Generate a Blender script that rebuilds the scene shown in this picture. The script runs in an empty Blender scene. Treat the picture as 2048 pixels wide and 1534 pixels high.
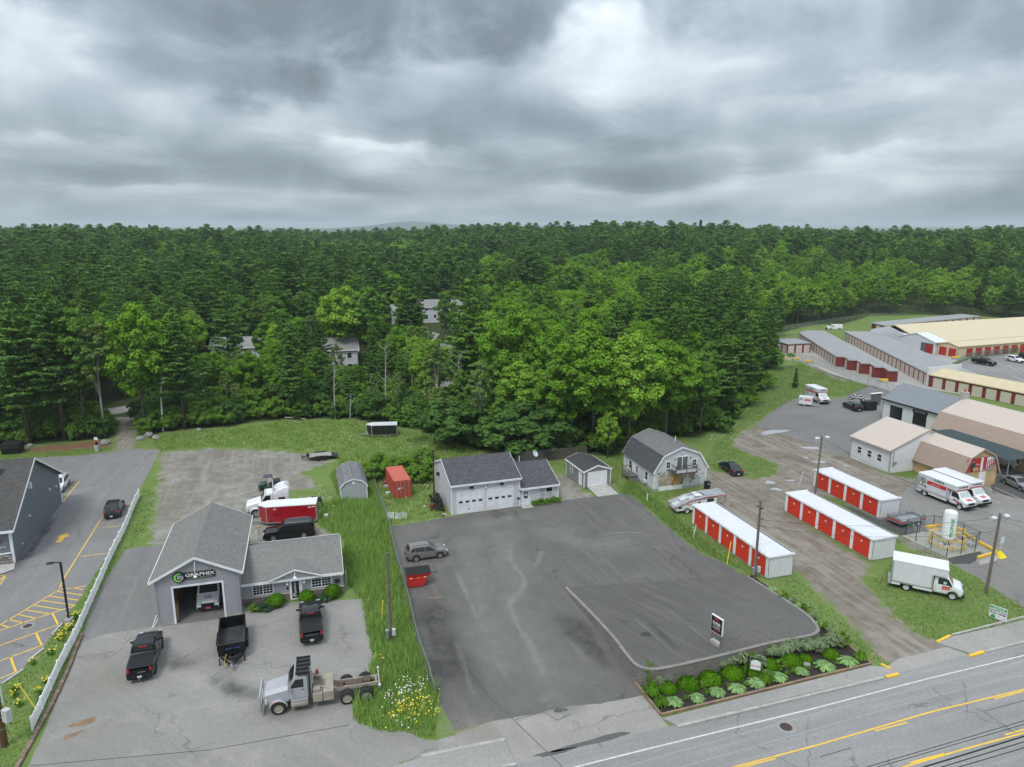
import bpy,bmesh,math,random
import numpy as np
from mathutils import Vector,Matrix
SC=bpy.context.scene
COL=SC.collection
R=math.radians
# ------------------------------------------------------------------ camera
HC,FPX,PITCH=35.0,1420.0,R(12.5) # drone height, focal length in px of the 2048 px wide photo
cam=bpy.data.objects.new('camera',bpy.data.cameras.new('camera'))
COL.objects.link(cam)
cam.location=(0,0,HC)
cam.rotation_euler=(R(90) - PITCH,0,0)
cam.data.sensor_width=36
cam.data.lens=FPX / 2048 * 36
cam.data.clip_start=1
cam.data.clip_end=40000
SC.camera=cam
# ------------------------------------------------------------------ sky
SUN_EL,SUN_AZ=R(58),R(205) # azimuth clockwise from +Y: behind the camera, a little left
W=bpy.data.worlds.new('World'); SC.world=W; W.use_nodes=True; W.cycles.sampling_method='NONE'
KU,KV=3.5,.08
def skyuv(x,y):
	a=(x - 1024) / FPX; b=(y - 767) / FPX; c,s=math.cos(PITCH),math.sin(PITCH)
	d=Vector((a,c - b * s,-s - b * c)).normalized(); z=max(d.z,0)
	return KU * math.atan2(d.x,d.y),-1.75 * math.log(z + KV)
def world():
	nt=W.node_tree; N=nt.nodes; Lk=nt.links.new
	N.clear()
	def nd(t,**kw):
		n=N.new(t)
		for k,v in kw.items(): setattr(n,k,v)
		return n
	def mth(op,a,b=None,c=None):
		n=nd('ShaderNodeMath',operation=op)
		for i,v in enumerate((a,b,c)):
			if v is None: continue
			if isinstance(v,(int,float)): n.inputs[i].default_value=v
			else: Lk(v,n.inputs[i])
		return n.outputs[0]
	out=nd('ShaderNodeOutputWorld'); bg=nd('ShaderNodeBackground')
	sky=nd('ShaderNodeTexSky',sky_type='NISHITA',sun_disc=False,sun_elevation=SUN_EL,sun_rotation=SUN_AZ)
	tc=nd('ShaderNodeTexCoord'); sp=nd('ShaderNodeSeparateXYZ'); Lk(tc.outputs['Generated'],sp.inputs[0])
	z=mth('MAXIMUM',sp.outputs[2],0.0)
	u=mth('MULTIPLY',mth('ARCTAN2',sp.outputs[0],sp.outputs[1]),KU); v=mth('MULTIPLY',mth('LOGARITHM',mth('ADD',z,KV),math.e),-1.75)
	cmb=nd('ShaderNodeCombineXYZ'); rr=mth('SQRT',mth('ADD',mth('MULTIPLY',sp.outputs[0],sp.outputs[0]),mth('MULTIPLY',sp.outputs[1],sp.outputs[1])))
	Lk(mth('MULTIPLY',mth('DIVIDE',sp.outputs[0],rr),KU),cmb.inputs[0]); Lk(mth('MULTIPLY',mth('DIVIDE',sp.outputs[1],rr),KU),cmb.inputs[1]); Lk(v,cmb.inputs[2])
	def noise(sc,det,dist,off,rough=.55):
		mp=nd('ShaderNodeMapping'); mp.inputs['Location'].default_value=off
		Lk(cmb.outputs[0],mp.inputs[0])
		n=nd('ShaderNodeTexNoise',noise_dimensions='3D'); Lk(mp.outputs[0],n.inputs['Vector'])
		n.inputs['Scale'].default_value=sc; n.inputs['Detail'].default_value=det
		n.inputs['Distortion'].default_value=dist; n.inputs['Roughness'].default_value=rough
		return n.outputs['Fac']
	mid=noise(1.75,7,.25,(3.3,2.2,1.4),.53); mid2=noise(1.75,5,.25,(3.3,2.2,1.50),.51)
	relief=mth('MULTIPLY',mth('SUBTRACT',mid2,mid),.7) # lit tops, shaded bases
	warp=mth('MULTIPLY',mth('SUBTRACT',mid,.5),1.1)
	def blob(x,y,rx,ry): # a cloud bank of its own shape on the deck
		cu,cv=skyuv(x,y); ru=abs(skyuv(x + rx,y)[0] - cu); rv=abs(skyuv(x,y + ry)[1] - skyuv(x,y - ry)[1]) / 2
		a=mth('DIVIDE',mth('ADD',mth('SUBTRACT',u,cu),warp),ru)
		b=mth('DIVIDE',mth('ADD',mth('SUBTRACT',v,cv),warp),rv)
		d=mth('SQRT',mth('ADD',mth('MULTIPLY',a,a),mth('MULTIPLY',b,b)))
		s=nd('ShaderNodeMapRange',interpolation_type='SMOOTHSTEP'); Lk(d,s.inputs[0])
		s.inputs[1].default_value=1.3; s.inputs[2].default_value=.35
		return mth('MULTIPLY',s.outputs[0],mth('GREATER_THAN',sp.outputs[1],0.))
	t=mth('ADD',mth('MULTIPLY',mth('SUBTRACT',mid,.5),1.25),mth('ADD',relief,.44))
	for x,y,rx,ry,k in ((640,0,560,125,-.34),(450,130,210,90,-.24),(980,10,240,60,-.08),(70,100,190,90,.12),(1450,90,380,90,.12),(1780,190,260,60,.10),
							(1000,240,330,70,-.10),(1320,350,340,36,-.16),(100,350,280,34,-.15),(640,215,220,40,.05),(150,285,180,24,.12),(800,305,150,24,.12),(1850,320,220,26,.12),(600,385,300,16,.06),(1990,40,90,90,-.08)):
		t=mth('ADD',t,mth('MULTIPLY',blob(x,y,rx,ry),k))
	hz=nd('ShaderNodeMapRange',interpolation_type='SMOOTHSTEP'); Lk(z,hz.inputs[0])
	hz.inputs[1].default_value=-.03; hz.inputs[2].default_value=.03
	mixh=mth('ADD',mth('MULTIPLY',t,hz.outputs[0]),mth('MULTIPLY',mth('SUBTRACT',1,hz.outputs[0]),.47))
	cr=nd('ShaderNodeValToRGB'); Lk(mixh,cr.inputs[0])
	e=cr.color_ramp.elements
	e[0].position=.06; e[0].color=(.15,.182,.21,1)
	e[1].position=.86; e[1].color=(.79,.82,.85,1)
	for p,c in ((.30,(.235,.28,.322,1)),(.47,(.345,.40,.452,1)),(.64,(.52,.575,.625,1))):
		el=cr.color_ramp.elements.new(p); el.color=c
	mx=nd('ShaderNodeMix',data_type='RGBA'); mx.inputs[0].default_value=.96
	sk=nd('ShaderNodeVectorMath',operation='SCALE'); Lk(sky.outputs[0],sk.inputs[0]); sk.inputs['Scale'].default_value=.1
	Lk(sk.outputs[0],mx.inputs[6]); Lk(cr.outputs[0],mx.inputs[7])
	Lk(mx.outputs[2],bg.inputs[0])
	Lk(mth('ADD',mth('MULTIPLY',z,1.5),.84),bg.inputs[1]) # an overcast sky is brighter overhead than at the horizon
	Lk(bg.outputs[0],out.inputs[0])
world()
sun=bpy.data.objects.new('sun',bpy.data.lights.new('sun','SUN'))
COL.objects.link(sun)
sun.data.energy=1.5; sun.data.angle=R(18); sun.data.color=(1,.97,.92)
sd=Vector((math.sin(SUN_AZ) * math.cos(SUN_EL),math.cos(SUN_AZ) * math.cos(SUN_EL),math.sin(SUN_EL)))
sun.rotation_euler=sd.to_track_quat('Z','Y').to_euler()
SC.view_settings.view_transform='Standard'; SC.view_settings.look='None'
SC.view_settings.gamma=1; SC.view_settings.exposure=.42
SC.view_settings.use_curve_mapping=False
SC.render.engine='CYCLES'
cy=SC.cycles
cy.max_bounces=5; cy.diffuse_bounces=3; cy.glossy_bounces=2; cy.transmission_bounces=3
cy.transparent_max_bounces=10; cy.volume_bounces=1
cy.use_adaptive_sampling=True; cy.adaptive_threshold=.02
cy.use_denoising=True; cy.denoiser='OPENIMAGEDENOISE'
cy.caustics_reflective=False; cy.caustics_refractive=False
cy.volume_step_rate=4
# ------------------------------------------------------------------ helpers
random.seed(7); RNG=np.random.default_rng(7)
cP,sP=math.cos(PITCH),math.sin(PITCH)
def P(x,y,z=0.0):
	"photo pixel -> the point on the level z under it"
	a=(x - 1024) / FPX; b=(y - 767) / FPX
	t=(HC - z) / (sP + b * cP)
	return Vector((a * t,(cP - b * sP) * t,z))
def proj(p):
	"world point -> photo pixel"
	dy,dz=p[1],p[2] - HC
	d=dy * cP - dz * sP
	return 1024 + FPX * p[0] / d,767 - FPX * (dy * sP + dz * cP) / d,d
MATS={}
class NT:
	def __init__(s,name):
		s.m=bpy.data.materials.new(name); s.m.use_nodes=True
		s.t=s.m.node_tree; s.N=s.t.nodes; s.N.clear(); s.o=s.n('ShaderNodeOutputMaterial')
	def n(s,t,**kw):
		x=s.N.new(t)
		for k,v in kw.items(): setattr(x,k,v)
		return x
	def l(s,a,b): s.t.links.new(a,b)
	def v(s,sock,val):
		if isinstance(val,bpy.types.NodeSocket): s.l(val,sock)
		elif isinstance(val,(tuple,list)) and len(val) == 3 and sock.type == 'RGBA': sock.default_value=(*val,1)
		else: sock.default_value=val
	def mth(s,op,a,b=None,c=None):
		x=s.n('ShaderNodeMath',operation=op)
		for i,q in enumerate((a,b,c)):
			if q is not None: s.v(x.inputs[i],q)
		return x.outputs[0]
	def mix(s,f,a,b,mode='MIX'):
		x=s.n('ShaderNodeMix',data_type='RGBA',blend_type=mode)
		s.v(x.inputs[0],f); s.v(x.inputs[6],a); s.v(x.inputs[7],b)
		return x.outputs[2]
	def coord(s,kind='Object',scale=None,rot=None):
		c=s.n('ShaderNodeTexCoord').outputs[kind]
		if scale or rot:
			m=s.n('ShaderNodeMapping'); s.l(c,m.inputs[0])
			if scale: m.inputs['Scale'].default_value=scale
			if rot: m.inputs['Rotation'].default_value=rot
			c=m.outputs[0]
		return c
	def noise(s,vec,scale,det=4,rough=.55,dist=0):
		x=s.n('ShaderNodeTexNoise'); s.l(vec,x.inputs['Vector'])
		x.inputs['Scale'].default_value=scale; x.inputs['Detail'].default_value=det
		x.inputs['Roughness'].default_value=rough; x.inputs['Distortion'].default_value=dist
		return x.outputs['Fac']
	def rng(s,v,a,b,c=0.,d=1.):
		x=s.n('ShaderNodeMapRange'); s.l(v,x.inputs[0])
		for i,q in enumerate((a,b,c,d)): x.inputs[i + 1].default_value=q
		return x.outputs[0]
	def bsdf(s,col,rough=.6,metal=0.,bump=None,bstr=.3,bdist=.02,spec=.4,coat=0):
		b=s.n('ShaderNodeBsdfPrincipled')
		s.v(b.inputs['Base Color'],col); s.v(b.inputs['Roughness'],rough); b.inputs['Metallic'].default_value=metal
		b.inputs['Specular IOR Level'].default_value=spec; b.inputs['Coat Weight'].default_value=coat
		if bump is not None:
			x=s.n('ShaderNodeBump'); s.l(bump,x.inputs['Height'])
			x.inputs['Strength'].default_value=bstr; x.inputs['Distance'].default_value=bdist
			s.l(x.outputs[0],b.inputs['Normal'])
		s.l(b.outputs[0],s.o.inputs[0]); return b
def sc3(c,k): return tuple(min(1,max(0,x * k)) for x in c)
def M(name,col=None,rough=.6,metal=0.,var=.14,scale=1.3,spec=.4,coat=0,dirt=0.):
	"general painted / plastic / metal surface with uneven tone, and grime gathering as blotches"
	if name in MATS: return MATS[name]
	t=NT(name); c=t.coord()
	n=t.noise(c,scale,5)
	k=t.mix(t.rng(n,.3,.7),sc3(col,1 - var),sc3(col,1 + var * .6))
	if dirt:
		d=t.rng(t.noise(c,scale * 2.3,6,.65),.5,.75,0,dirt)
		k=t.mix(d,k,(.16,.145,.12))
	t.bsdf(k,t.rng(n,.2,.8,max(.03,rough - .08),min(1,rough + .08)),metal,spec=spec,coat=coat)
	MATS[name]=t.m; return t.m
def M_siding(name,col,pitch=.11,axis=2,grime=.25,lift=.35):
	"clapboard (axis 2) or vertical boards (axis 0/1): fine relief plus weathering"
	if name in MATS: return MATS[name]
	t=NT(name); c=t.coord(); s=t.n('ShaderNodeSeparateXYZ'); t.l(c,s.inputs[0])
	ax=s.outputs[axis] if axis < 3 else t.mth('ADD',s.outputs[0],s.outputs[1])
	f=t.mth('FRACT',t.mth('DIVIDE',ax,pitch))
	line=t.mth('LESS_THAN',f,.16)
	n=t.noise(c,.8,5); n2=t.noise(t.coord(scale=(3,3,.35)),2.2,5)
	k=t.mix(t.rng(n,.3,.7),sc3(col,.92),sc3(col,1.05))
	k=t.mix(t.rng(n2,.5,.8,0,grime),k,sc3(col,.62))
	k=t.mix(t.mth('MULTIPLY',line,.42),k,sc3(col,.45))
	t.bsdf(k,.65,bump=f,bstr=lift,bdist=.03)
	MATS[name]=t.m; return t.m
def M_shingle(name,col,tint=.35,pitch=.15,along=0):
	"asphalt shingles; along = local axis that runs with the eave"
	if name in MATS: return MATS[name]
	t=NT(name); c=t.coord(); s=t.n('ShaderNodeSeparateXYZ'); t.l(c,s.inputs[0])
	q=t.n('ShaderNodeCombineXYZ')
	t.l(s.outputs[along],q.inputs[0])
	t.l(t.mth('ADD',s.outputs[1 - along],t.mth('MULTIPLY',s.outputs[2],.35)),q.inputs[1])
	b=t.n('ShaderNodeTexBrick'); t.l(q.outputs[0],b.inputs['Vector'])
	b.inputs['Scale'].default_value=1; b.inputs['Brick Width'].default_value=.33; b.inputs['Row Height'].default_value=pitch
	b.inputs['Mortar Size'].default_value=.012; b.inputs['Bias'].default_value=0
	b.inputs['Color1'].default_value=(*sc3(col,1 - tint),1); b.inputs['Color2'].default_value=(*sc3(col,1 + tint),1)
	b.inputs['Mortar'].default_value=(*sc3(col,.55),1)
	n=t.noise(c,.5,6,.6); n2=t.noise(c,9,3)
	k=t.mix(t.rng(n,.35,.7,0,.5),b.outputs[0],sc3(col,.8))
	k=t.mix(t.rng(n2,.45,.65,0,.35),k,sc3(col,1.5))
	t.bsdf(k,.9,bump=b.outputs['Fac'],bstr=.4,bdist=.02,spec=.2)
	MATS[name]=t.m; return t.m
def M_stone(name,cols,scale=3.2):
	if name in MATS: return MATS[name]
	t=NT(name); c=t.coord(scale=(1,1,2.1))
	v=t.n('ShaderNodeTexVoronoi'); t.l(c,v.inputs['Vector']); v.inputs['Scale'].default_value=scale
	e=t.n('ShaderNodeTexVoronoi',feature='DISTANCE_TO_EDGE'); t.l(c,e.inputs['Vector']); e.inputs['Scale'].default_value=scale
	s=t.n('ShaderNodeSeparateColor'); t.l(v.outputs['Color'],s.inputs[0])
	r=t.n('ShaderNodeValToRGB'); t.l(s.outputs[0],r.inputs[0])
	el=r.color_ramp.elements; el[0].color=(*cols[0],1); el[1].color=(*cols[-1],1)
	for i,q in enumerate(cols[1:-1]):
		x=el.new((i + 1) / (len(cols) - 1)); x.color=(*q,1)
	k=t.mix(t.rng(e.outputs[0],.02,.08),(.10,.09,.08),r.outputs[0])
	t.bsdf(k,.85,bump=t.rng(e.outputs[0],0,.15),bstr=.8,bdist=.04)
	MATS[name]=t.m; return t.m
def M_asphalt(name,col,streak=.5,light=.35,cracks=.5,ang=17.5,warm=(1,.975,.925),dust=.3):
	col=(col[0] * 1.02,col[1] * .985,col[2] * .94)
	"worn asphalt: aggregate, traffic streaks along the site axis, pale dusty patches, dark oil spots, crack lines"
	if name in MATS: return MATS[name]
	t=NT(name); c=t.coord()
	r=t.coord(rot=(0,0,R(-ang)))
	def sca(v,s):
		m=t.n('ShaderNodeMapping'); t.l(v,m.inputs[0]); m.inputs['Scale'].default_value=s; return m.outputs[0]
	big=t.noise(c,.055,4,.55,.6); mid=t.noise(c,.35,6,.62,.4); fine=t.noise(c,3.6,5,.75); grit=t.noise(c,11,2,.6)
	st=t.noise(sca(r,(1.6,.10,1)),1,5,.6,.25)
	st2=t.noise(sca(r,(.5,.05,1)),1,4,.55,.3)
	k=t.mix(t.rng(big,.35,.68),sc3(col,.80),sc3(col,1.18))
	k=t.mix(t.rng(st,.47,.70,0,streak),k,tuple(a * 1.45 * b for a,b in zip(col,warm)))
	k=t.mix(t.rng(st2,.5,.75,0,streak * .8),k,sc3(col,.66))
	k=t.mix(t.rng(mid,.53,.72,0,light),k,tuple(a * 1.6 * b for a,b in zip(col,warm)))
	k=t.mix(t.rng(t.noise(c,.8,5,.6),.62,.76,0,dust),k,tuple(a * 2.0 * b for a,b in zip(col,warm)))
	k=t.mix(t.rng(t.noise(c,1.1,3,.5,.5),.68,.74,0,.42),k,sc3(col,.38))
	k=t.mix(t.rng(fine,.38,.62,.0,.48),k,sc3(col,.70))
	k=t.mix(t.rng(grit,.48,.68,0,.42),k,sc3(col,1.45))
	if cracks:
		wv=t.n('ShaderNodeVectorMath',operation='ADD'); t.l(r,wv.inputs[0])
		nn=t.n('ShaderNodeTexNoise'); t.l(c,nn.inputs['Vector']); nn.inputs['Scale'].default_value=.8; nn.inputs['Detail'].default_value=5
		sv=t.n('ShaderNodeVectorMath',operation='SCALE'); t.l(nn.outputs['Color'],sv.inputs[0]); sv.inputs['Scale'].default_value=1.8
		t.l(sv.outputs[0],wv.inputs[1])
		e=t.n('ShaderNodeTexVoronoi',feature='DISTANCE_TO_EDGE'); t.l(wv.outputs[0],e.inputs['Vector']); e.inputs['Scale'].default_value=.13
		gate=t.rng(t.noise(c,.12,2),.48,.56)
		ck=t.mth('MULTIPLY',t.rng(e.outputs[0],.003,.009,1,0),t.mth('MULTIPLY',gate,cracks))
		k=t.mix(ck,k,sc3(col,.3))
	t.bsdf(k,.9,bump=fine,bstr=.15,bdist=.01,spec=.25)
	MATS[name]=t.m; return t.m
def M_leaf(name,col,dark=.55,bright=1.35,trans=.25,hue=.12):
	if name in MATS: return MATS[name]
	t=NT(name)
	g=t.n('ShaderNodeNewGeometry').outputs['Random Per Island']
	o=t.n('ShaderNodeObjectInfo').outputs['Random']
	c=t.noise(t.coord(),.45,3)
	k=t.mix(g,sc3(col,dark),sc3(col,bright))
	k=t.mix(t.rng(c,.4,.65,0,.5),k,tuple(q * w for q,w in zip(sc3(col,1.25),(1.12,1.05,.7))))
	k=t.mix(t.mth('MULTIPLY',o,.6),k,tuple(q * w for q,w in zip(col,(1 + hue * 2.2,1 + hue,.8))))
	k=t.mix(t.mth('MULTIPLY',t.mth('FRACT',t.mth('MULTIPLY',o,7.31)),.5),k,sc3(col,.62))
	d=t.n('ShaderNodeBsdfDiffuse'); t.l(k,d.inputs[0])
	tr=t.n('ShaderNodeBsdfTranslucent'); t.l(t.mix(.5,k,tuple(q * w for q,w in zip(col,(1.5,1.5,.5)))),tr.inputs[0])
	m=t.n('ShaderNodeMixShader'); m.inputs[0].default_value=trans
	t.l(d.outputs[0],m.inputs[1]); t.l(tr.outputs[0],m.inputs[2]); t.l(m.outputs[0],t.o.inputs[0])
	MATS[name]=t.m; return t.m
def M_glass(name='dark glass',col=(.012,.015,.018),rough=.06):
	if name in MATS: return MATS[name]
	t=NT(name); t.bsdf(col,rough,spec=.7); MATS[name]=t.m; return t.m
def M_link(name,col,fac):
	"chain-link: wire diamonds with air between"
	if name in MATS: return MATS[name]
	t=NT(name); c=t.coord(); s=t.n('ShaderNodeSeparateXYZ'); t.l(c,s.inputs[0])
	a=t.mth('ADD',s.outputs[0],s.outputs[2]); b=t.mth('SUBTRACT',s.outputs[0],s.outputs[2])
	pa=t.mth('LESS_THAN',t.mth('FRACT',t.mth('MULTIPLY',a,9)),fac); pb=t.mth('LESS_THAN',t.mth('FRACT',t.mth('MULTIPLY',b,9)),fac)
	w=t.mth('MAXIMUM',pa,pb)
	p=t.n('ShaderNodeBsdfPrincipled'); p.inputs['Base Color'].default_value=(*col,1); p.inputs['Metallic'].default_value=.5; p.inputs['Roughness'].default_value=.5
	tr=t.n('ShaderNodeBsdfTransparent'); m=t.n('ShaderNodeMixShader')
	t.l(w,m.inputs[0]); t.l(tr.outputs[0],m.inputs[1]); t.l(p.outputs[0],m.inputs[2]); t.l(m.outputs[0],t.o.inputs[0])
	MATS[name]=t.m; return t.m
def link(name,me,mat=None,parent=None):
	o=bpy.data.objects.new(name,me); COL.objects.link(o)
	if mat is not None:
		for q in (mat if isinstance(mat,(list,tuple)) else [mat]): me.materials.append(q)
	if parent is not None: o.parent=parent
	return o
class MB:
	def __init__(s,T=None): s.v=[]; s.f=[]; s.T=T or Matrix(); s.mi=[]; s.cur=0
	def add(s,vs,fs):
		b=len(s.v); T=s.T
		s.v += [tuple(T @ Vector(q)) for q in vs]
		s.f += [tuple(i + b for i in f) for f in fs]; s.mi += [s.cur] * len(fs); return s
	def box(s,x0,x1,y0,y1,z0,z1):
		return s.add([(x0,y0,z0),(x1,y0,z0),(x1,y1,z0),(x0,y1,z0),(x0,y0,z1),(x1,y0,z1),(x1,y1,z1),(x0,y1,z1)],
                     [(0,3,2,1),(4,5,6,7),(0,1,5,4),(1,2,6,5),(2,3,7,6),(3,0,4,7)])
	def bbox(s,x0,x1,y0,y1,z0,z1,b=.05):
		"box with chamfered edges"
		bm=bmesh.new(); bmesh.ops.create_cube(bm,size=1)
		bmesh.ops.scale(bm,vec=(x1 - x0,y1 - y0,z1 - z0),verts=bm.verts)
		bmesh.ops.translate(bm,vec=((x0 + x1) / 2,(y0 + y1) / 2,(z0 + z1) / 2),verts=bm.verts)
		bmesh.ops.bevel(bm,geom=bm.edges[:],offset=b,segments=2,affect='EDGES',profile=.6)
		bm.verts.index_update()
		s.add([q.co[:] for q in bm.verts],[[q.index for q in f.verts] for f in bm.faces]); bm.free(); return s
	def prism(s,pts,z0,z1):
		"vertical prism over a plan polygon (counter-clockwise)"
		n=len(pts); z1f=z1 if callable(z1) else (lambda x,y: z1)
		vs=[(x,y,z0) for x,y in pts] + [(x,y,z1f(x,y)) for x,y in pts]
		return s.add(vs,[tuple(range(n))[::-1],tuple(range(n,2 * n))] + [(i,(i + 1) % n,n + (i + 1) % n,n + i) for i in range(n)])
	def xprism(s,pts,x0,x1):
		"prism along x over a (y, z) outline"
		n=len(pts); vs=[(x0,y,z) for y,z in pts] + [(x1,y,z) for y,z in pts]
		return s.add(vs,[tuple(range(n))[::-1],tuple(range(n,2 * n))] + [(i,(i + 1) % n,n + (i + 1) % n,n + i) for i in range(n)])
	def yprism(s,pts,y0,y1):
		n=len(pts); vs=[(x,y0,z) for x,z in pts] + [(x,y1,z) for x,z in pts]
		return s.add(vs,[tuple(range(n)),tuple(range(n,2 * n))[::-1]] + [(i,n + i,n + (i + 1) % n,(i + 1) % n) for i in range(n)])
	def tube(s,path,r,n=6,cap=True):
		path=[Vector(p) for p in path]; rs=r if isinstance(r,(list,tuple)) else [r] * len(path)
		vs=[]; fs=[]; prev=None
		for i,p in enumerate(path):
			d=(path[min(i + 1,len(path) - 1)] - path[max(i - 1,0)]).normalized()
			a=d.cross(Vector((0,0,1)));
			if a.length < 1e-3: a=d.cross(Vector((1,0,0)))
			if prev is not None:
				a2=prev - d * prev.dot(d)
				if a2.length > 1e-3: a=a2
			a.normalize(); prev=a; b=d.cross(a)
			vs += [tuple(p + (a * math.cos(2 * math.pi * k / n) + b * math.sin(2 * math.pi * k / n)) * rs[i]) for k in range(n)]
		for i in range(len(path) - 1):
			fs += [(i * n + k,i * n + (k + 1) % n,(i + 1) * n + (k + 1) % n,(i + 1) * n + k) for k in range(n)]
		if cap: fs += [tuple(range(n))[::-1],tuple(range((len(path) - 1) * n,len(path) * n))]
		return s.add(vs,fs)
	def lathe(s,prof,n=16,axis='z'):
		vs=[]; fs=[]; m=len(prof)
		for k in range(n):
			a=2 * math.pi * k / n
			for r,h in prof:
				x,y=r * math.cos(a),r * math.sin(a)
				vs.append((x,y,h) if axis == 'z' else (x,h,y) if axis == 'y' else (h,x,y))
		for k in range(n):
			k2=(k + 1) % n
			fs += [(k * m + i,k2 * m + i,k2 * m + i + 1,k * m + i + 1) for i in range(m - 1)]
		return s.add(vs,fs)
	def quad(s,*p): return s.add(list(p),[tuple(range(len(p)))])
	def build(s,name,mat,parent=None,smooth=False,ang=35,weld=False):
		me=bpy.data.meshes.new(name); me.from_pydata(s.v,[],s.f); me.update()
		if weld or smooth:
			bm=bmesh.new(); bm.from_mesh(me)
			if weld: bmesh.ops.remove_doubles(bm,verts=bm.verts,dist=1e-4)
			bmesh.ops.recalc_face_normals(bm,faces=bm.faces); bm.to_mesh(me); bm.free()
		if isinstance(mat,(list,tuple)): me.polygons.foreach_set('material_index',s.mi)
		if smooth:
			me.polygons.foreach_set('use_smooth',[True] * len(me.polygons)); me.set_sharp_from_angle(angle=R(ang))
		return link(name,me,mat,parent)
def tr(x=0,y=0,z=0,rz=0,rx=0,ry=0):
	return Matrix.Translation((x,y,z)) @ Matrix.Rotation(R(rz),4,'Z') @ Matrix.Rotation(R(ry),4,'Y') @ Matrix.Rotation(R(rx),4,'X')
FRONT=lambda x,y,z: tr(x,y,z) # things mounted on a wall facing -y: local x right, -y out
LEFT=lambda x,y,z: tr(x,y,z,-90) # on a wall facing -x
RIGHT=lambda x,y,z: tr(x,y,z,90) # on a wall facing +x
def tag(o,label,cat,group=None):
	o['label']=label; o['category']=cat
	if group: o['group']=group
	return o
def thing(name,label,cat,loc=(0,0,0),rz=0,group=None,sc=None):
	o=bpy.data.objects.new(name,None); COL.objects.link(o); o.empty_display_size=.3
	o.location=loc; o.rotation_euler=(0,0,R(rz))
	if sc: o.scale=(sc,sc,sc)
	return tag(o,label,cat,group)
def struct(o): o['kind']='structure'; return o
def stuff(o): o['kind']='stuff'; return o
def dup(root,loc,rz=None,label=None,sc=None):
	"a copy of a thing with its parts and sub-parts"
	def cp(o,par):
		c=o.copy(); COL.objects.link(c); c.parent=par
		for ch in KIDS.get(o.name,[q for q in o.children]): cp(ch,c)
		return c
	r=cp(root,None); r.location=loc
	if rz is not None: r.rotation_euler=(0,0,R(rz))
	if label: r['label']=label
	if sc: r.scale=(sc,sc,sc)
	return r
KIDS={}
def text(parent,body,size,T,mat,name='lettering',wide=1.0,ext=.004,bold=0.0):
	cu=bpy.data.curves.new('t','FONT'); cu.body=body; cu.size=size; cu.align_x='CENTER'; cu.align_y='CENTER'
	cu.extrude=ext; cu.offset=bold; cu.resolution_u=2
	ob=bpy.data.objects.new('t',cu); COL.objects.link(ob)
	me=bpy.data.meshes.new_from_object(ob)
	bpy.data.objects.remove(ob); bpy.data.curves.remove(cu)
	me.materials.clear()
	me.transform(T @ Matrix.Rotation(R(90),4,'X') @ Matrix.Diagonal((wide,1,1,1))) # text stands up facing -y
	me.name=name
	return link(name,me,mat,parent)
def soft_poly(pts,step=.8,jit=.06,seed=0):
	"plan polygon with subdivided, slightly ragged edges"
	rr=random.Random(seed); out=[]
	for i,a in enumerate(pts):
		b=pts[(i + 1) % len(pts)]; a=Vector(a[:2]); b=Vector(b[:2]); L=(b - a).length
		n=max(1,int(L / step)); nn=Vector((-(b - a).y,(b - a).x)) / max(L,1e-6)
		for k in range(n):
			q=a + (b - a) * k / n
			if k: q=q + nn * rr.gauss(0,jit)
			out.append((q.x,q.y))
	return out
def sheet(name,pxpts,z,mat,jit=.05,step=.7,parent=None,world=False):
	"flat paved sheet whose outline is given in photo pixels on the ground"
	pts=[tuple(p) for p in pxpts] if world else [tuple(P(*q)[:2]) for q in pxpts]
	pts=soft_poly(pts,step,jit,len(name) + int(abs(pts[0][0] * 10)))
	bm=bmesh.new(); vs=[bm.verts.new((x,y,z)) for x,y in pts]; es=[bm.edges.new((vs[i],vs[(i + 1) % len(vs)])) for i in range(len(vs))]
	bmesh.ops.triangle_fill(bm,edges=es,use_beauty=True,normal=(0,0,1))
	for f in bm.faces:
		if f.normal.z < 0: f.normal_flip()
	me=bpy.data.meshes.new(name); bm.to_mesh(me); bm.free()
	return link(name,me,mat,parent)
SITE=17.5
UX=Vector((math.cos(R(SITE)),math.sin(R(SITE)),0)); VX=Vector((-UX.y,UX.x,0))
WHITE=M('white paint',(.78,.79,.80),.5,dirt=.10); TRIM=M('white trim',(.80,.81,.83),.45,dirt=.08)
BLACKM=M('black metal',(.018,.018,.020),.4); RUBBER=M('tyre rubber',(.022,.022,.023),.85)
CHROME=M('bright metal',(.62,.63,.65),.28,.9); GALV=M('galvanised steel',(.42,.44,.46),.45,.6)
GLASS=M_glass(); CONC=M('concrete',(.42,.41,.38),.9,var=.2,scale=2.5,dirt=.25)
YEL=M('yellow paint',(.80,.50,.045),.6,var=.12,dirt=.15); REDLIGHT=M('red lens',(.55,.012,.012),.25)
AMBER=M('amber lens',(.8,.25,.02),.3); LENS=M('headlamp lens',(.62,.66,.70),.12,.3)
POLEWOOD=M('weathered pole wood',(.17,.14,.115),.9,var=.3,scale=3); PLATE=M('number plate',(.62,.66,.70),.5)
DARKP=M('dark plastic',(.016,.0165,.018),.65,spec=.25); WOODGREY=M('grey weathered wood',(.15,.135,.12),.9,var=.3,scale=2.5)
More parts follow.
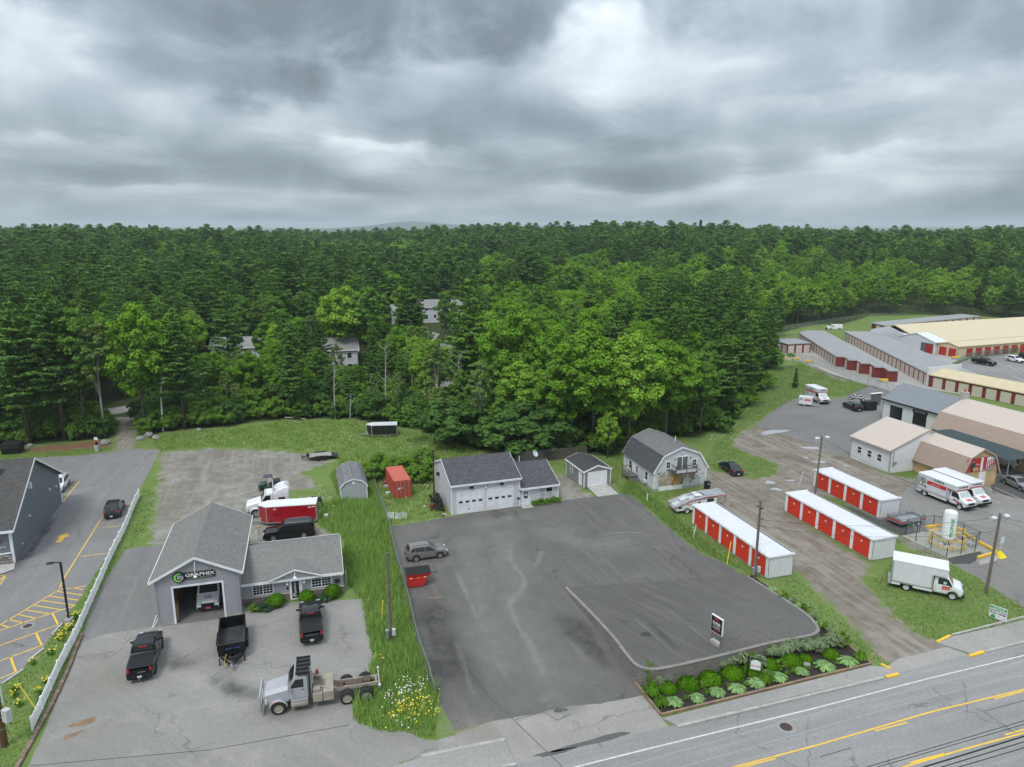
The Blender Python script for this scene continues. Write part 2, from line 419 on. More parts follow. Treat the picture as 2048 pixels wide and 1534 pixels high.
# ================================================================== terrain and pavements
def sstep(a,b,x): t=np.clip((x - a) / (b - a),0,1); return t * t * (3 - 2 * t)
def terrain(X,Y):
	X=np.asarray(X,float); Y=np.asarray(Y,float)
	D=np.hypot(X,Y); az=X / np.maximum(Y,1.) # tangent of the bearing from the camera's side of the site
	crest=9.5 + 3.2 * np.exp(-((az - .20) / .22) ** 2) + 1.2 * np.exp(-((az + .60) / .09) ** 2) - 3.6 * np.exp(-((az + .24) / .10) ** 2) - 1.5 * np.exp(-((az - .49) / .05) ** 2)
	rise=sstep(235,560,D) * crest
	wob=(np.sin(X * .013 + 1.3) * np.sin(Y * .011 + .4) * 1.1 + np.sin(X * .031 + Y * .017) * .5) * sstep(260,420,D)
	far=-34 * sstep(800,1800,D)
	hills=(26 + 9 * np.sin(X * .0011 + 1) + 6 * np.sin(X * .0031)) * sstep(2600,4200,D) + (12 + 8 * np.sin(X * .0007 + 2.1)) * sstep(5200,7400,D)
	hill=62 * np.exp(-((X + 1150) / 420) ** 2 - ((Y - 8200) / 900) ** 2) + 24 * np.exp(-((X + 620) / 520) ** 2 - ((Y - 8100) / 900) ** 2)
	return rise + wob + far + hills + hill
def inpoly(X,Y,pts):
	"signed distance-like: positive metres inside, negative outside"
	pts=np.array(pts,float); ins=np.zeros(X.shape,bool); d2=np.full(X.shape,1e18)
	n=len(pts)
	for i in range(n):
		x0,y0=pts[i]; x1,y1=pts[(i + 1) % n]
		c=((y0 > Y) != (y1 > Y))
		with np.errstate(divide='ignore',invalid='ignore'):
			xi=(x1 - x0) * (Y - y0) / (y1 - y0 if y1 != y0 else 1e-9) + x0
		ins ^= c & (X < xi)
		dx,dy=x1 - x0,y1 - y0; L2=dx * dx + dy * dy + 1e-12
		t=np.clip(((X - x0) * dx + (Y - y0) * dy) / L2,0,1)
		d2=np.minimum(d2,(X - x0 - t * dx) ** 2 + (Y - y0 - t * dy) ** 2)
	d=np.sqrt(d2); return np.where(ins,d,-d)
def pxw(pts): return [tuple(P(*q)[:2]) for q in pts]
Z_GRAVEL=pxw([(318,1092),(302,1085),(316,1000),(322,905),(420,897),(560,903),(640,910),(668,922),(600,945),(640,975),(560,985),(660,1075),(690,1085),(480,1110),(320,1150)])
Z_DIRT=pxw([(1408,938),(1440,945),(1476,952),(1505,958),(1540,953),(1563,934),(1552,926),(1517,912),(1476,899),(1466,888),(1480,868),(1505,855),(1516,848),(1630,890),(1700,915),(1780,950),(1830,958),(1812,995),(1700,1000),(1640,990),(1610,985),(1575,1000),(1580,1030),(1650,1075),(1735,1130),(1730,1170),(1812,1254),(1845,1275),(1872,1281),(1895,1298),(1797,1325),(1776,1322),(1730,1285),(1670,1212),(1600,1150),(1500,1080),(1440,1020),(1425,985)])
Z_TRACK=pxw([(232,915),(228,898),(236,870),(240,845),(225,835),(268,835),(272,850),(268,880),(275,902)])
Z_NEEDLE=pxw([(40,898),(80,893),(160,886),(222,880),(225,893),(150,898),(80,905)])
Z_SLABGRAVEL=pxw([(1110,950),(1136,950),(1170,985),(1192,993),(1125,1001),(1118,985)])
Z_FOREST=pxw([(-900,930),(-100,906),(0,896),(120,884),(222,876),(238,850),(262,850),(285,872),(330,864),(450,852),(560,838),(700,836),(850,862),(900,880),(960,900),(1050,902),(1180,910),(1230,914),(1258,892),(1300,868),(1400,876),(1450,848),(1500,806),(1533,745),(1545,705),(1556,668),(1620,652),(1690,650),(1740,637),(1830,637),(1950,640),(2100,652),(2600,690)]) + [(9000,9000),(-9000,9000)]
Z_STONES=pxw([(1618,722),(1650,735),(1700,758),(1690,766),(1640,745),(1608,728)])
Z_PIT=pxw([(1846,1090),(1905,1122),(1895,1132),(1800,1085),(1790,1070)])
def build_ground():
	def axis(a,b,st,far,g):
		m=list(np.arange(a,b,st)); lo=[]; hi=[]; s=st * 1.5; x=a
		while x > -far: x -= s; s *= g; lo.append(x)
		s=st * 1.5; x=m[-1]
		while x < far: x += s; s *= g; hi.append(x)
		return np.array(lo[::-1] + m + hi)
	xs=axis(-95,178,.75,12000,1.09); ys=axis(34,262,.75,13000,1.085); ys=ys[ys > -300]
	X,Y=np.meshgrid(xs,ys); nx,ny=len(xs),len(ys)
	Zz=terrain(X,Y)
	V=np.stack([X,Y,Zz],-1).reshape(-1,3)
	i=np.arange(nx * ny).reshape(ny,nx)
	F=np.stack([i[:-1,:-1],i[:-1,1:],i[1:,1:],i[1:,:-1]],-1).reshape(-1,4)
	me=bpy.data.meshes.new('ground')
	me.vertices.add(len(V)); me.vertices.foreach_set('co',V.ravel())
	me.loops.add(F.size); me.loops.foreach_set('vertex_index',F.ravel().astype(np.int32))
	me.polygons.add(len(F)); me.polygons.foreach_set('loop_start',np.arange(0,F.size,4,dtype=np.int32))
	me.polygons.foreach_set('use_smooth',np.ones(len(F),bool)); me.update()
	def attr(n,polys,w):
		s=np.full(X.shape,-1e9)
		for p in polys: s=np.maximum(s,inpoly(X,Y,p))
		a=me.attributes.new(n,'FLOAT','POINT'); a.data.foreach_set('value',np.clip(s / w + .5,0,1).ravel().astype(np.float32))
	attr('gravel',[Z_GRAVEL,Z_SLABGRAVEL,Z_STONES,Z_PIT],2.2); attr('dirt',[Z_DIRT,Z_TRACK],2.0)
	attr('needle',[Z_NEEDLE],2.2); attr('forest',[Z_FOREST],3.0)
	t=NT('ground'); c=t.coord('Object')
	def at(n): x=t.n('ShaderNodeAttribute',attribute_name=n); return x.outputs['Fac']
	n1=t.noise(c,.12,5,.6); n2=t.noise(c,.6,6,.65,.4); n3=t.noise(c,4.5,4,.7); n4=t.noise(c,16,3,.7)
	r=t.coord(rot=(0,0,R(-SITE))); mp=t.n('ShaderNodeMapping'); t.l(r,mp.inputs[0]); mp.inputs['Scale'].default_value=(1.5,.09,1)
	ruts=t.noise(mp.outputs[0],1,5,.6,.35)
	g=t.mix(t.rng(n1,.35,.65),(.115,.185,.04),(.17,.235,.07))
	g=t.mix(t.rng(n2,.45,.7,0,.75),g,(.225,.245,.10))
	g=t.mix(t.rng(n3,.4,.65,0,.55),g,(.085,.15,.03))
	g=t.mix(t.rng(t.noise(c,.22,5,.7),.58,.72,0,.75),g,(.27,.235,.15))
	gr=t.mix(t.rng(n2,.35,.68),(.19,.175,.145),(.345,.33,.29))
	gr=t.mix(t.rng(n1,.45,.65,0,.55),gr,(.15,.125,.095))
	gr=t.mix(t.rng(ruts,.5,.68,0,.5),gr,(.38,.36,.32))
	gr=t.mix(t.rng(n4,.42,.62,0,.5),gr,(.14,.125,.105))
	di=t.mix(t.rng(n2,.35,.68),(.165,.135,.105),(.30,.27,.225))
	di=t.mix(t.rng(ruts,.46,.66,0,.75),di,(.345,.32,.28))
	di=t.mix(t.rng(n1,.5,.66,0,.55),di,(.125,.10,.075))
	di=t.mix(t.rng(n4,.42,.62,0,.45),di,(.12,.10,.08))
	ne=t.mix(n3,(.13,.07,.04),(.24,.14,.08))
	fo=t.mix(t.rng(n2,.4,.65),(.035,.038,.016),(.05,.085,.02))
	br=t.mth('MULTIPLY',t.mth('SUBTRACT',t.mth('ADD',t.mth('MULTIPLY',n2,.6),t.mth('MULTIPLY',n3,.4)),.5),2.6)
	def fac(a): return t.rng(t.mth('ADD',a,br),.38,.62)
	k=t.mix(fac(at('forest')),g,fo)
	k=t.mix(fac(at('needle')),k,ne); k=t.mix(fac(at('gravel')),k,gr); k=t.mix(fac(at('dirt')),k,di)
	cd=t.n('ShaderNodeCameraData') if False else None
	t.bsdf(k,.95,bump=n4,bstr=.35,bdist=.04,spec=.15)
	struct(link('ground',me,t.m))
build_ground()
A_LEFT=M_asphalt('asphalt left lot',(.215,.215,.222),.35,.22,.55,dust=.15)
A_GX=M_asphalt('asphalt grey lot',(.255,.252,.247),.3,.45,.45,ang=60,dust=.4)
A_SIDE=M_asphalt('asphalt side drive',(.185,.185,.19),.6,.4,.2,ang=17)
A_LUNA=M_asphalt('asphalt dark lot',(.128,.126,.124),.75,.5,.45,ang=20,dust=.5)
A_UP=M_asphalt('asphalt upper lot',(.112,.110,.108),.7,.22,.12,ang=34,dust=.15)
A_APRON=M_asphalt('asphalt apron',(.30,.295,.285),.25,.3,.5,dust=.3)
A_ROAD=M_asphalt('asphalt road',(.255,.258,.265),.55,.15,.55,ang=108,dust=.06)
A_WALK=M_asphalt('asphalt walk',(.30,.298,.295),.2,.3,.3,dust=.2)
A_STORE=M_asphalt('asphalt storage yard',(.36,.36,.355),.3,.3,.5,dust=.25)
A_BACK=M_asphalt('asphalt back lot',(.18,.18,.183),.5,.35,.2,ang=120)
A_MOVE=M_asphalt('asphalt rental lot',(.215,.213,.212),.35,.35,.45,ang=20)
A_PATCH=M_asphalt('asphalt new patch',(.085,.085,.09),.2,.2,0,dust=.1)
struct(sheet('parking_lot',[(-420,1560),(5,1366),(47,1337),(56,1322),(88,1294),(104,1268),(125,1244),(165,1190),(175,1173),(211,1117),(229,1089),(254,1048),(270,1007),(282,974),(303,934),(320,899),(270,899),(221,904),(163,911),(84,915),(-260,935),(-700,1100)],.004,A_LEFT))
struct(sheet('driveway',[(160,1290),(166,1270),(183,1215),(205,1172),(249,1099),(285,1093),(325,1091),(335,1150),(330,1275),(240,1285)],.004,A_SIDE))
struct(sheet('parking_lot',[(36,1620),(56,1534),(107,1419),(163,1286),(211,1269),(254,1262),(310,1253),(420,1230),(482,1216),(560,1206),(640,1203),(724,1198),(732,1232),(740,1281),(748,1314),(743,1338),(725,1372),(711,1403),(708,1432),(715,1445),(757,1460),(820,1466),(848,1480),(872,1481),(880,1504),(800,1525),(700,1660),(200,1800)],.008,A_GX))
struct(sheet('parking_lot',[(778,1052),(840,1044),(900,1034),(1030,1012),(1123,1002),(1190,992),(1234,990),(1252,985),(1271,998),(1320,1041),(1374,1086),(1405,1109),(1456,1131),(1490,1150),(1500,1260),(1300,1340),(1275,1366),(1286,1390),(1200,1408),(1120,1415),(1000,1440),(905,1462),(876,1400),(834,1285),(815,1190),(790,1115)],.008,A_LUNA,jit=.09))
struct(sheet('driveway_apron',[(868,1482),(1000,1438),(1120,1413),(1200,1406),(1280,1386),(1322,1434),(1346,1462),(1180,1502),(1030,1545),(1000,1620),(760,1640),(880,1505)],.004,A_APRON))
KA,KB=P(1345,1462),P(1748,1366)
KD=(KB - KA).normalized(); KN=Vector((KD.y,-KD.x,0))
RA=KA - KD * 75; RB=P(2048,1289) + (P(2048,1289) - P(1748,1366)).normalized() * 120
MIDR=P(1748,1368);
struct(sheet('road',[(RA - KN * .5)[:2],(KA - KN * .5)[:2],(MIDR - KN * .5)[:2],(P(2048,1289) - KN * .5)[:2],(RB - KN * .5)[:2],(RB + KN * 18)[:2],(RA + KN * 18)[:2]],.012,A_ROAD,jit=.015,world=True))
struct(sheet('driveway_apron',[(1768,1336),(1797,1318),(1895,1294),(1945,1312),(1938,1316),(1800,1356)],.008,A_APRON,jit=.04))
struct(sheet('parking_lot',[(1513,850),(1530,833),(1566,808),(1597,795),(1655,798),(1686,795),(1719,778),(1742,772),(1780,783),(1800,800),(1790,850),(1740,905),(1700,916),(1648,900),(1628,891)],.004,A_BACK,jit=.08))
struct(sheet('parking_lot',[(1806,990),(1838,945),(1862,925),(1900,900),(2060,860),(2300,930),(2300,1330),(2120,1255),(2048,1217),(1990,1178),(1945,1150),(1902,1126),(1893,1110),(1846,1094),(1838,1078),(1760,1044),(1684,1008),(1740,1000),(1780,1012)],.004,A_MOVE,jit=.08))
struct(sheet('pavement_patch',[(1684,1009),(1716,1020),(1760,1040),(1798,1033),(1830,1060),(1850,1080),(1836,1082),(1790,1066),(1740,1048)],.010,A_PATCH))
struct(sheet('pavement_patch',[(1893,1116),(1920,1106),(1958,1104),(1972,1113),(1940,1128),(1905,1128)],.010,A_PATCH))
struct(sheet('pavement_patch',[(1975,955),(2060,940),(2200,980),(2200,1010),(2050,1000),(1985,985)],.008,A_PATCH))
struct(sheet('storage_yard',[(1562,664),(1548,690),(1552,718),(1600,722),(1618,727),(1662,747),(1720,766),(1780,784),(1820,772),(2300,850),(2300,690),(2060,690),(1900,668),(1850,660),(1740,652),(1690,662),(1640,664),(1600,660)],.004,A_STORE,jit=.12,step=2))
struct(sheet('parking_lot',[(1946,716),(1900,735),(1910,745),(2100,790),(2300,790),(2300,700),(2080,698)],.010,M_asphalt('asphalt far lot',(.225,.225,.23),.3,.2,.3),jit=.05,step=2))
struct(sheet('lawn',[(1895,736),(1946,716),(2060,703),(2060,700),(1944,712),(1888,731)],.016,M('mown grass',(.10,.18,.035),.95,var=.35,scale=2),jit=.05,step=2))
FSTREET=M_asphalt('asphalt back street',(.27,.265,.26),.2,.3,.2)
struct(sheet('back_street',[(150,838),(232,829),(262,822),(340,806),(420,790),(420,778),(330,795),(255,811),(150,828)],.020,FSTREET))
struct(sheet('back_street',[(250,770),(300,762),(420,752),(520,745),(660,716),(720,704),(720,694),(600,712),(480,740),(320,752),(240,758)],.020,FSTREET))
struct(sheet('back_parking_lot',[(850,690),(960,680),(970,700),(935,760),(915,790),(890,800),(870,740)],.020,FSTREET))
struct(sheet('back_parking_lot',[(790,672),(850,660),(880,668),(860,690),(800,684)],.020,FSTREET))
Q0,Q1=P(1133,1175),P(1490,1150)
QD=(Q1 - Q0).normalized(); QN=Vector((QD.y,-QD.x,0))
QL=(P(1400,1318,1.4) - Q0).dot(QN); QW=(Q1 - Q0).length
def plat_z(p):
	d=Vector((p[0],p[1],0)) - Q0; return (1.62 - .55 * min(1,max(0,d.dot(QD) / QW))) * min(1,max(0,d.dot(QN) / QL))
def PZ(x,y):
	z=0
	for _ in range(25): q=P(x,y,z); z=plat_z(q)
	return Vector((q.x,q.y,z))
WALLPX=[(1133,1175),(1180,1222),(1228,1274),(1254,1308),(1272,1328),(1293,1337),(1330,1335),(1431,1312.5),(1533,1287),(1600,1274),(1624,1269),(1635,1261),(1632,1251),(1609,1226),(1543,1183),(1490,1150)]
def catmull(pts,n):
	out=[]
	for i in range(len(pts) - 1):
		p0,p1,p2,p3=pts[max(i - 1,0)],pts[i],pts[i + 1],pts[min(i + 2,len(pts) - 1)]
		for k in range(n):
			t=k / n; out.append(.5 * ((2 * p1) + (p2 - p0) * t + (2 * p0 - 5 * p1 + 4 * p2 - p3) * t * t + (3 * p1 - p0 - 3 * p2 + p3) * t ** 3))
	return out + [pts[-1]]
WP=catmull([PZ(*q) for q in WALLPX],10)
def resample(pts,step):
	out=[pts[0]]; acc=0
	for a,b in zip(pts,pts[1:]):
		L=(b - a).length; pos=step - acc
		while pos <= L: out.append(a + (b - a) * (pos / L)); pos += step
		acc=(acc + L) % step if L else acc
	return out
WS=resample(WP,.42)
pts=[(q.x,q.y) for q in WP]
bm=bmesh.new(); vs=[bm.verts.new((x,y,plat_z((x,y)) + .014)) for x,y in pts]
bmesh.ops.triangle_fill(bm,edges=[bm.edges.new((vs[i],vs[(i + 1) % len(vs)])) for i in range(len(vs))],use_beauty=True,normal=(0,0,1))
for f in bm.faces:
	if f.normal.z < 0: f.normal_flip()
me=bpy.data.meshes.new('raised_lot'); bm.to_mesh(me); bm.free()
struct(link('raised_lot',me,A_UP))
BLOCK=M('retaining block',(.205,.19,.175),.9,var=.25,scale=1.6,dirt=.25); CAPM=M('cap stone',(.245,.228,.205),.9,var=.2,scale=1.4,dirt=.2)
rw=thing('retaining_wall','dark grey block retaining wall curving round the raised corner lot','wall',tuple(WS[0]))
O=WS[0]; mb=MB()
for i in range(len(WS) - 1):
	a,b=WS[i],WS[i + 1]; d=(b - a); d.z=0; L=d.length; d.normalize(); n=Vector((d.y,-d.x,0))
	mid=(a + b) / 2
	if n.dot(mid - P(1440,1240,.6)) < 0: n=-n
	topz=min(a.z,b.z); rz=math.degrees(math.atan2(d.y,d.x)); sgn=1 if Vector((-d.y,d.x,0)).dot(n) > 0 else -1
	c=MB(tr(a.x - O.x,a.y - O.y,0,rz))
	jj=random.uniform(-.008,.008); zs=a.z - O.z
	y0,y1=sorted((sgn * (.17 + jj),-sgn * .10))
	zc=max(topz,.03)
	c.v=[]; c.box(.006,L - .004,y0,y1,zc - .03 - O.z,zc + .055 - O.z + random.uniform(-.004,.004))
	c.build('capstone',CAPM,rw)
	mb.T=tr(a.x - O.x,a.y - O.y,-O.z,rz); k=0
	while k * .155 < topz - .05:
		zb,zt=k * .155,min(topz - .034,(k + 1) * .155); bat=.012 * max(0,7 - k); j2=random.uniform(-.01,.01) + bat
		if k % 2:
			yy=sorted((sgn * (.13 + j2),-sgn * .1)); mb.box(-L * .5 + .01,L * .5 - .01,yy[0],yy[1],zb + .035,zt)
		else:
			yy=sorted((sgn * (.13 + j2),-sgn * .1)); mb.box(.01,L - .01,yy[0],yy[1],zb + .035,zt)
		yy=sorted((sgn * (.02 + bat),-sgn * .1)); mb.box(0,L,yy[0],yy[1],zb,zb + .035)
		k += 1
stuff(mb.build('block_courses',BLOCK,rw))
def walk(name,pxpts,z=.11):
	pts=[tuple(P(x,y,z)[:2]) for x,y in pxpts]; mb=MB()
	ar=sum(pts[i][0] * pts[(i + 1) % len(pts)][1] - pts[(i + 1) % len(pts)][0] * pts[i][1] for i in range(len(pts)))
	if ar < 0: pts=pts[::-1]
	mb.prism(pts,-.05,z); return struct(mb.build(name,A_WALK))
walk('sidewalk',[(1354,1450),(1500,1414),(1650,1378),(1790,1347),(1772,1334),(1742,1331),(1500,1391),(1325,1436)])
walk('sidewalk',[(1946,1308),(2060,1278),(2300,1220),(2300,1175),(2048,1240),(1904,1273),(1876,1285)])
walk('sidewalk',[(842,1514),(1010,1480),(1030,1524),(860,1580),(700,1640),(640,1580)])
KERBM=M('kerb stone',(.40,.385,.35),.85,var=.2,scale=2,dirt=.25)
def kerb(pxa,pxb,w,h,mat,label,step=2.4,name='kerb',z=.11):
	a,b=P(*pxa,z),P(*pxb,z); a.z=b.z=0; d=(b - a); L=d.length; n=max(1,round(L / step))
	t=thing(name,label,'kerb',tuple(a),math.degrees(math.atan2(d.y,d.x)))
	for i in range(n):
		MB().bbox(L * i / n + .01,L * (i + 1) / n - .01,-w / 2,w / 2,-.04,h + random.uniform(-.006,.006),.015).build('kerb_stone',mat,t)
	return t
kerb((1354,1452),(1768,1354),.24,.135,KERBM,'pale granite kerb along the road in front of the flower bed')
kerb((1772,1353),(1797,1347),.26,.14,YEL,'yellow painted kerb end at the road below the flower bed')
kerb((1971,1302),(2300,1221),.24,.135,KERBM,'pale kerb along the road at the right edge of the photo')
kerb((1939,1311),(1968,1302),.26,.14,YEL,'yellow painted kerb end by the road right of the dirt drive')
kerb((1874,1283),(1901,1270),.24,.14,YEL,'yellow painted kerb end at the corner of the truck lawn')
kerb((1904,1269),(2300,1170),.2,.135,KERBM,'low kerb behind the sidewalk along the truck lawn')
kerb((1762,1327),(1782,1337),.22,.13,YEL,'short yellow painted kerb beside the flower bed corner')
kerb((842,1512),(1010,1478),.26,.14,KERBM,'pale kerb below the wildflower patch at the bottom of the photo')
kerb((1002,1532),(1034,1527),.24,.14,KERBM,'short kerb end at the bottom edge beside the apron')
kerb((4,1366),(47,1337),.2,.12,CONC,'concrete kerb of the yellow striped lot nearest the utility pole')
kerb((54,1322),(88,1295),.2,.12,CONC,'concrete kerb of the yellow striped lot, middle piece')
kerb((104,1268),(125,1245),.2,.12,CONC,'concrete kerb of the yellow striped lot beside the lamp')
PW=M('white road paint',(.62,.62,.60),.7,var=.2,scale=3,dirt=.3)
def stripe(a,b,w,mat,z=.016,world=False,parent=None,name='painted_line',wobble=0):
	a,b=(Vector(a),Vector(b)) if world else (P(*a),P(*b))
	d=(b - a).normalized(); n=Vector((-d.y,d.x,0)) * w / 2; L=(b - a).length; k=max(1,int(L / 3)); vs=[]; fs=[]
	for i in range(k + 1):
		q=a + (b - a) * i / k; e=random.uniform(.94,1.04)
		vs += [(q.x - n.x * e,q.y - n.y * e,z),(q.x + n.x * e,q.y + n.y * e,z)]
	fs=[(2 * i,2 * i + 2,2 * i + 3,2 * i + 1) for i in range(k)]
	mb=MB(); mb.add(vs,fs); o=mb.build(name,mat); return struct(o)
def polystripe(pts,w,mat,z=.016):
	for a,b in zip(pts,pts[1:]): stripe(a,b,w,mat,z)
polystripe([(900,1600),(1152,1534),(1300,1497),(1640,1414),(1842,1361),(2048,1311),(2300,1250)],.12,PW)
polystripe([(1200,1604),(1470,1534),(1640,1489),(1862,1424),(2048,1379),(2300,1318)],.13,YEL)
polystripe([(1600,1590),(1808,1534),(1930,1498),(2048,1466),(2300,1398)],.13,YEL)
for a,b in (((1750,1462),(1815,1445)),((1988,1398),(2046,1383)),((1480,1536),(1552,1517)),((1820,1526),(1889,1507)),((2010,1470),(2070,1453))): stripe(a,b,.12,YEL)
GP=M('faded seam paint',(.40,.41,.42),.8,var=.2)
polystripe([(1100,1575),(1640,1425),(1862,1372),(2048,1322),(2300,1262)],.035,GP,.020)
polystripe([(1200,1580),(1640,1456),(1830,1402),(2048,1350),(2300,1290)],.035,GP,.020)
TAR=M('tar seam',(.05,.05,.052),.8)
for a,b in (((1640,1514),(1703,1496)),((1947,1415),(1968,1424)),((1968,1424),(2030,1466)),((1968,1423),(2060,1398)),((1864,1376),(1884,1392)),((1890,1396),(1903,1403))): stripe(a,b,.05,TAR,.021,name='crack_seal')
for a,b in (((937,1340),(975,1390)),((975,1390),(1125,1534)),((1030,1440),(1088,1424)),((1088,1424),(1114,1441)),((1114,1441),(1140,1428)),((60,1532),(420,1500)),((420,1500),(700,1450))): stripe(a,b,.05,TAR,.017,name='crack_seal')
for pts in ([(0,1346),(12,1337),(33,1334)],):
	pass
LZ=.012
def ys(a,b,w=.12): stripe(a,b,w,YEL,LZ)
ys((0,1250),(121,1178),.13); ys((119,1176),(130,1153),.13); ys((130,1153),(207,1030),.13)
ys((119,1179),(173,1172)); ys((0,1261),(151,1211),.13)
for x0,y0,x1,y1 in ((0,415,75,435),(65,375,185,400),(140,335,290,365),(205,300,390,330),(265,262,485,298),(330,225,590,262),(385,190,620,222),(445,152,645,182),(565,122,650,138)): ys((x0 / 3.933,1144 + y0 / 3.933),(x1 / 3.933,1144 + y1 / 3.933),.12)
ys((160,1113),(218,1106)); ys((194,1057),(244,1051)); ys((250,1009),(268,1007))
ys((105,1227),(116,1249),.16); ys((0,1291),(116,1250),.12); ys((72,1266),(84,1292),.16); ys((0,1322),(84,1291),.12); ys((21,1314),(32,1344),.16); ys((0,1357),(32,1344),.12)
ys((126,1004),(158,963),.12)
for f in (.15,.33,.51,.69,.87): ys((126 + 32 * f,1004 - 41 * f),(114 + 32 * f + 6,1003 - 41 * f),.1)
ys((0,1160),(13,1149),.14); ys((0,1170),(13,1149),.12); ys((0,1152),(8,1150),.1)
a0=P(116,1085); b0=P(134,1066); d=(b0 - a0).normalized(); n=Vector((-d.y,d.x,0)); L=(b0 - a0).length
mb=MB(); mb.add([tuple(a0 + q + Vector((0,0,LZ))) for q in (n * -.28,n * .28,d * L * .55 + n * .28,d * L * .55 + n * .75,d * L,d * L * .55 - n * .75,d * L * .55 - n * .28)],[(0,6,2,1),(5,4,3)])
struct(mb.build('painted_arrow',YEL))
for a,b in (((1990,975),(2048,1001)),((1965,972),(2021,998)),((2000,948),(2048,972)),((1930,985),(2000,1005))): stripe(a,b,.1,M('cream line paint',(.60,.54,.40),.7,dirt=.3),.016)
for i in range(5): stripe((1988 + i * 24,724 + i * 6.),(2012 + i * 24,735 + i * 6.),.12,PW,.018)
for i in range(4): stripe((2026 + i * 20,752 + i * 6),(2060 + i * 20,768 + i * 6),.12,PW,.018)
PUD=M('puddle water',(.36,.37,.38),.08,spec=.8,var=.1); OIL=M('oil stain',(.055,.052,.05),.55,var=.3); DUST=M('pale silt',(.40,.385,.35),.95,var=.2); RUSTS=M('rust stain',(.26,.16,.10),.9,var=.3)
def spot(px,py,w,h,mat,name,rot=0,z=.024,ground=0.):
	c=P(px,py,ground); n=22; pts=[]; rr=random.Random(int(px * 7 + py)); ph=[rr.uniform(0,6.3) for _ in range(4)]
	for i in range(n):
		a=2 * math.pi * i / n; k=1 + .18 * math.sin(2 * a + ph[0]) + .15 * math.sin(3 * a + ph[1]) + .1 * math.sin(5 * a + ph[2])
		x,y=w / 2 * k * math.cos(a),h / 2 * k * math.sin(a); q=R(rot)
		pts.append((c.x + x * math.cos(q) - y * math.sin(q),c.y + x * math.sin(q) + y * math.cos(q),z + (plat_z((c.x,c.y)) if ground else 0)))
	mb=MB(); mb.quad(*pts); return struct(mb.build(name,mat))
for q in ((1547,864,5.2,2.2,20),(1622,896,2.6,1.6,10),(1540,965,1.6,1.1,0),(1580,961,1.2,.8,0),(1553,979,1.5,1.0,0),(1638,924,2.2,1.0,0),(1694,932,1.4,.7,0),(1612,915,1.0,.6,0)): spot(*q[:4],PUD,'puddle',q[4])
for q in ((1078,1100,1.0,.5,10),(865,1145,1.2,.35,35),(1265,1048,.8,.25,0),(1120,1420,.9,.6,0),(1210,1096,.5,.25,0),(1000,1028,1.6,2.2,40),(1043,1040,1.2,2.6,40)): spot(*q[:4],OIL if q[2] < 1.5 else M('oil haze',(.095,.093,.092),.8,var=.3),'oil_stain',q[4],.018)
spot(168,1445,1.5,.8,RUSTS,'mud_stain',35,.018); spot(146,1470,1.4,.4,RUSTS,'mud_stain',40,.018); spot(870,1195,1.6,.35,RUSTS,'mud_stain',15,.018); spot(120,1100,.01,.01,OIL,'oil_stain')
for q in ((1416,1214,.7,.22),(1380,1243,.35,.2),(1248,1245,.4,.2),(1472,1286,.3,.2)): spot(*q,OIL,'oil_stain',20,.024,.7)
spot(1292,1277,1.2,.7,OIL,'oil_stain',15,.024,.7)
for q in ((1190,1482,5.2,.55),(1110,1505,3.0,.4)): spot(*q,M('wet gutter',(.10,.095,.09),.35),'gutter_puddle',18,.018)
def M_track(name,col,k,soft=0.):
	if name in MATS: return MATS[name]
	t=NT(name); c=t.coord(); e=t.n('ShaderNodeAttribute',attribute_name='edge').outputs['Fac']
	n=t.noise(c,.9,6,.65,.5); f=t.mth('MULTIPLY',t.mth('MULTIPLY',e,t.rng(n,.30,.70,soft,1)),k)
	d=t.n('ShaderNodeBsdfDiffuse'); t.v(d.inputs[0],t.mix(t.noise(c,9,3),sc3(col,.8),sc3(col,1.15))); tp=t.n('ShaderNodeBsdfTransparent'); m=t.n('ShaderNodeMixShader')
	t.l(f,m.inputs[0]); t.l(tp.outputs[0],m.inputs[1]); t.l(d.outputs[0],m.inputs[2]); t.l(m.outputs[0],t.o.inputs[0]); MATS[name]=t.m; return t.m
def track(name,pxs,w,mat,z=.019,up=False):
	"ribbon of dust or wear lying on the pavement; its edge attribute fades it out"
	pts=resample(catmull([PZ(*q) if up else P(*q) for q in pxs],8),.6); n=len(pts); vs=[]; ed=[]
	for i,p in enumerate(pts):
		d=(pts[min(i + 1,n - 1)] - pts[max(i - 1,0)]); d.z=0; d.normalize(); s=Vector((-d.y,d.x,0)); ww=w * (1 + .25 * math.sin(i * .37) + .15 * math.sin(i * 1.1)); fade=min(1,i / 5,(n - 1 - i) / 5)
		for k,e in ((-.5,0),(-.37,.25),(-.2,.78),(0,1),(.2,.78),(.37,.25),(.5,0)): q=p + s * ww * k; vs.append((q.x,q.y,(plat_z(q) if up else 0) + z)); ed.append(e * fade)
	o=MB().add(vs,[(7 * i + k,7 * i + k + 1,7 * i + k + 8,7 * i + k + 7) for i in range(n - 1) for k in range(6)]).build(name,mat); a=o.data.attributes.new('edge','FLOAT','POINT'); a.data.foreach_set('value',ed); return struct(o)
TP,TD=M_track('track pale',(.33,.318,.29),.6),M_track('track dark',(.07,.068,.067),.6,.2)
TW=M_track('track sand',(.40,.37,.32),.65,.2); TB=M_track('track broad',(.245,.238,.225),.8,.55); TL=M_track('track line',(.36,.345,.315),.62,.35); z_=.0185
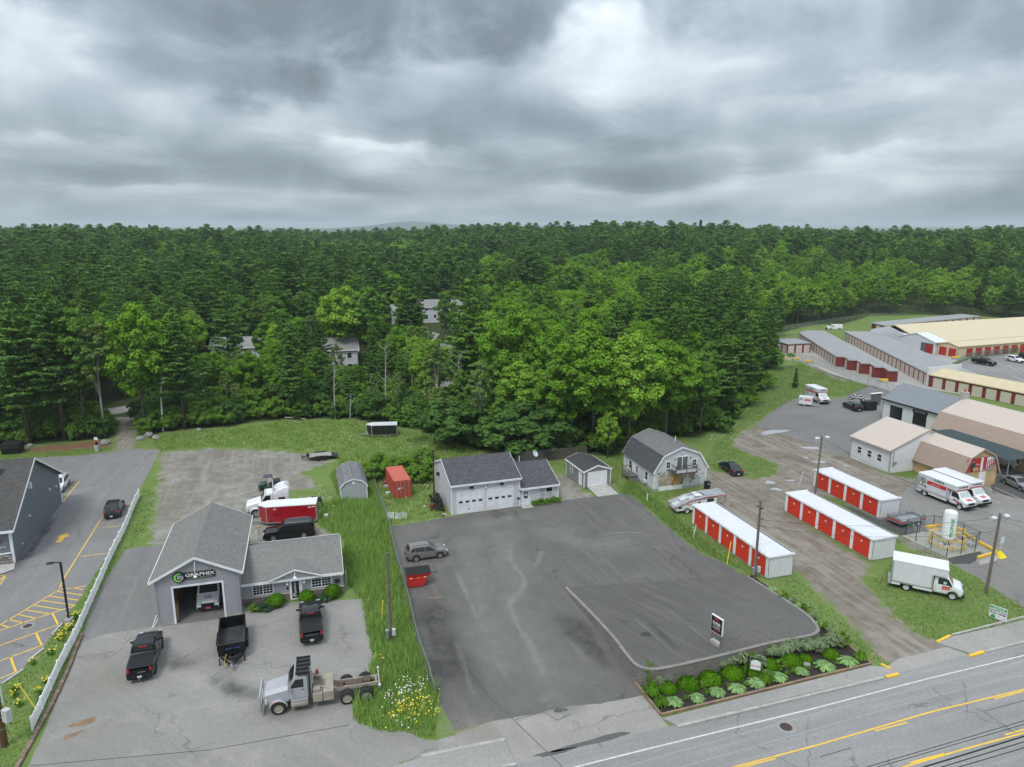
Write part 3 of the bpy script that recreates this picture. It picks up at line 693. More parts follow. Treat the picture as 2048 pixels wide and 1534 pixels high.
for pxs,w,m_ in (([(985,1045),(1010,1100),(1015,1170),(1020,1240),(1060,1310),(1110,1380),(1140,1420)],9.5,TB),([(930,1060),(945,1130),(960,1210),(990,1300),(1030,1390)],6,TB),([(1080,1040),(1130,1075),(1200,1090),(1300,1075)],8,TB),([(900,1055),(1000,1042),(1100,1028)],6,TB),([(1060,1430),(1100,1395),(1200,1395)],5,TB),([(860,1062),(880,1080),(850,1072)],4,TB),
                   ([(1020,1075),(1022,1120),(1044,1150),(1046,1175),(1022,1205),(1030,1240),(1060,1290),(1085,1340),(1105,1380)],.9,TL),([(1085,1085),(1078,1120),(1060,1140),(1046,1150)],.8,TL),([(905,1130),(925,1170),(945,1215),(965,1260)],.7,TL),([(905,1270),(925,1320),(940,1370),(955,1410)],.6,TL),([(980,1300),(1010,1350),(1030,1385)],.5,TL),([(925,1218),(945,1215)],.6,TL),([(915,1268),(985,1266)],.5,TL),([(1190,1070),(1260,1065),(1330,1075)],.5,TL),
                   ([(850,1190),(885,1280),(915,1390)],4.5,TD),([(985,1024),(1000,1045)],.9,TD),([(1025,1018),(1045,1048)],.9,TD),([(1120,1220),(1170,1280),(1230,1350)],3,TD),([(1000,1420),(1080,1402),(1150,1408)],2.0,TP),([(870,1440),(930,1452),(1000,1448)],3.0,TW),([(900,1480),(980,1462),(1060,1455)],2.6,TW),
                   ([(130,1420),(180,1380),(230,1372),(290,1385)],3.2,TW),([(110,1480),(180,1462),(260,1455)],2.6,TW),([(180,1300),(200,1340),(180,1400)],2.4,TW),([(640,1270),(690,1290),(720,1330)],3.0,TP),([(660,1230),(690,1250),(700,1290)],2.2,TP),([(470,1440),(560,1425),(660,1420)],2.5,TP),([(640,1350),(690,1360),(740,1340)],2.0,TP),([(330,1300),(360,1330),(420,1300)],2.4,TD),([(430,1340),(470,1380),(560,1395)],2.0,TD),([(215,1190),(250,1140),(280,1105)],1.4,TP),([(260,1240),(285,1190),(300,1140)],1.4,TP),([(200,1090),(210,1010),(255,930)],2.0,TP),([(100,1120),(140,1070),(185,990),(240,920)],2.4,TP),([(20,1150),(70,1090),(110,1030)],1.5,TD),([(1560,860),(1620,850),(1680,850)],4,TP),([(1600,885),(1660,890),(1700,880)],3,TP),([(1850,1060),(1920,1050),(2000,1060),(2060,1090)],3,TP),([(1900,1010),(1960,1030),(2048,1040)],2.5,TP),([(1990,1150),(2020,1185),(2060,1200)],3,TW)): track('worn_track',pxs,w,m_,z_); z_ += .0002
for pxs,w,m_ in (([(1250,1220),(1330,1290),(1370,1325)],.5,TP),([(1300,1190),(1400,1270),(1440,1305)],.4,TP),([(1380,1170),(1480,1250),(1520,1285)],.5,TD),([(1420,1170),(1520,1230),(1580,1270)],.4,TP),([(1290,1235),(1345,1290),(1360,1310)],.7,TD),([(1350,1262),(1385,1295)],.5,TP)): track('worn_track',pxs,w,m_,.026,True)
def manhole(px,py,r,label):
	t=thing('manhole_cover',label,'manhole',tuple(P(px,py)))
	mb=MB(); mb.lathe([(0.001,.026),(r * .82,.026),(r * .84,.02),(r * .88,.02),(r * .9,.026),(r,.026),(r + .01,.006)],20)
	mb.build('lid',M('cast iron',(.075,.055,.045),.75,.3),t)
	m2=MB(); m2.lathe([(r + .02,.0155),(r * 1.7,.0150)],20); m2.build('collar',A_WALK,t)
manhole(1572,1454,.42,'round iron manhole cover in the near lane of the road')
manhole(55,1252,.34,'round drain cover in the yellow striped lot by the kerb')
manhole(1262,1246,.01,'x') if False else None
# ================================================================== buildings
def wall(mb,x0,y0,x1,y1,z0,z1,ops=(),th=.16):
	"wall slab from (x0,y0) to (x1,y1), its outer face on the right-hand side; ops = (a, b, c, d) openings along and up"
	L=math.hypot(x1 - x0,y1 - y0); old=mb.T
	mb.T=old @ tr(x0,y0,0,math.degrees(math.atan2(y1 - y0,x1 - x0)))
	x=0
	for a,b,c,d in sorted(ops):
		if a > x: mb.box(x,a,0,th,z0,z1)
		if c > z0: mb.box(a,b,0,th,z0,c)
		if d < z1: mb.box(a,b,0,th,d,z1)
		x=b
	if x < L: mb.box(x,L,0,th,z0,z1)
	mb.T=old
def roof(root,x0,x1,y0,y1,ze,zr,ridge='x',o=.3,og=.25,th=.14,mat=None,trim=TRIM,rp=None,cap=True):
	a0,a1,b0,b1=(x0,x1,y0,y1) if ridge == 'x' else (y0,y1,x0,x1)
	m=(b0 + b1) / 2 if rp is None else rp
	s0=(zr - ze) / (m - b0); s1=(zr - ze) / (b1 - m)
	out=[(b0 - o,ze - o * s0 + th),(b0 - o,ze - o * s0),(m,zr),(b1 + o,ze - o * s1),(b1 + o,ze - o * s1 + th),(m,zr + th)]
	mb=MB(); (mb.xprism if ridge == 'x' else mb.yprism)(out,a0 - og,a1 + og)
	r=mb.build('roof',mat,root,weld=True)
	if cap:
		c=MB(); oc=[(m - .18,zr + th - .18 * s0 + .012),(m,zr + th + .025),(m + .18,zr + th - .18 * s1 + .012),(m,zr + th - .02)]
		(c.xprism if ridge == 'x' else c.yprism)(oc,a0 - og - .005,a1 + og + .005); c.build('ridge_cap',mat,r)
	t=MB(); e=.035
	for q0,q1 in ((a0 - og - e,a0 - og),(a1 + og,a1 + og + e)):
		k=[(b0 - o - .01,ze - o * s0 + th + .012),(b0 - o - .01,ze - o * s0 - .10),(m,zr - .10),(b1 + o + .01,ze - o * s1 - .10),(b1 + o + .01,ze - o * s1 + th + .012),(m,zr + th + .012)]
		(t.xprism if ridge == 'x' else t.yprism)(k,q0,q1); t.build('rake_trim',trim,root); t=MB()
	for yy,s,sg in ((b0 - o,s0,-1),(b1 + o,s1,1)):
		y_=sorted((yy,yy + sg * .05)); z_=ze - o * s
		if ridge == 'x': t.box(a0 - og,a1 + og,y_[0],y_[1],z_ - .1,z_ + th + .02)
		else: t.box(y_[0],y_[1],a0 - og,a1 + og,z_ - .1,z_ + th + .02)
		t.build('fascia',trim,root); t=MB()
	return r
def gtri(mb,b0,b1,ze,zr,a,ridge,th=.16,m=None,sgn=1):
	"gable triangle (or gambrel outline) in the end wall at a"
	m=(b0 + b1) / 2 if m is None else m
	(mb.xprism if ridge == 'x' else mb.yprism)([(b0,ze),(b1,ze),(m,zr)],*sorted((a,a + sgn * th)))
def window(root,T,w,h,cols=1,rows=2,sash=1,fw=.07,mat=TRIM,glass=GLASS,mw=.03,name='window'):
	"frame with its panes; T puts it on a wall (origin bottom-left, -y out)"
	mb=MB(T); mb.box(-fw,w + fw,-.05,.01,-fw,0); mb.box(-fw,w + fw,-.05,.01,h,h + fw); mb.box(-fw,0,-.05,.01,0,h); mb.box(w,w + fw,-.05,.01,0,h)
	for s in range(1,sash): mb.box(w * s / sash - fw / 2,w * s / sash + fw / 2,-.045,.01,0,h)
	for s in range(sash):
		xa,xb=w * s / sash + (fw / 2 if s else 0),w * (s + 1) / sash - (fw / 2 if s < sash - 1 else 0)
		for c in range(1,cols): x=xa + (xb - xa) * c / cols; mb.box(x - mw / 2,x + mw / 2,-.035,.01,0,h)
		for r in range(1,rows): z=h * r / rows; mb.box(xa,xb,-.0345,.01,z - mw / 2,z + mw / 2)
	o=mb.build(name,mat,root)
	for s in range(sash):
		xa,xb=w * s / sash + (fw / 2 if s else 0),w * (s + 1) / sash - (fw / 2 if s < sash - 1 else 0)
		g=MB(T); g.box(xa,xb,-.018,.005,0,h); g.build('pane',glass,o)
	return o
def door(root,T,w,h,mat,fw=.09,fmat=TRIM,label=None,pane=None,knob=True):
	mb=MB(T); mb.box(-fw,0,-.06,.01,0,h + fw); mb.box(w,w + fw,-.06,.01,0,h + fw); mb.box(0,w,-.06,.01,h,h + fw); mb.build('door_frame',fmat,root)
	d=MB(T); d.box(0,w,-.035,.01,.01,h); d=d.build('door',mat,root)
	if label: d['label']=label
	if pane: g=MB(T); g.box(pane[0],pane[1],-.045,-.036,pane[2],pane[3]); g.build('pane',GLASS,d)
	if knob: g=MB(T @ tr(w - .1,-.07,h * .47)); g.lathe([(.001,-.05),(.03,-.045),(.03,0),(.015,.02),(.015,.05)],8,'y'); g.build('handle',CHROME,d)
	return d
def garage_door(root,T,w,h,n=5,win=0,zrow=.62,fw=.11,mat=WHITE,ww=.45,wh=.22):
	mb=MB(T); mb.box(-fw,0,-.07,.01,0,h + fw); mb.box(w,w + fw,-.07,.01,0,h + fw); mb.box(0,w,-.07,.01,h,h + fw); mb.build('door_frame',TRIM,root)
	b=MB(T); b.box(0,w,-.008,.02,0,h); o=b.build('garage_door',mat,root)
	for i in range(n):
		q=MB(T); q.box(.01,w - .01,-.04,-.009,h * i / n + .012,h * (i + 1) / n - .006); q.build('door_panel',mat,o)
	for i in range(win):
		x=w * (i + .5) / win - ww / 2; q=MB(T); q.box(x - .03,x + ww + .03,-.052,-.041,h * zrow - .03,h * zrow + wh + .03); q.build('pane_trim',M('grey gasket',(.35,.33,.33),.6),o)
		q=MB(T); q.box(x,x + ww,-.058,-.0525,h * zrow,h * zrow + wh); q.build('pane',GLASS,o)
	return o
def corner_boards(root,x0,x1,y0,y1,z1,w=.12,mat=TRIM,e=.02,z0=.0,which='0123'):
	for i,(x,y) in enumerate(((x0,y0),(x1,y0),(x1,y1),(x0,y1))):
		if str(i) not in which: continue
		mb=MB()
		sx=1 if x == x0 else -1; sy=1 if y == y0 else -1
		xs=sorted((x - sx * e,x + sx * w)); ys_=sorted((y - sy * e,y + sy * w)); mb.box(xs[0],xs[1],ys_[0],ys_[1],z0,z1); mb.build('corner_board',mat,root)
def lamp_wall(root,T,mat=WHITE):
	mb=MB(T); mb.box(-.06,.06,-.05,.0,-.1,.1); mb.T=T @ tr(0,-.16,-.02); mb.lathe([(.001,.1),(.07,.09),(.12,-.08),(.1,-.1),(.001,-.09)],10); return mb.build('wall_lamp',mat,root,smooth=True)
# ---------------------------------------------------------------- grey sign shop (garage gable + office wing)
SH_GX=M_shingle('grey shingle',(.205,.198,.188),.18,.14,1); SH_GX2=M_shingle('grey shingle wing',(.205,.20,.19),.18,.14,0)
SID_GX=M_siding('grey vinyl siding',(.35,.35,.375)); FOUND=M('poured footing',(.38,.365,.32),.9,var=.2,dirt=.3)
gx=thing('sign_shop','grey clapboard sign shop with an open gabled garage and low office wing','building',(-31.6,57.4,0),16)
gW,gD,gE,gR=6.95,12.7,4.5,6.25
mb=MB(); wall(mb,0,0,gW,0,.18,gE,[(1.45,5.5,.18,3.5)]); wall(mb,gW,0,gW,gD,.18,gE); wall(mb,gW,gD,0,gD,.18,gE); wall(mb,0,gD,0,0,.18,gE)
gtri(mb,0,gW,gE,gR,0,'y'); gtri(mb,0,gW,gE,gR,gD,'y',sgn=-1); mb.build('wall',SID_GX,gx)
mb=MB(); mb.box(-.03,1.45,-.03,.2,0,.18); mb.box(5.5,gW + .03,-.03,.2,0,.18); mb.box(-.03,.2,.2,gD,0,.18); mb.box(gW - .2,gW + .03,.2,gD,0,.18); mb.build('footing',FOUND,gx)
MB().box(.2,gW - .2,-.12,gD - .2,.0,.035).build('garage_floor',M('garage floor',(.17,.165,.16),.8,var=.3,dirt=.3),gx)
roof(gx,0,gW,0,gD,gE,gR,'y',.42,.3,.14,SH_GX)
mb=MB(); mb.box(1.29,1.45,-.05,.17,0,3.66); mb.box(5.5,5.66,-.05,.17,0,3.66); mb.box(1.45,5.5,-.05,.17,3.5,3.66); mb.build('door_frame',TRIM,gx)
corner_boards(gx,0,gW,0,gD,gE - .1,.12,SID_GX)
mb=MB()
for i in range(7): mb.box(1.48,5.48,3.0 - .0 + .0,3.04,0,0) if False else None
mb.box(1.5,5.45,.25,3.6,3.52,3.58); mb.build('raised_door',WHITE,gx)
mb=MB(); mb.tube([(gW * .5,-.25,6.0),(gW * .5 - .02,-.42,5.6),(gW * .5 - .02,-.55,5.0),(gW * .5,-.6,4.78)],.03,6); mb.T=tr(gW * .5,-.6,4.62); mb.lathe([(.04,.2),(.06,.14),(.17,.0),(.15,-.01),(.001,.05)],12); mb.build('gooseneck_lamp',WHITE,gx,smooth=True)
MB().tube([(gW + .35,-.25,4.35),(gW + .3,gD * .5,4.37),(gW + .3,gD + .2,4.4)],.055,6).build('gutter',WHITE,gx)
sg=MB(FRONT(0,-.17,0)); pts=[]
def rrect(x0,x1,z0,z1,r,n=4):
	o=[]
	for cx,cz,a0 in ((x1 - r,z0 + r,-90),(x1 - r,z1 - r,0),(x0 + r,z1 - r,90),(x0 + r,z0 + r,180)):
		for k in range(n + 1): a=R(a0 + 90 * k / n); o.append((cx + r * math.cos(a),cz + r * math.sin(a)))
	return o
SIGNB=M('sign black',(.012,.012,.014),.4); GREEN=M('sign green',(.22,.62,.12),.5); SILV=M('sign silver',(.45,.46,.48),.4)
s=MB(); s.yprism(rrect(2.15,5.05,4.22,4.86,.14),-.10,-.02); s=s.build('sign',SIGNB,gx)
q=MB(tr(2.05,0,4.50)); q.lathe([(.001,-.13),(.50,-.13),(.53,-.10),(.53,-.03)],28,'y'); q.build('emblem_disc',SIGNB,s,smooth=True)
def arc(r0,r1,a0,a1,y,cx,cz,n=14):
	m=MB(); P_=[]
	for k in range(n + 1):
		a=R(a0 + (a1 - a0) * k / n); w=math.sin(math.pi * k / n) * .5 + .5; rm=(r0 + r1) / 2; hw=(r1 - r0) / 2 * w
		P_ += [(cx + (rm - hw) * math.cos(a),y,cz + (rm - hw) * math.sin(a)),(cx + (rm + hw) * math.cos(a),y,cz + (rm + hw) * math.sin(a))]
	m.add(P_,[(2 * k,2 * k + 2,2 * k + 3,2 * k + 1) for k in range(n)]); return m
arc(.26,.44,60,300,-.14,2.05,4.50).build('emblem_ring',GREEN,s); arc(.06,.19,0,360,-.14,2.08,4.52).build('emblem_hub',SILV,s); arc(.24,.36,-75,35,-.14,2.05,4.50).build('emblem_ring',SILV,s)
text(s,'GRAPHIX',.44,FRONT(3.78,-.108,4.60),TRIM,wide=1.32,bold=.008)
text(s,'ADVERTISING',.13,FRONT(3.2,-.108,4.32),SILV,wide=1.2); text(s,'SIGN DESIGN',.13,FRONT(4.4,-.108,4.32),SILV,wide=1.2)
q=MB(); q.yprism([(3.74,4.27),(3.92,4.29),(3.82,4.39)],-.112,-.106); q.build('emblem_mark',GREEN,s)
sh=thing('storage_rack','wooden rack of supplies against the left wall inside the open garage','shelf',tuple(gx.matrix_basis @ Vector((.45,1.2,.035))),16)
for z in (.1,.9,1.7): MB().box(0,.7,0,4.2,z,z + .05).build('shelf',M('plywood',(.30,.17,.08),.8),sh)
for x,y in ((0,0),(.64,0),(0,4.14),(.64,4.14)): MB().box(x,x + .06,y,y + .06,0,2.4).build('upright',M('plywood',(.30,.17,.08),.8),sh)
for i in range(6):
	bx=tag(MB(tr(*(gx.matrix_basis @ Vector((.55,1.5 + i * .62,.19 + .8 * (i % 2)))),16)).bbox(0,.5,0,.45,0,.45 + .1 * (i % 3),.02).build('carton',M('carton%d' % (i % 3),[(.25,.16,.08),(.10,.10,.11),(.35,.33,.30)][i % 3],.8)),['brown carton at the front of the garage rack','dark tote on the middle shelf of the garage rack','pale box on the lower rack shelf behind the brown carton','second brown carton on the middle rack shelf','dark tote low at the back of the garage rack','pale box at the far end of the garage rack'][i],'box')
pl=tag(MB(tr(*(gx.matrix_basis @ Vector((1.2,.35,.04))),16)).bbox(0,.35,0,.9,0,1.5,.05).build('plywood_stack',M('plywood sheet',(.33,.20,.10),.8)),'leaning brown plywood sheets just inside the garage opening','plywood')
oX0,oX1,oY0,oY1,oE,oR=gW,16.25,1.5,10.0,2.35,4.0
STONE=M_stone('ledge stone',[(.11,.095,.08),(.22,.19,.16),(.30,.27,.23),(.16,.14,.13)],4.5)
DX=4.35
mb=MB(); wall(mb,oX0,oY0,oX1,oY0,.75,oE); wall(mb,oX1,oY0,oX1,oY1,0,oE); wall(mb,oX1,oY1,oX0,oY1,0,oE)
gtri(mb,oY0,oY1,oE,oR,oX1 - .16,'x'); mb.build('office_wall',SID_GX,gx)
mb=MB(); mb.box(oX0,oX0 + DX,oY0 - .05,oY0 + .1,0,.75); mb.box(oX0 + DX + 1.0,oX1 + .02,oY0 - .05,oY0 + .1,0,.75); mb.build('stone_skirt',STONE,gx)
mb=MB(); mb.box(oX0,oX0 + DX,oY0 - .09,oY0 + .1,.75,.80); mb.box(oX0 + DX + 1,oX1 + .03,oY0 - .09,oY0 + .1,.75,.80); mb.build('stone_cap',CONC,gx)
roof(gx,oX0 + .0,oX1,oY0,oY1,oE,oR,'x',.3,.0,.13,SH_GX2)
window(gx,FRONT(oX0 + 1.0,oY0,1.02),1.75,1.05,3,4,2,mw=.025); window(gx,FRONT(oX0 + 6.35,oY0,1.05),1.75,1.05,3,4,2,mw=.025)
d=door(gx,FRONT(oX0 + DX + .05,oY0 - .02,.03),.92,2.0,M('door white',(.72,.74,.75),.5),.12)
q=MB(FRONT(oX0 + DX + .05,oY0 - .02,.03)); q.box(.08,.74,-.05,-.036,.18,1.9); q.build('door_sign',SIGNB,d)
text(d,'GRAPHIX',.26,FRONT(oX0 + DX + .44,oY0 - .08,1.25) @ tr(ry=-90),TRIM,wide=1.1); arc(.10,.2,60,320,oY0 - .082,oX0 + DX + .44,.55).build('door_emblem',TRIM,d)
dm=MB(); dy0=oY0 - .36; xa,xb,xm=oX0 + DX - 1.75,oX0 + DX + 2.75,oX0 + DX + .5
dm.add([(xa,dy0,2.42),(xb,dy0,2.42),(xm,dy0,3.28),(xa,oY0 + .2,2.55),(xb,oY0 + .2,2.55),(xm,oY0 + 2.35,3.42)],[(0,1,2)]); dm.build('dormer_wall',SID_GX,gx)
dm=MB(); dm.add([(xa - .15,dy0 - .12,2.40),(xm,dy0 - .12,3.34),(xm,oY0 + 2.55,3.40),(xa - .1,oY0 + .15,2.56),(xb + .15,dy0 - .12,2.40),(xb + .1,oY0 + .15,2.56)],[(0,1,2,3),(1,4,5,2)]); dm.build('dormer_roof',SH_GX2,gx)
dm=MB(); dm.yprism([(xa - .2,2.34),(xm,3.22),(xb + .2,2.34),(xb + .2,2.46),(xm,3.36),(xa - .2,2.46)],dy0 - .16,dy0 - .12); dm.build('dormer_trim',TRIM,gx)
mb=MB(); mb.tube([(xm,dy0 - .05,3.05),(xm,dy0 - .35,3.1),(xm,dy0 - .5,2.9)],.025,6); mb.T=tr(xm,dy0 - .5,2.7); mb.lathe([(.04,.2),(.06,.14),(.2,.0),(.17,-.01),(.001,.05)],12); mb.build('gooseneck_lamp',WHITE,gx,smooth=True)
for x in (-.25,1.28): lamp_wall(gx,FRONT(oX0 + DX + x,oY0,1.85))
MB(FRONT(oX0 + DX - .35,oY0,1.2)).box(0,.16,-.12,0,0,.2).build('letter_box',BLACKM,gx)
MB(FRONT(oX1 - .85,oY0,1.25)).box(0,.5,-.16,0,0,.34).build('mail_box',BLACKM,gx); lamp_wall(gx,FRONT(oX1 - .2,oY0,2.05))
MB(tr(gW - .6,-.55,0)).box(0,.0,0,.0,0,.0) if False else None
bn=thing('banner','white and pink banner hung on the right end of the office wing','banner',tuple(gx.matrix_basis @ Vector((oX1 + .25,oY0 + .2,.9))),16)
MB().box(0,.03,0,.55,0,1.5).build('cloth',WHITE,bn); MB().box(-.02,.05,-.03,.6,1.5,1.56).build('rod',BLACKM,bn)
for i in range(9): MB(tr(.034 if i % 2 else -.004,.06 + .14 * (i % 3),.15 + .14 * (i // 2),rx=35)).box(-.003,.003,0,.12,0,.1).build('motif',M('motif pink',(.45,.08,.28),.6) if i % 2 else M('motif plum',(.14,.05,.12),.6),bn)
st=tag(MB(tr(*(gx.matrix_basis @ Vector((-.55,-.25,0))),16)).tube([(0,0,0),(.42,.28,1.1)],.05,5).tube([(.1,.05,.0),(.46,.3,.7)],.05,5).build('leaning_stakes',WHITE),'white stakes leaning on the front left corner of the sign shop','stake')
vp=tag(MB(tr(*P(514,1080))).tube([(0,0,0),(0,0,1.1)],.06,8).build('vent_pipe',WHITE),'short white vent pipe standing behind the office roof','pipe')
# ---------------------------------------------------------------- slate blue building at the left edge
SID_B=M_siding('slate siding',(.165,.188,.212),.13,grime=.12); SH_B=M_shingle('charcoal shingle',(.088,.084,.082),.3,.15,0)
b1=thing('shop_building','slate blue gabled shop with dark shingle roof at the left edge','building',(-52.9,69.7,0),18)
BL,BD,BE,BR=26,18,3.95,8.7
mb=MB(); wall(mb,-BL,0,0,0,.0,BE); wall(mb,0,0,0,BD,0,BE); wall(mb,0,BD,-BL,BD,0,BE); wall(mb,-BL,BD,-BL,0,0,BE); gtri(mb,0,BD,BE,BR,-.16,'x'); gtri(mb,0,BD,BE,BR,-BL,'x'); mb.build('wall',SID_B,b1)
roof(b1,-BL,0,0,BD,BE,BR,'x',.5,.45,.16,SH_B); corner_boards(b1,-BL,0,0,BD,BE - .2,.22)
STB=M_stone('field stone',[(.15,.13,.115),(.30,.26,.22),(.40,.36,.32),(.22,.2,.19)],2.2)
MB().box(-BL,-.24,-.12,.05,0,1.15).build('stone_skirt',STB,b1); MB().box(-BL,-.22,-.17,.05,1.15,1.24).build('stone_cap',TRIM,b1)
text(b1,'hor',.75,FRONT(-1.35,-.035,2.55),M('sign maroon',(.20,.03,.05),.5),'sign_lettering',bold=.01); text(b1,'care',.42,FRONT(-1.0,-.035,1.95),TRIM,'sign_lettering')
for y,z in ((5.6,3.1),(13.4,3.4),(15.9,2.9),(2.6,.9)): lamp_wall(b1,RIGHT(.0,y,z)) if z > 1 else MB(RIGHT(0,y,z)).box(0,.14,-.08,0,0,.22).build('hose_box',WHITE,b1)
mb=MB(tr(.1,6.6,6.4)); mb.bbox(-.05,.35,-.2,.2,-.45,.25,.04); mb.build('camera_dome',WHITE,b1)
ef=thing('exhaust_fan','white square rooftop exhaust fan on the charcoal roof','fan',tuple(b1.matrix_basis @ Vector((-3.1,7.0,7.45))),18)
MB().bbox(-.45,.45,-.45,.45,-.35,.75,.03).build('curb',WHITE,ef); MB(tr(0,0,.8)).lathe([(.38,-.06),(.38,.12),(.62,.16),(.66,.5),(.58,.62),(.2,.7),(.001,.7)],14).build('hood',M('fan grey',(.62,.63,.64),.5),ef,smooth=True)
MB().box(-.4,.4,-.47,-.455,-.3,-.1).build('rust_band',M('rusty sheet',(.42,.26,.10),.8),ef)
struct(sheet('sidewalk',[(-220,1150),(30,1128),(29,1140),(0,1150),(-220,1180)],.10,CONC,jit=0))
# ---------------------------------------------------------------- pale grey two-bay garage with office
SH_L=M_shingle('dark granite shingle',(.088,.088,.096),.42,.14,0); SID_L=M_siding('pale grey siding',(.63,.63,.66),.105,grime=.14)
lu=thing('repair_garage','pale grey repair garage with two white bay doors and a lower office','building',(-7.5,82.4,0),19)
lW,lD,lE,lR,oW=9.0,9.2,3.95,5.75,14.35
mb=MB(); wall(mb,0,0,lW,0,0,lE); wall(mb,lW,0,lW,lD,0,lE); wall(mb,lW,lD,0,lD,0,lE); wall(mb,0,lD,0,0,0,lE)
gtri(mb,0,lD,lE,lR,0,'x'); gtri(mb,0,lD,lE,lR,lW - .16,'x'); mb.build('wall',SID_L,lu)
roof(lu,0,lW,0,lD,lE,lR,'x',.35,.12,.13,SH_L); corner_boards(lu,0,lW,0,lD,lE - .15,.13,which='013')
garage_door(lu,FRONT(.78,0,.03),3.4,2.85,5,4,.50); garage_door(lu,FRONT(4.62,0,.03),3.4,2.85,5,4,.50)
for x in (2.4,6.35): MB(FRONT(x,0,3.25)).box(0,.42,-.25,0,0,.2).build('flood_lamp',DARKP,lu)
lamp_wall(lu,FRONT(4.4,0,3.2)); MB(FRONT(2.2,-.06,.55)).box(0,.14,-.03,0,0,.1).build('door_handle',DARKP,lu)
mb=MB(); wall(mb,lW,.05,oW,.05,0,2.45); wall(mb,oW,.05,oW,9,0,2.45); wall(mb,oW,9,lW,9,0,2.45); gtri(mb,.05,9,2.45,4.2,oW - .16,'x'); mb.build('office_wall',SID_L,lu)
roof(lu,lW + .02,oW,.05,9,2.45,4.2,'x',.35,.0,.13,SH_L); corner_boards(lu,lW,oW,.05,9,2.4,.13,which='12')
d=door(lu,FRONT(9.35,.05,.03),.9,2.02,M('entry door',(.70,.71,.73),.5,dirt=.12),pane=(.2,.7,.95,1.8)); MB(FRONT(9.35,.05,.03)).box(.28,.62,-.055,-.046,1.25,1.6).build('notice',PLATE,d)
blind=M('window blind',(.42,.44,.44),.6); w=window(lu,FRONT(11.7,.05,.85),1.75,1.2,1,2,2,mw=.07)
MB(FRONT(11.7,.05,.85)).box(.03,.82,-.022,-.0185,.03,1.17).build('blind',blind,w); MB(FRONT(11.7,.05,.85)).box(.93,1.72,-.022,-.0185,.03,.56).build('blind',blind,w)
MB(FRONT(11.7,.05,.85)).box(1.15,1.5,-.03,-.019,.62,1.1).build('wreath',DARKP,w); lamp_wall(lu,FRONT(10.45,.05,2.0)); lamp_wall(lu,FRONT(9.0,-.03,2.2),DARKP)
MB(FRONT(8.6,0,1.05)).box(0,.4,-.14,0,0,.16).build('mail_box',BLACKM,lu); MB(FRONT(8.75,0,.35)).box(0,.06,-.03,0,0,.2).build('hose_tap',DARKP,lu)
MB().box(9.1,10.6,-.95,.0,0,.04).build('door_step',CONC,lu)
mb=MB(); mb.tube([(-.4,7.8,.0),(-.4,7.8,5.9)],.11,8); mb.T=tr(-.4,7.8,5.9); mb.lathe([(.12,0),(.2,.04),(.2,.2),(.001,.26)],8); mb.build('flue',M('rusty flue',(.10,.06,.05),.7,.3,var=.4,scale=4),lu)
MB(LEFT(0,6.6,3.1)).box(0,.5,-.3,0,0,.35).build('wall_bracket',DARKP,lu); MB().tube([(10.9,5.6,4.0),(10.9,5.6,4.75)],.06,6).build('vent_pipe',WHITE,lu)
MB(tr(9.3,4.9,3.9,20)).box(0,.9,-.02,.02,0,.7).build('flashing',CHROME,lu)
sd=thing('satellite_dish','pale grey satellite dish on the office roof of the repair garage','dish',tuple(lu.matrix_basis @ Vector((13.1,5.6,4.0))),19)
MB().tube([(0,0,-.15),(0,0,.55)],.03,6).build('mast',GALV,sd); MB(tr(0,-.05,.85,30,rx=55)).lathe([(.001,0),(.25,.03),(.45,.12),(.46,.14),(.25,.05),(.001,.02)],14).build('reflector',M('dish grey',(.55,.56,.58),.5),sd,smooth=True); MB(tr(0,-.05,.85,30,rx=55)).tube([(0,.4,.1),(0,.1,.55)],.02,5).build('feed_arm',GALV,sd)
MB(tr(*(lu.matrix_basis @ Vector((10.65,-.75,0))),19)).box(0,3.7,0,.1,0,.16).box(0,.1,.1,.75,0,.16).box(3.6,3.7,.1,.75,0,.16).build('bed_edging',WOODGREY)
tag(bpy.data.objects['bed_edging'],'low wooden edging round the planting below the office window','edging')
# ---------------------------------------------------------------- sheds
SH_S=M_shingle('black shingle',(.062,.060,.064),.25,.14,1); SID_S=M_siding('grey board siding',(.235,.235,.24),.12,3,.2)
s1=thing('garden_shed','grey shed with white garage door and a wooden ramp behind the dark lot','shed',(9.8,91.5,0),20)
W_,D_,E_,R_=4.05,5.9,2.4,3.1
mb=MB(); wall(mb,0,0,W_,0,.12,E_); wall(mb,W_,0,W_,D_,.12,E_); wall(mb,W_,D_,0,D_,.12,E_); wall(mb,0,D_,0,0,.12,E_); gtri(mb,0,W_,E_,R_,0,'y'); gtri(mb,0,W_,E_,R_,D_,'y',sgn=-1); mb.build('wall',SID_S,s1)
MB().box(.05,W_ - .05,.05,D_ - .05,0,.14).build('skid_base',WOODGREY,s1); roof(s1,0,W_,0,D_,E_,R_,'y',.12,.1,.1,SH_S); corner_boards(s1,0,W_,0,D_,E_ - .04,.1,which='013',z0=.12)
garage_door(s1,FRONT(.65,0,.2),2.7,1.95,4,0); mb=MB(); mb.yprism([(.72,2.15),(.95,2.15),(.72,1.85)],-.09,-.075); mb.yprism([(3.28,2.15),(3.28,1.85),(3.05,2.15)],-.09,-.075); mb.build('corner_brace',TRIM,s1)
window(s1,LEFT(0,4.3,1.1),.55,.9,2,2,1); door(s1,LEFT(0,1.5,.15),.8,1.85,WHITE,.07)
rp=thing('loading_ramp','pale grey plank ramp in front of the shed garage door','ramp',tuple(s1.matrix_basis @ Vector((.45,-.05,0))),20)
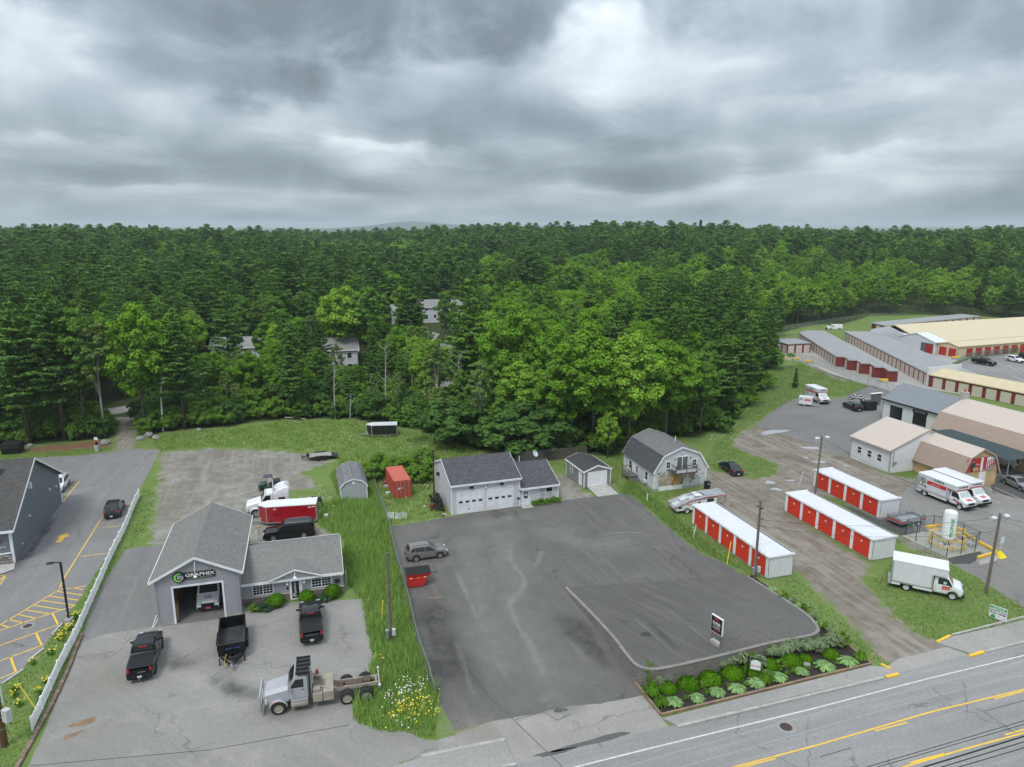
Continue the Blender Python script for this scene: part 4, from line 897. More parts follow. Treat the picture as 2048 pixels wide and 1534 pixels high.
for i in range(14):
	f0,f1=i / 14,(i + 1) / 14; y0,y1=-3.3 * f0,-3.3 * f1; z0,z1=.22 * (1 - f0) + .03,.22 * (1 - f1) + .03
	MB().add([(0,y0,z0),(3.1,y0,z0),(3.1,y1 + .015,z1),(0,y1 + .015,z1),(0,y0,z0 - .05),(3.1,y0,z0 - .05),(3.1,y1 + .015,z1 - .05),(0,y1 + .015,z1 - .05)],[(0,3,2,1),(4,5,6,7),(0,1,5,4),(1,2,6,5),(2,3,7,6),(3,0,4,7)]).build('plank',M('ramp plank %d' % (i % 3),sc3((.40,.385,.36),.92 + .08 * (i % 3)),.9,var=.2),rp)
MB().tube([(3.2,0,.3),(3.2,-3.35,.06)],.06,4).build('side_rail',WOODGREY,rp)
SH_G=M_shingle('grey barn shingle',(.19,.19,.195),.35,.16,1)
def gambrel(root,W,D,E,K,Rr,kx,mat_wall,mat_roof,mat_low=None,o=.12,og=.15,th=.1,trim=TRIM,wall_ops=(),base=.0,eo=None):
	mb=MB(); wall(mb,0,0,W,0,base,E,wall_ops); wall(mb,W,0,W,D,base,E); wall(mb,W,D,0,D,base,E); wall(mb,0,D,0,0,base,E)
	prof=[(0,E),(W,E),(W - kx,K),(W / 2,Rr),(kx,K)]
	mb.yprism(prof,0,.16); mb.yprism(prof,D - .16,D); w=mb.build('wall',mat_wall,root)
	eo=o if eo is None else eo; sl=(K - E) / max(kx,.01)
	L_=[(-eo,E - min(eo * sl,.5)),(kx,K),(W / 2,Rr),(W - kx,K),(W + eo,E - min(eo * sl,.5))]
	def strip(idx,mat,name):
		mb=MB()
		for a,b in idx:
			(xa,za),(xb,zb)=L_[a],L_[b]; n=Vector((-(zb - za),xb - xa)).normalized() * th
			mb.yprism([(xa,za),(xb,zb),(xb + n.x,zb + n.y),(xa + n.x,za + n.y)],-og,D + og)
		return mb.build(name,mat,root)
	strip([(1,2),(2,3)],mat_roof,'roof'); strip([(0,1),(3,4)],mat_low or mat_roof,'lower_roof')
	for y in (-og - .03,D + og):
		mb=MB()
		for a,b in ((0,1),(1,2),(2,3),(3,4)):
			(xa,za),(xb,zb)=L_[a],L_[b]; n=Vector((-(zb - za),xb - xa)).normalized()
			mb.yprism([(xa - n.x * .09,za - n.y * .09),(xb - n.x * .09,zb - n.y * .09),(xb + n.x * (th + .01),zb + n.y * (th + .01)),(xa + n.x * (th + .01),za + n.y * (th + .01))],y,y + .03)
		mb.build('trim',trim,root)
	return w
g1=thing('storage_shed','small grey gambrel storage shed standing in tall grass by the hedge','shed',(-22.2,86.7,0),17)
gambrel(g1,3.4,7.2,2.0,2.62,2.98,.55,M_siding('shed grey panel',(.40,.42,.435),.3,3,.2),SH_G,th=.07,og=.1); corner_boards(g1,0,3.4,0,7.2,2.0,.1,which='01')
mb=MB(FRONT(1.7,-.0,2.45)); mb.box(-.18,.18,-.04,0,-.18,.18); mb.build('vent',TRIM,g1)
mb=MB(); mb.box(.75,2.65,-.03,0,.1,1.95); mb.box(1.69,1.71,-.035,0,.1,1.95); mb.build('double_door',M_siding('shed grey panel',(.4,.4,.4)),g1)
# ---------------------------------------------------------------- weathered gambrel house
hs=thing('gambrel_house','weathered white gambrel house with a brown balcony and bare plywood front','house',(19.1,90.4,0),17)
HW,HD,HE,HK,HR=8.0,9.2,2.9,4.85,5.9
SID_H=M_siding('pale weathered shingle',(.62,.63,.66),.17,grime=.4); SH_H=M_shingle('house grey shingle',(.17,.165,.165),.22,.16,1); SH_H2=M_shingle('house dark shingle',(.085,.085,.09),.3,.14,1)
gambrel(hs,HW,HD,HE,HK,HR,1.25,SID_H,SH_H,SH_H2,th=.1,og=.18,base=.35,eo=.2); corner_boards(hs,0,HW,0,HD,HE,.16,which='013',z0=.35)
MB().box(-.02,HW + .02,-.02,HD,0,.36).build('foundation',M('block foundation',(.36,.36,.34),.9,var=.2,dirt=.3),hs); MB().box(.75,4.3,-.06,-.021,.02,.62).build('white_skirt',WHITE,hs)
OSB=M('bare sheathing',(.44,.37,.28),.9,var=.4,scale=1.5,dirt=.45); PLY=M('orange plywood',(.50,.31,.13),.85,var=.3,scale=1.2,dirt=.2)
MB().box(.7,2.6,-.03,-.004,.62,2.25).build('bare_sheathing',OSB,hs); MB().box(2.6,4.35,-.035,-.004,.62,2.3).build('plywood_panel',PLY,hs); MB().box(4.35,5.3,-.033,-.004,.7,2.2).build('house_wrap',M('house wrap',(.58,.59,.62),.8),hs); MB().box(5.3,6.1,-.03,-.004,1.35,2.35).build('bare_sheathing',PLY,hs)
mb=MB(); rr=random.Random(3)
for i in range(40):
	x=rr.choice([rr.uniform(.3,1.4),rr.uniform(5.8,7.6),rr.uniform(2,6.2)]); z=rr.uniform(.7,2.6) if x < 1.6 or x > 5.5 else rr.uniform(2.5,5.0)
	if x > 2 and x < 6 and z < 4.75 and z > 2.7: continue
	w,h=rr.uniform(.08,.3),rr.uniform(.06,.16); mb.box(x,x + w,-.02,.0,z,z + h)
mb.build('missing_shingles',M('torn felt',(.06,.055,.05),.9),hs)
BRN=M('brown deck paint',(.085,.06,.05),.8,var=.3)
bc=MB(); bx0,bx1,by=2.55,5.75,-1.25
bc.box(bx0,bx1,by,0,2.55,2.68); bc=bc.build('balcony',BRN,hs)
for x in (bx0,(bx0 + bx1) / 2,bx1 - .09): MB().box(x,x + .09,by,by + .09,2.68,3.65).build('balcony_post',BRN,bc)
MB().box(bx0,bx1,by - .03,by + .12,3.62,3.69).build('balcony_rail',BRN,bc); MB().box(bx0,bx1,by,by + .05,3.22,3.28).build('balcony_rail',BRN,bc); MB().box(bx0,bx0 + .06,by,0,3.5,3.6).build('balcony_rail',BRN,bc); MB().box(bx1 - .06,bx1,by,0,3.5,3.6).build('balcony_rail',BRN,bc)
MB().box(bx0 + .1,bx1 - .1,by + .05,by + .07,2.7,3.2).build('balcony_panel',M('balcony lattice',(.55,.55,.56),.7),bc)
for x in (2.7,4.1,5.5): MB().tube([(x,-.04,.7),(x,by + .1,2.56)],.07,4).build('brace',BRN,bc)
MB().box(1.9,2.5,-.5,0,2.85,3.0).build('awning',WOODGREY,hs); MB().box(5.75,6.3,-.4,0,2.85,3.0).build('window_box',WOODGREY,hs)
window(hs,FRONT(1.75,0,3.15),.55,.85,2,2,1,.09); window(hs,FRONT(5.75,0,3.15),.55,.85,2,2,1,.09); window(hs,FRONT(3.35,0,2.7),1.6,1.85,1,1,2,.1,glass=M_glass('curtained glass',(.13,.14,.14),.15))
for x in (3.05,5.35): MB(FRONT(x,0,4.2)).box(0,.1,-.1,0,0,.2).build('wall_lamp',DARKP,hs)
for y,h in ((7.4,1.1),(2.5,1.1)):
	window(hs,LEFT(0,y,1.0),.75,h,1,2,1,.09); MB(LEFT(0,y - .05,.95)).box(0,.6,-.4,0,-.35,.05).build('air_conditioner',M('aircon',(.62,.62,.6),.5),hs)
window(hs,LEFT(0,5.2,1.0),.5,1.0,1,2,1,.09); door(hs,LEFT(0,6.3,.75),.85,2.0,WHITE,.1)
dk=MB(); dk.box(-1.5,-.02,4.6,6.6,.62,.72); dk=dk.build('porch',WOODGREY,hs)
for x,y in ((-1.5,4.6),(-1.5,6.5),(-.15,6.5)): MB().box(x,x + .1,y,y + .1,0,1.7).build('post',WOODGREY,dk)
MB().box(-1.5,-1.42,4.6,6.6,1.62,1.7).build('porch_rail',WOODGREY,dk); MB().box(-1.5,0,6.52,6.6,1.62,1.7).build('porch_rail',WOODGREY,dk); MB().box(-1.5,-1.42,4.6,6.6,1.1,1.16).build('porch_rail',WOODGREY,dk)
for i in range(3): MB().box(-1.4,-.1,4.6 - .3 * (i + 1),4.6 - .3 * i - .01,0,.5 - .17 * i).build('step',WOODGREY,dk)
MB().tube([(4.9,3.4,5.4),(4.9,3.4,6.4)],.06,6).build('vent_pipe',WHITE,hs)
# ---------------------------------------------------------------- rental containers with red roller doors
REDD=M('red roller door',(.62,.035,.012),.5,var=.06); WSTEEL=M('white ribbed steel',(.66,.67,.69),.45,var=.06,dirt=.06)
def ribbed(mb,L,h,pitch,dep,T):
	old=mb.T; mb.T=old @ T; n=int(L / pitch); vs=[]; x=0; prof=[]
	for i in range(n):
		a=L * i / n; w=L / n; prof += [(a,0),(a + w * .62,0),(a + w * .70,-dep),(a + w * .92,-dep)]
	prof.append((L,0))
	for x,y in prof: vs += [(x,y,0),(x,y,h)]
	mb.add(vs,[(2 * i,2 * i + 2,2 * i + 3,2 * i + 1) for i in range(len(prof) - 1)]); mb.T=old
def container(loc,D,W,H,n,label,rz=17):
	t=thing('storage_container',label,'container',loc,rz,'white storage containers with red doors')
	b=MB(); b.box(.03,W - .03,.03,D - .03,.08,H - .06); b.build('body',WSTEEL,t)
	f=MB(); f.box(0,W,0,.1,.02,.14); f.box(0,W,D - .1,D,.02,.14); f.box(0,.1,.1,D - .1,.02,.14); f.box(W - .1,W,.1,D - .1,.02,.14)
	for x in (0,W - .09):
		for y in (0,D - .09): f.box(x,x + .09,y,y + .09,.14,H)
	f.build('frame',GALV,t)
	e=MB(); ribbed(e,W - .18,H - .2,.3,.04,tr(.09,.028,.14)); e.build('end_wall',WSTEEL,t); e=MB(); ribbed(e,W - .18,H - .2,.3,.04,tr(W - .09,D - .028,.14,180)); e.build('end_wall',WSTEEL,t)
	e=MB(); ribbed(e,D - .18,H - .2,.3,.04,tr(W - .028,.09,.14,90)); e.build('back_wall',WSTEEL,t)
	r=MB(); ribbed(r,D + .1,W + .14,.62,.05,Matrix(((0,0,1,-.1),(1,0,0,-.05),(0,-1,0,H),(0,0,0,1)))); r.build('roof',WSTEEL,t)
	r=MB(); r.box(-.13,-.1,-.08,D + .08,H - .12,H + .06); r.box(W + .04,W + .07,-.08,D + .08,H - .12,H + .06); r.box(-.1,W + .04,-.09,-.06,H - .12,H + .055); r.box(-.1,W + .04,D + .06,D + .09,H - .12,H + .055); r.build('roof_trim',TRIM,t)
	MB().box(W - .12,W - .04,.2,D - .2,H + .051,H + .09).build('roof_gutter',DARKP,t)
	pw=.42; dw=(D - pw * (n + 1)) / n
	for i in range(n + 1): y=i * (dw + pw); MB().box(-.035,.028,y,y + pw,.14,H - .12).build('post',TRIM,t)
	for i in range(n):
		y=pw + i * (dw + pw); d=MB(LEFT(-.0,y + dw,.14)); k=14; hh=H - .3; vs=[]
		for j in range(k * 2 + 1): vs += [(0,-.012 if j % 2 else .012,hh * j / (2 * k)),(dw,-.012 if j % 2 else .012,hh * j / (2 * k))]
		d.add(vs,[(2 * j,2 * j + 1,2 * j + 3,2 * j + 2) for j in range(2 * k)]); d.box(0,dw,-.05,.02,hh,hh + .16)
		d=d.build('roller_door',REDD,t); p=MB(LEFT(-.0,y + dw,.14)); p.box(dw * .5 - .12,dw * .5 + .12,-.035,-.014,hh * .66,hh * .66 + .1); p.yprism([(dw * .5 - .07,hh * .66 + .1),(dw * .5 + .07,hh * .66 + .1),(dw * .5,hh * .66 + .22)],-.034,-.014); p.build('number_plate',TRIM,d)
	return t
container((25.9,66.0,0),14.4,3.0,2.45,5,'white storage container with five red doors beside the dark lot')
container((38.4,70.0,0),14.2,3.1,2.5,5,'white storage container with five red doors behind the white box truck')
container((44.9,81.2,0),11.7,3.0,2.45,4,'white storage container with four red doors, nearest the tan barn')
# ---------------------------------------------------------------- rental office group on the right
TANR=M('tan metal roof',(.53,.45,.385),.5,var=.05); BROWNR=M('brown metal roof',(.36,.27,.215),.55,var=.06); WBLOCK=M_siding('white block wall',(.74,.75,.78),.2,grime=.1)
OCHRE=M('ochre faux stone',(.56,.40,.21),.8,var=.32,scale=.55)
wb=thing('store_building','white walled building with a pinkish tan roof beside the dirt drive','building',(54.6,97.7,0),17)
mb=MB(); wall(mb,0,0,13,0,0,3.45); wall(mb,13,0,13,7.7,0,3.45); wall(mb,13,7.7,0,7.7,0,3.45); wall(mb,0,7.7,0,0,0,3.45); gtri(mb,0,13,3.45,5.9,0,'y'); gtri(mb,0,13,3.45,5.9,7.7,'y',sgn=-1); mb.build('wall',WBLOCK,wb)
roof(wb,0,13,0,7.7,3.45,5.9,'y',.3,.12,.12,TANR,M('roof edge tan',(.44,.35,.30),.6),cap=False)
for y in (6.2,4.2,2.3): window(wb,LEFT(0,y,1.3),.75,.95,1,2,1,.05,mw=.08)
MB(FRONT(.45,0,1.2)).box(0,.3,-.2,0,0,.5).box(.05,.12,-.1,0,.5,2.0).build('meter_box',GALV,wb); MB(FRONT(.9,0,1.4)).box(0,.25,-.15,0,0,.3).build('meter_box',GALV,wb)
bn_=thing('barn_store','ochre painted barn store with brown gambrel roof and red wall poster','building',(61.1,91.4,0),17)
gambrel(bn_,6.2,8.0,2.15,4.35,5.45,.95,OCHRE,TANR,BROWNR,th=.08,og=.3,trim=M('roof edge tan',(.44,.35,.30),.6),eo=.3)
ps=MB(FRONT(.55,0,2.25)); ps.box(0,5.0,-.05,-.01,0,1.95); ps=ps.build('poster',M('poster red',(.52,.045,.045),.5,var=.15),bn_)
Tp=FRONT(.55,-.05,2.25)
for i in range(9): q=MB(Tp); q.box(0,2.35,-.008,0,.1 + .2 * i,.12 + .2 * i); q.build('poster_line',M('poster dark red',(.36,.03,.03),.5),ps)
q=MB(Tp); q.box(2.45,2.85,-.012,0,0,1.95); q.build('poster_post',TRIM,ps)
q=MB(Tp); q.box(3.55,5.0,-.010,0,1.55,1.95); q.build('poster_sky',TRIM,ps)
for i in range(5): q=MB(Tp); x=3.5 + .3 * i; q.quad((x,-.014,.35 + .17 * i),(x + .12,-.014,.42 + .17 * i),(x + .12,-.014,1.75),(x,-.014,1.8)); q.build('poster_post',TRIM,ps)
q=MB(Tp); q.quad((2.85,-.013,0),(5.0,-.013,0),(5.0,-.013,.85),(2.85,-.013,.12)); q.build('poster_floor',M('poster floor',(.36,.28,.26),.6),ps)
skin=M('poster skin',(.5,.3,.2),.6); q=MB(Tp @ tr(1.1,-.014,1.5)); q.lathe([(.001,-.002),(.13,-.002),(.13,0)],12,'y'); q.build('poster_face',skin,ps)
q=MB(Tp); q.yprism([(.72,.55),(1.42,.55),(1.5,1.05),(1.35,1.32),(.88,1.32),(.68,1.0)],-.016,-.012); q.build('poster_shirt',M('poster green',(.02,.06,.035),.6),ps)
q=MB(Tp); q.yprism([(.95,1.6),(1.25,1.6),(1.22,1.72),(1.0,1.74)],-.017,-.012); q.box(.8,1.25,-.015,-.012,.02,.5); q.build('poster_hair',M('poster dark',(.02,.018,.018),.6),ps)
q=MB(Tp); q.box(1.15,2.1,-.018,-.012,.12,.62); q.build('poster_box',M('poster carton',(.48,.33,.17),.6),ps); text(ps,'STORE',.26,Tp @ tr(1.95,-.016,1.0),TRIM,'poster_lettering')
q=MB(FRONT(.5,0,1.15)); q.box(0,1.0,-.03,0,.45,.85); q.build('notice',M('notice blue',(.12,.28,.5),.5),bn_); q=MB(FRONT(.5,0,1.15)); q.box(.15,.9,-.03,0,0,.42); q.build('notice',SIGNB,bn_)
text(bn_,'LOCK OUT',.2,FRONT(1.0,-.034,1.82),TRIM); text(bn_,'24/7',.3,FRONT(1.02,-.034,1.36),TRIM)
door(bn_,FRONT(3.1,0,.05),.95,1.95,WHITE,.1); MB().tube([(2.2,-.4,4.5),(3.9,-.4,4.35)],.03,5).build('sign_bracket',BLACKM,bn_); MB(tr(2.3,-.4,4.2)).tube([(.2,0,.05),(.12,0,-.12),(-.1,0,-.12)],.03,5).build('sign_hook',BLACKM,bn_)
gg=thing('service_garage','white service garage with grey roof and three open dark bays','building',(73.9,112.4,0),19)
ops=[(1.3,4.0,0,3.0),(6.4,9.6,0,2.9),(12.0,14.6,0,2.8)]
mb=MB(); wall(mb,0,0,9.6,0,0,4); wall(mb,9.6,0,9.6,16,0,4); wall(mb,9.6,16,0,16,0,4); wall(mb,0,16,0,0,0,4,[(16 - b,16 - a,c,d) for a,b,c,d in [(1.6,4.2,0,2.8),(6.6,9.4,0,3.0),(11.6,14.4,0,3.1)]]); gtri(mb,0,9.6,4,6.3,0,'y'); gtri(mb,0,9.6,4,6.3,16,'y',sgn=-1); mb.build('wall',WBLOCK,gg)
roof(gg,0,9.6,0,16,4,6.3,'y',.35,.3,.13,M('blue grey roof',(.205,.22,.24),.6,var=.08),DARKP,cap=False)
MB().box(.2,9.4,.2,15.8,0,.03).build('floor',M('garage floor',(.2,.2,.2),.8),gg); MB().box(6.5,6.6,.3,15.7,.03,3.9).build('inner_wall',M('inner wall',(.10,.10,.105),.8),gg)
q=MB(LEFT(0,9.4,3.02)); q.box(-.1,2.9,-.1,0,0,.5); q=q.build('sign',SIGNB,gg); text(q,'SERVICE CENTER',.3,LEFT(-.105,8.0,3.26),TRIM,wide=.95)
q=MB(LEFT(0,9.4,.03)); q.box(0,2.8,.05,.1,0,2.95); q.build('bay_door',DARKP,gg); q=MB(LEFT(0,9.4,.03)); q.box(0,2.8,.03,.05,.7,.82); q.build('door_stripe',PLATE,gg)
MB(LEFT(0,14.6,0)).box(-.1,.05,-.2,-.05,0,1.1).build('bollard',YEL,gg)
wf=tag(MB(tr(*P(1741,806),19)).box(0,2.6,0,.08,0,1.9).box(0,.08,-2.2,0,0,1.9).build('waste_screen',WOODGREY),'grey board screen behind the black dumpster beside the service garage','fence'); tag(MB(tr(*(P(1741,806) + Vector((0,0,1.9))),19)).box(-.1,2.7,-.3,.3,0,.08).build('screen_cap',WHITE),'white cap roof on the waste screen beside the service garage','roof')
tb=thing('big_tan_store','large tan building with brown lower roof at the right edge','building',(75.4,95.0,0),18)
gambrel(tb,13,19,2.7,5.0,6.9,1.6,OCHRE,TANR,BROWNR,th=.08,og=.2,trim=M('roof edge tan',(.44,.35,.30),.6),eo=.25)
ch=MB(tr(6.5,19.3,6.3)); ch.box(-.5,.5,-.5,.5,0,1.7); ch=ch.build('chimney',M('chimney block',(.45,.43,.40),.9,dirt=.3),tb); MB(tr(6.5,19.3,8.0)).lathe([(.15,0),(.2,.1),(.2,.4),(.25,.45),(.001,.55)],10).build('chimney_pot',M('orange pot',(.55,.16,.06),.7),ch)
window(tb,LEFT(0,9,1.0),1.0,1.5,1,2,1,.1); window(tb,LEFT(0,5,1.0),1.0,1.5,1,2,1,.1)
cn=thing('canopy_roof','dark green standing canopy roof in front of the tan building','canopy',(68.0,93.0,0),17)
CAN=M('dark green metal roof',(.028,.048,.047),.5,var=.1)
mb=MB(); z0,z1=2.95,3.9; vs=[(2.2,1.2,z0),(7.8,1.2,z0),(7.8,16,z0),(2.2,16,z0),(5.0,4.0,z1),(5.0,13.2,z1)]
mb.add(vs,[(0,1,4),(1,2,5,4),(2,3,5),(3,0,4,5),(0,3,2,1)]); mb.build('roof',CAN,cn)
for x,y in ((2.5,1.5),(7.5,1.5),(2.5,8.6),(2.5,15.7)): MB().tube([(x,y,0),(x,y,2.96)],.07,8).build('post',GALV,cn)
# ---------------------------------------------------------------- self-storage rows
BRICK=M('dark red steel wall',(.20,.028,.022),.55,var=.12); BEIGE=M('beige roller door',(.58,.53,.45),.6,var=.06); GREYR=M('grey membrane roof',(.30,.305,.305),.7,var=.12,scale=.4,dirt=.12); PALER=M('pale yellow metal roof',(.60,.51,.34),.5,var=.06); YWALL=M('cream wall',(.62,.53,.34),.6,var=.06); RDR=M('red unit door',(.46,.022,.02),.5,var=.08); PLAIN=M('plain white steel',(.66,.68,.71),.5,var=.05)
def unit_doors(root,p0,p1,n,w,h,mat,z=.03,margin=.15,out=.03):
	"row of roller doors on a wall running p0 -> p1 with its face on the right-hand side"
	a,b=Vector((*p0,0)),Vector((*p1,0)); L=(b - a).length; T=tr(a.x,a.y,0,math.degrees(math.atan2(b.y - a.y,b.x - a.x)))
	me=None
	for i in range(n):
		x=L * (i + .5) / n - w / 2
		if me is None:
			q=MB(); q.box(0,w,-out,.01,z,h); k=6
			for j in range(k): q.box(0,w,-out - .012,-out,z + (h - z) * j / k,z + (h - z) * (j + .55) / k)
			me=bpy.data.meshes.new('roller_door'); me.from_pydata(q.v,[],q.f); me.materials.append(mat)
		o=bpy.data.objects.new('roller_door',me); COL.objects.link(o); o.parent=root; o.matrix_local=T @ tr(x,0,0)
def flat_block(name,label,pts,h,walls,roofm,wallm,edge=.25,trimm=None):
	o=Vector((*pts[0],0)); t=thing(name,label,'building',tuple(o)); loc=[(x - o.x,y - o.y) for x,y in pts]
	MB().prism(loc,0,h).build('wall',wallm,t)
	c=Vector((sum(p[0] for p in loc) / len(loc),sum(p[1] for p in loc) / len(loc))); big=[tuple(Vector(p) + (Vector(p) - c).normalized() * edge) for p in loc]
	MB().prism(big,h + .003,h + .16).build('roof',roofm,t);
	if trimm: MB().prism([tuple(Vector(p) * 1.0 + (Vector(p) - c).normalized() * .03) for p in big],h - .12,h + .12).build('roof_edge',trimm,t)
	for i,n,w,mat in walls: unit_doors(t,loc[i],loc[(i + 1) % len(loc)],n,w,2.25,mat)
	return t
S1=[(88.9,218.2),(82.6,178.0),(84.3,177.4),(83.6,173.4),(85.2,172.9),(84.5,168.9),(86.1,168.4),(85.4,164.4),(87.0,163.9),(86.3,160.0),(88.6,159.6),(98.6,222.0),(93.5,223.5)]
flat_block('storage_row','red storage row with grey roof and a stepped near end',S1,2.6,[(0,15,1.9,BEIGE),(2,1,1.8,BEIGE),(4,1,1.8,BEIGE),(6,1,1.8,BEIGE)],GREYR,BRICK,trimm=M('row edge',(.5,.48,.44),.6))
S2_=[(104.4,221.4),(93.2,155.2),(103.6,153.6),(114.0,220.5)]
flat_block('storage_row','long red storage row with grey roof and beige doors, middle of the yard',S2_,2.6,[(0,23,2.2,BEIGE)],GREYR,BRICK,trimm=M('row edge',(.5,.48,.44),.6))
S3_=[(123.6,242.5),(124.4,235.0),(172,259.8),(169,266.5)]
flat_block('storage_row','far low red storage row with grey roof below the trees',S3_,2.6,[(0,1,2.4,BEIGE),(1,13,2.9,BEIGE)],GREYR,BRICK,trimm=M('row edge',(.5,.48,.44),.6))
S4_=[(127.8,224.5),(128.6,219.5),(190,248),(188,252)]
flat_block('storage_row','dark red roofed storage row between the far row and tan roof',S4_,2.7,[(0,1,2.2,BEIGE)],M('maroon roof',(.22,.035,.035),.5),BRICK)
S5_=[(76.0,205.5),(77.2,196.5),(84.6,198.6),(83.5,207)]
flat_block('storage_row','small red storage row half hidden behind the pine at the yard entrance',S5_,2.6,[(0,3,2.2,BEIGE),(1,3,1.9,BEIGE)],GREYR,BRICK)
rr_=thing('storage_row','red storage row with corrugated cream roof behind the service garage','building',(93.1,154.9,0),-65)
mb=MB(); wall(mb,0,0,46,0,0,2.7); wall(mb,46,0,46,9,0,2.7); wall(mb,46,9,0,9,0,2.7); wall(mb,0,9,0,0,0,2.7); gtri(mb,0,9,2.7,3.7,0,'x'); gtri(mb,0,9,2.7,3.7,45.8,'x'); mb.build('wall',BRICK,rr_)
roof(rr_,0,46,0,9,2.7,3.7,'x',.2,.1,.08,M_siding('cream ribbed roof',(.62,.52,.34),.45,0,.1,.6),M('roof edge cream',(.62,.5,.3),.6)); unit_doors(rr_,(.6,0),(44,0),15,2.1,2.2,BEIGE)
MB().box(-.35,-.1,-.4,11.0,0,4.2).build('parapet',PLAIN,rr_)
tg=thing('storage_hall','cream storage hall with a wide pale roof and red unit doors','building',(121.3,190.4,0),20)
mb=MB(); wall(mb,0,0,62,0,0,3.0); wall(mb,0,6.2,0,0,0,3.0); gtri(mb,0,6.2,3.0,3.7,0,'x'); mb.box(.2,62,.2,6.2,0,3.0); mb.build('wall',YWALL,tg)
roof(tg,0,62,0,6.2,3.0,3.75,'x',.2,.15,.1,PALER,M('roof edge cream',(.62,.5,.3),.6),cap=False); unit_doors(tg,(2.6,0),(62,0),17,2.3,2.3,RDR); unit_doors(tg,(0,6.0),(0,.2),2,2.2,2.3,RDR)
mb=MB(); wall(mb,-1.2,18.5,-1.2,6.2,0,3.3); gtri(mb,6.2,18.5,3.3,5.0,-1.2,'x'); mb.box(-1.0,62,6.4,18.5,0,3.3); mb.build('hall_wall',PLAIN,tg); roof(tg,3.5,62,6.2,18.5,3.3,5.2,'x',.2,.15,.1,PALER,M('roof edge cream',(.62,.5,.3),.6),cap=False)
roof(tg,-1.2,3.5,6.2,18.5,3.3,5.1,'x',.2,.1,.1,PLAIN,PLAIN,cap=False)
mb=MB(); wall(mb,1.5,31,1.5,18.5,0,3.6); gtri(mb,18.5,31,3.6,5.4,1.5,'x'); mb.box(1.7,62,18.6,31,0,3.6); mb.build('hall_wall',PLAIN,tg); roof(tg,4,62,18.5,31,3.6,5.6,'x',.2,.15,.1,PALER,M('roof edge cream',(.62,.5,.3),.6),cap=False)
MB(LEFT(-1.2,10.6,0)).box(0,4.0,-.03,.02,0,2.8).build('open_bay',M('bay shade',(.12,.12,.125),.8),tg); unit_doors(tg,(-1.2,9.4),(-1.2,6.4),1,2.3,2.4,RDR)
# ---------------------------------------------------------------- houses among the trees
def back_house(label,px,py,wpx,h,D,rz,z=0.,stories=2,roofc=(.25,.245,.24),hip=False):
	p=P(px,py,z); W=wpx
	t=thing('back_house',label,'house',(p.x,p.y,terrain(p.x,p.y) * 0 + z),rz,'houses among the trees')
	sid=M_siding('pale house siding',(.66,.67,.70),.14,grime=.1); ro=M_shingle('pale house shingle',roofc,.15,.2,0)
	mb=MB(); wall(mb,0,0,W,0,-1,h); wall(mb,W,0,W,D,-1,h); wall(mb,W,D,0,D,-1,h); wall(mb,0,D,0,0,-1,h); gtri(mb,0,D,h,h + D * .24,0,'x'); gtri(mb,0,D,h,h + D * .24,W - .16,'x'); mb.build('wall',sid,t)
	roof(t,0,W,0,D,h,h + D * .24,'x',.4,.4,.15,ro)
	n=max(2,int(W / 3))
	for s in range(stories):
		for i in range(n): window(t,FRONT(W * (i + .5) / n - .5,0,1.0 + 2.7 * s),1.0,1.2,1,2,1,.1)
	window(t,RIGHT(W,D * .4,3.6 if stories > 1 else 1),.9,1.2,1,2,1,.1); window(t,LEFT(0,D * .6,3.6 if stories > 1 else 1),.9,1.2,1,2,1,.1)
	return t
back_house('white house with grey roof behind the birch left of centre',424,738,17,5.4,8,8)
back_house('narrow pale house with a steep gable end half hidden by trees',650,748,8,5.8,9,15)
back_house('white flat fronted house at the clearing in the wood',786,655,8.5,5.2,9,12,.5)
back_house('long grey roofed house behind the clearing in the wood',828,642,28,5.0,9,14,1.0)
# ================================================================== vehicles
def paint(name,col,rough=.28,dirt=.06): return M('paint ' + name,col,rough,.0,.06,1.2,.5,.6,dirt)
PBLK=M('paint black',(.006,.006,.007),.22,spec=.3,coat=.25); PWHT=paint('white',(.76,.77,.78),.3); PTAN=paint('taupe',(.17,.155,.145),.3); PSIL=paint('silver',(.36,.37,.385),.3); PGRY=M('paint dark grey',(.022,.024,.028),.25,spec=.35,coat=.3); PSTEEL=paint('steel grey',(.20,.205,.215),.3); PGRN=paint('hunter green',(.012,.045,.028),.4); PNVY=M('paint ink',(.012,.014,.02),.25,spec=.35,coat=.3); PRED=paint('trailer red',(.36,.006,.014),.3)
ALLOY=M('alloy rim',(.42,.43,.45),.35,.7); BLKRIM=M('black rim',(.02,.02,.022),.4); WHTRIM=M('white steel rim',(.62,.63,.62),.5,dirt=.2)
WHEELS={}
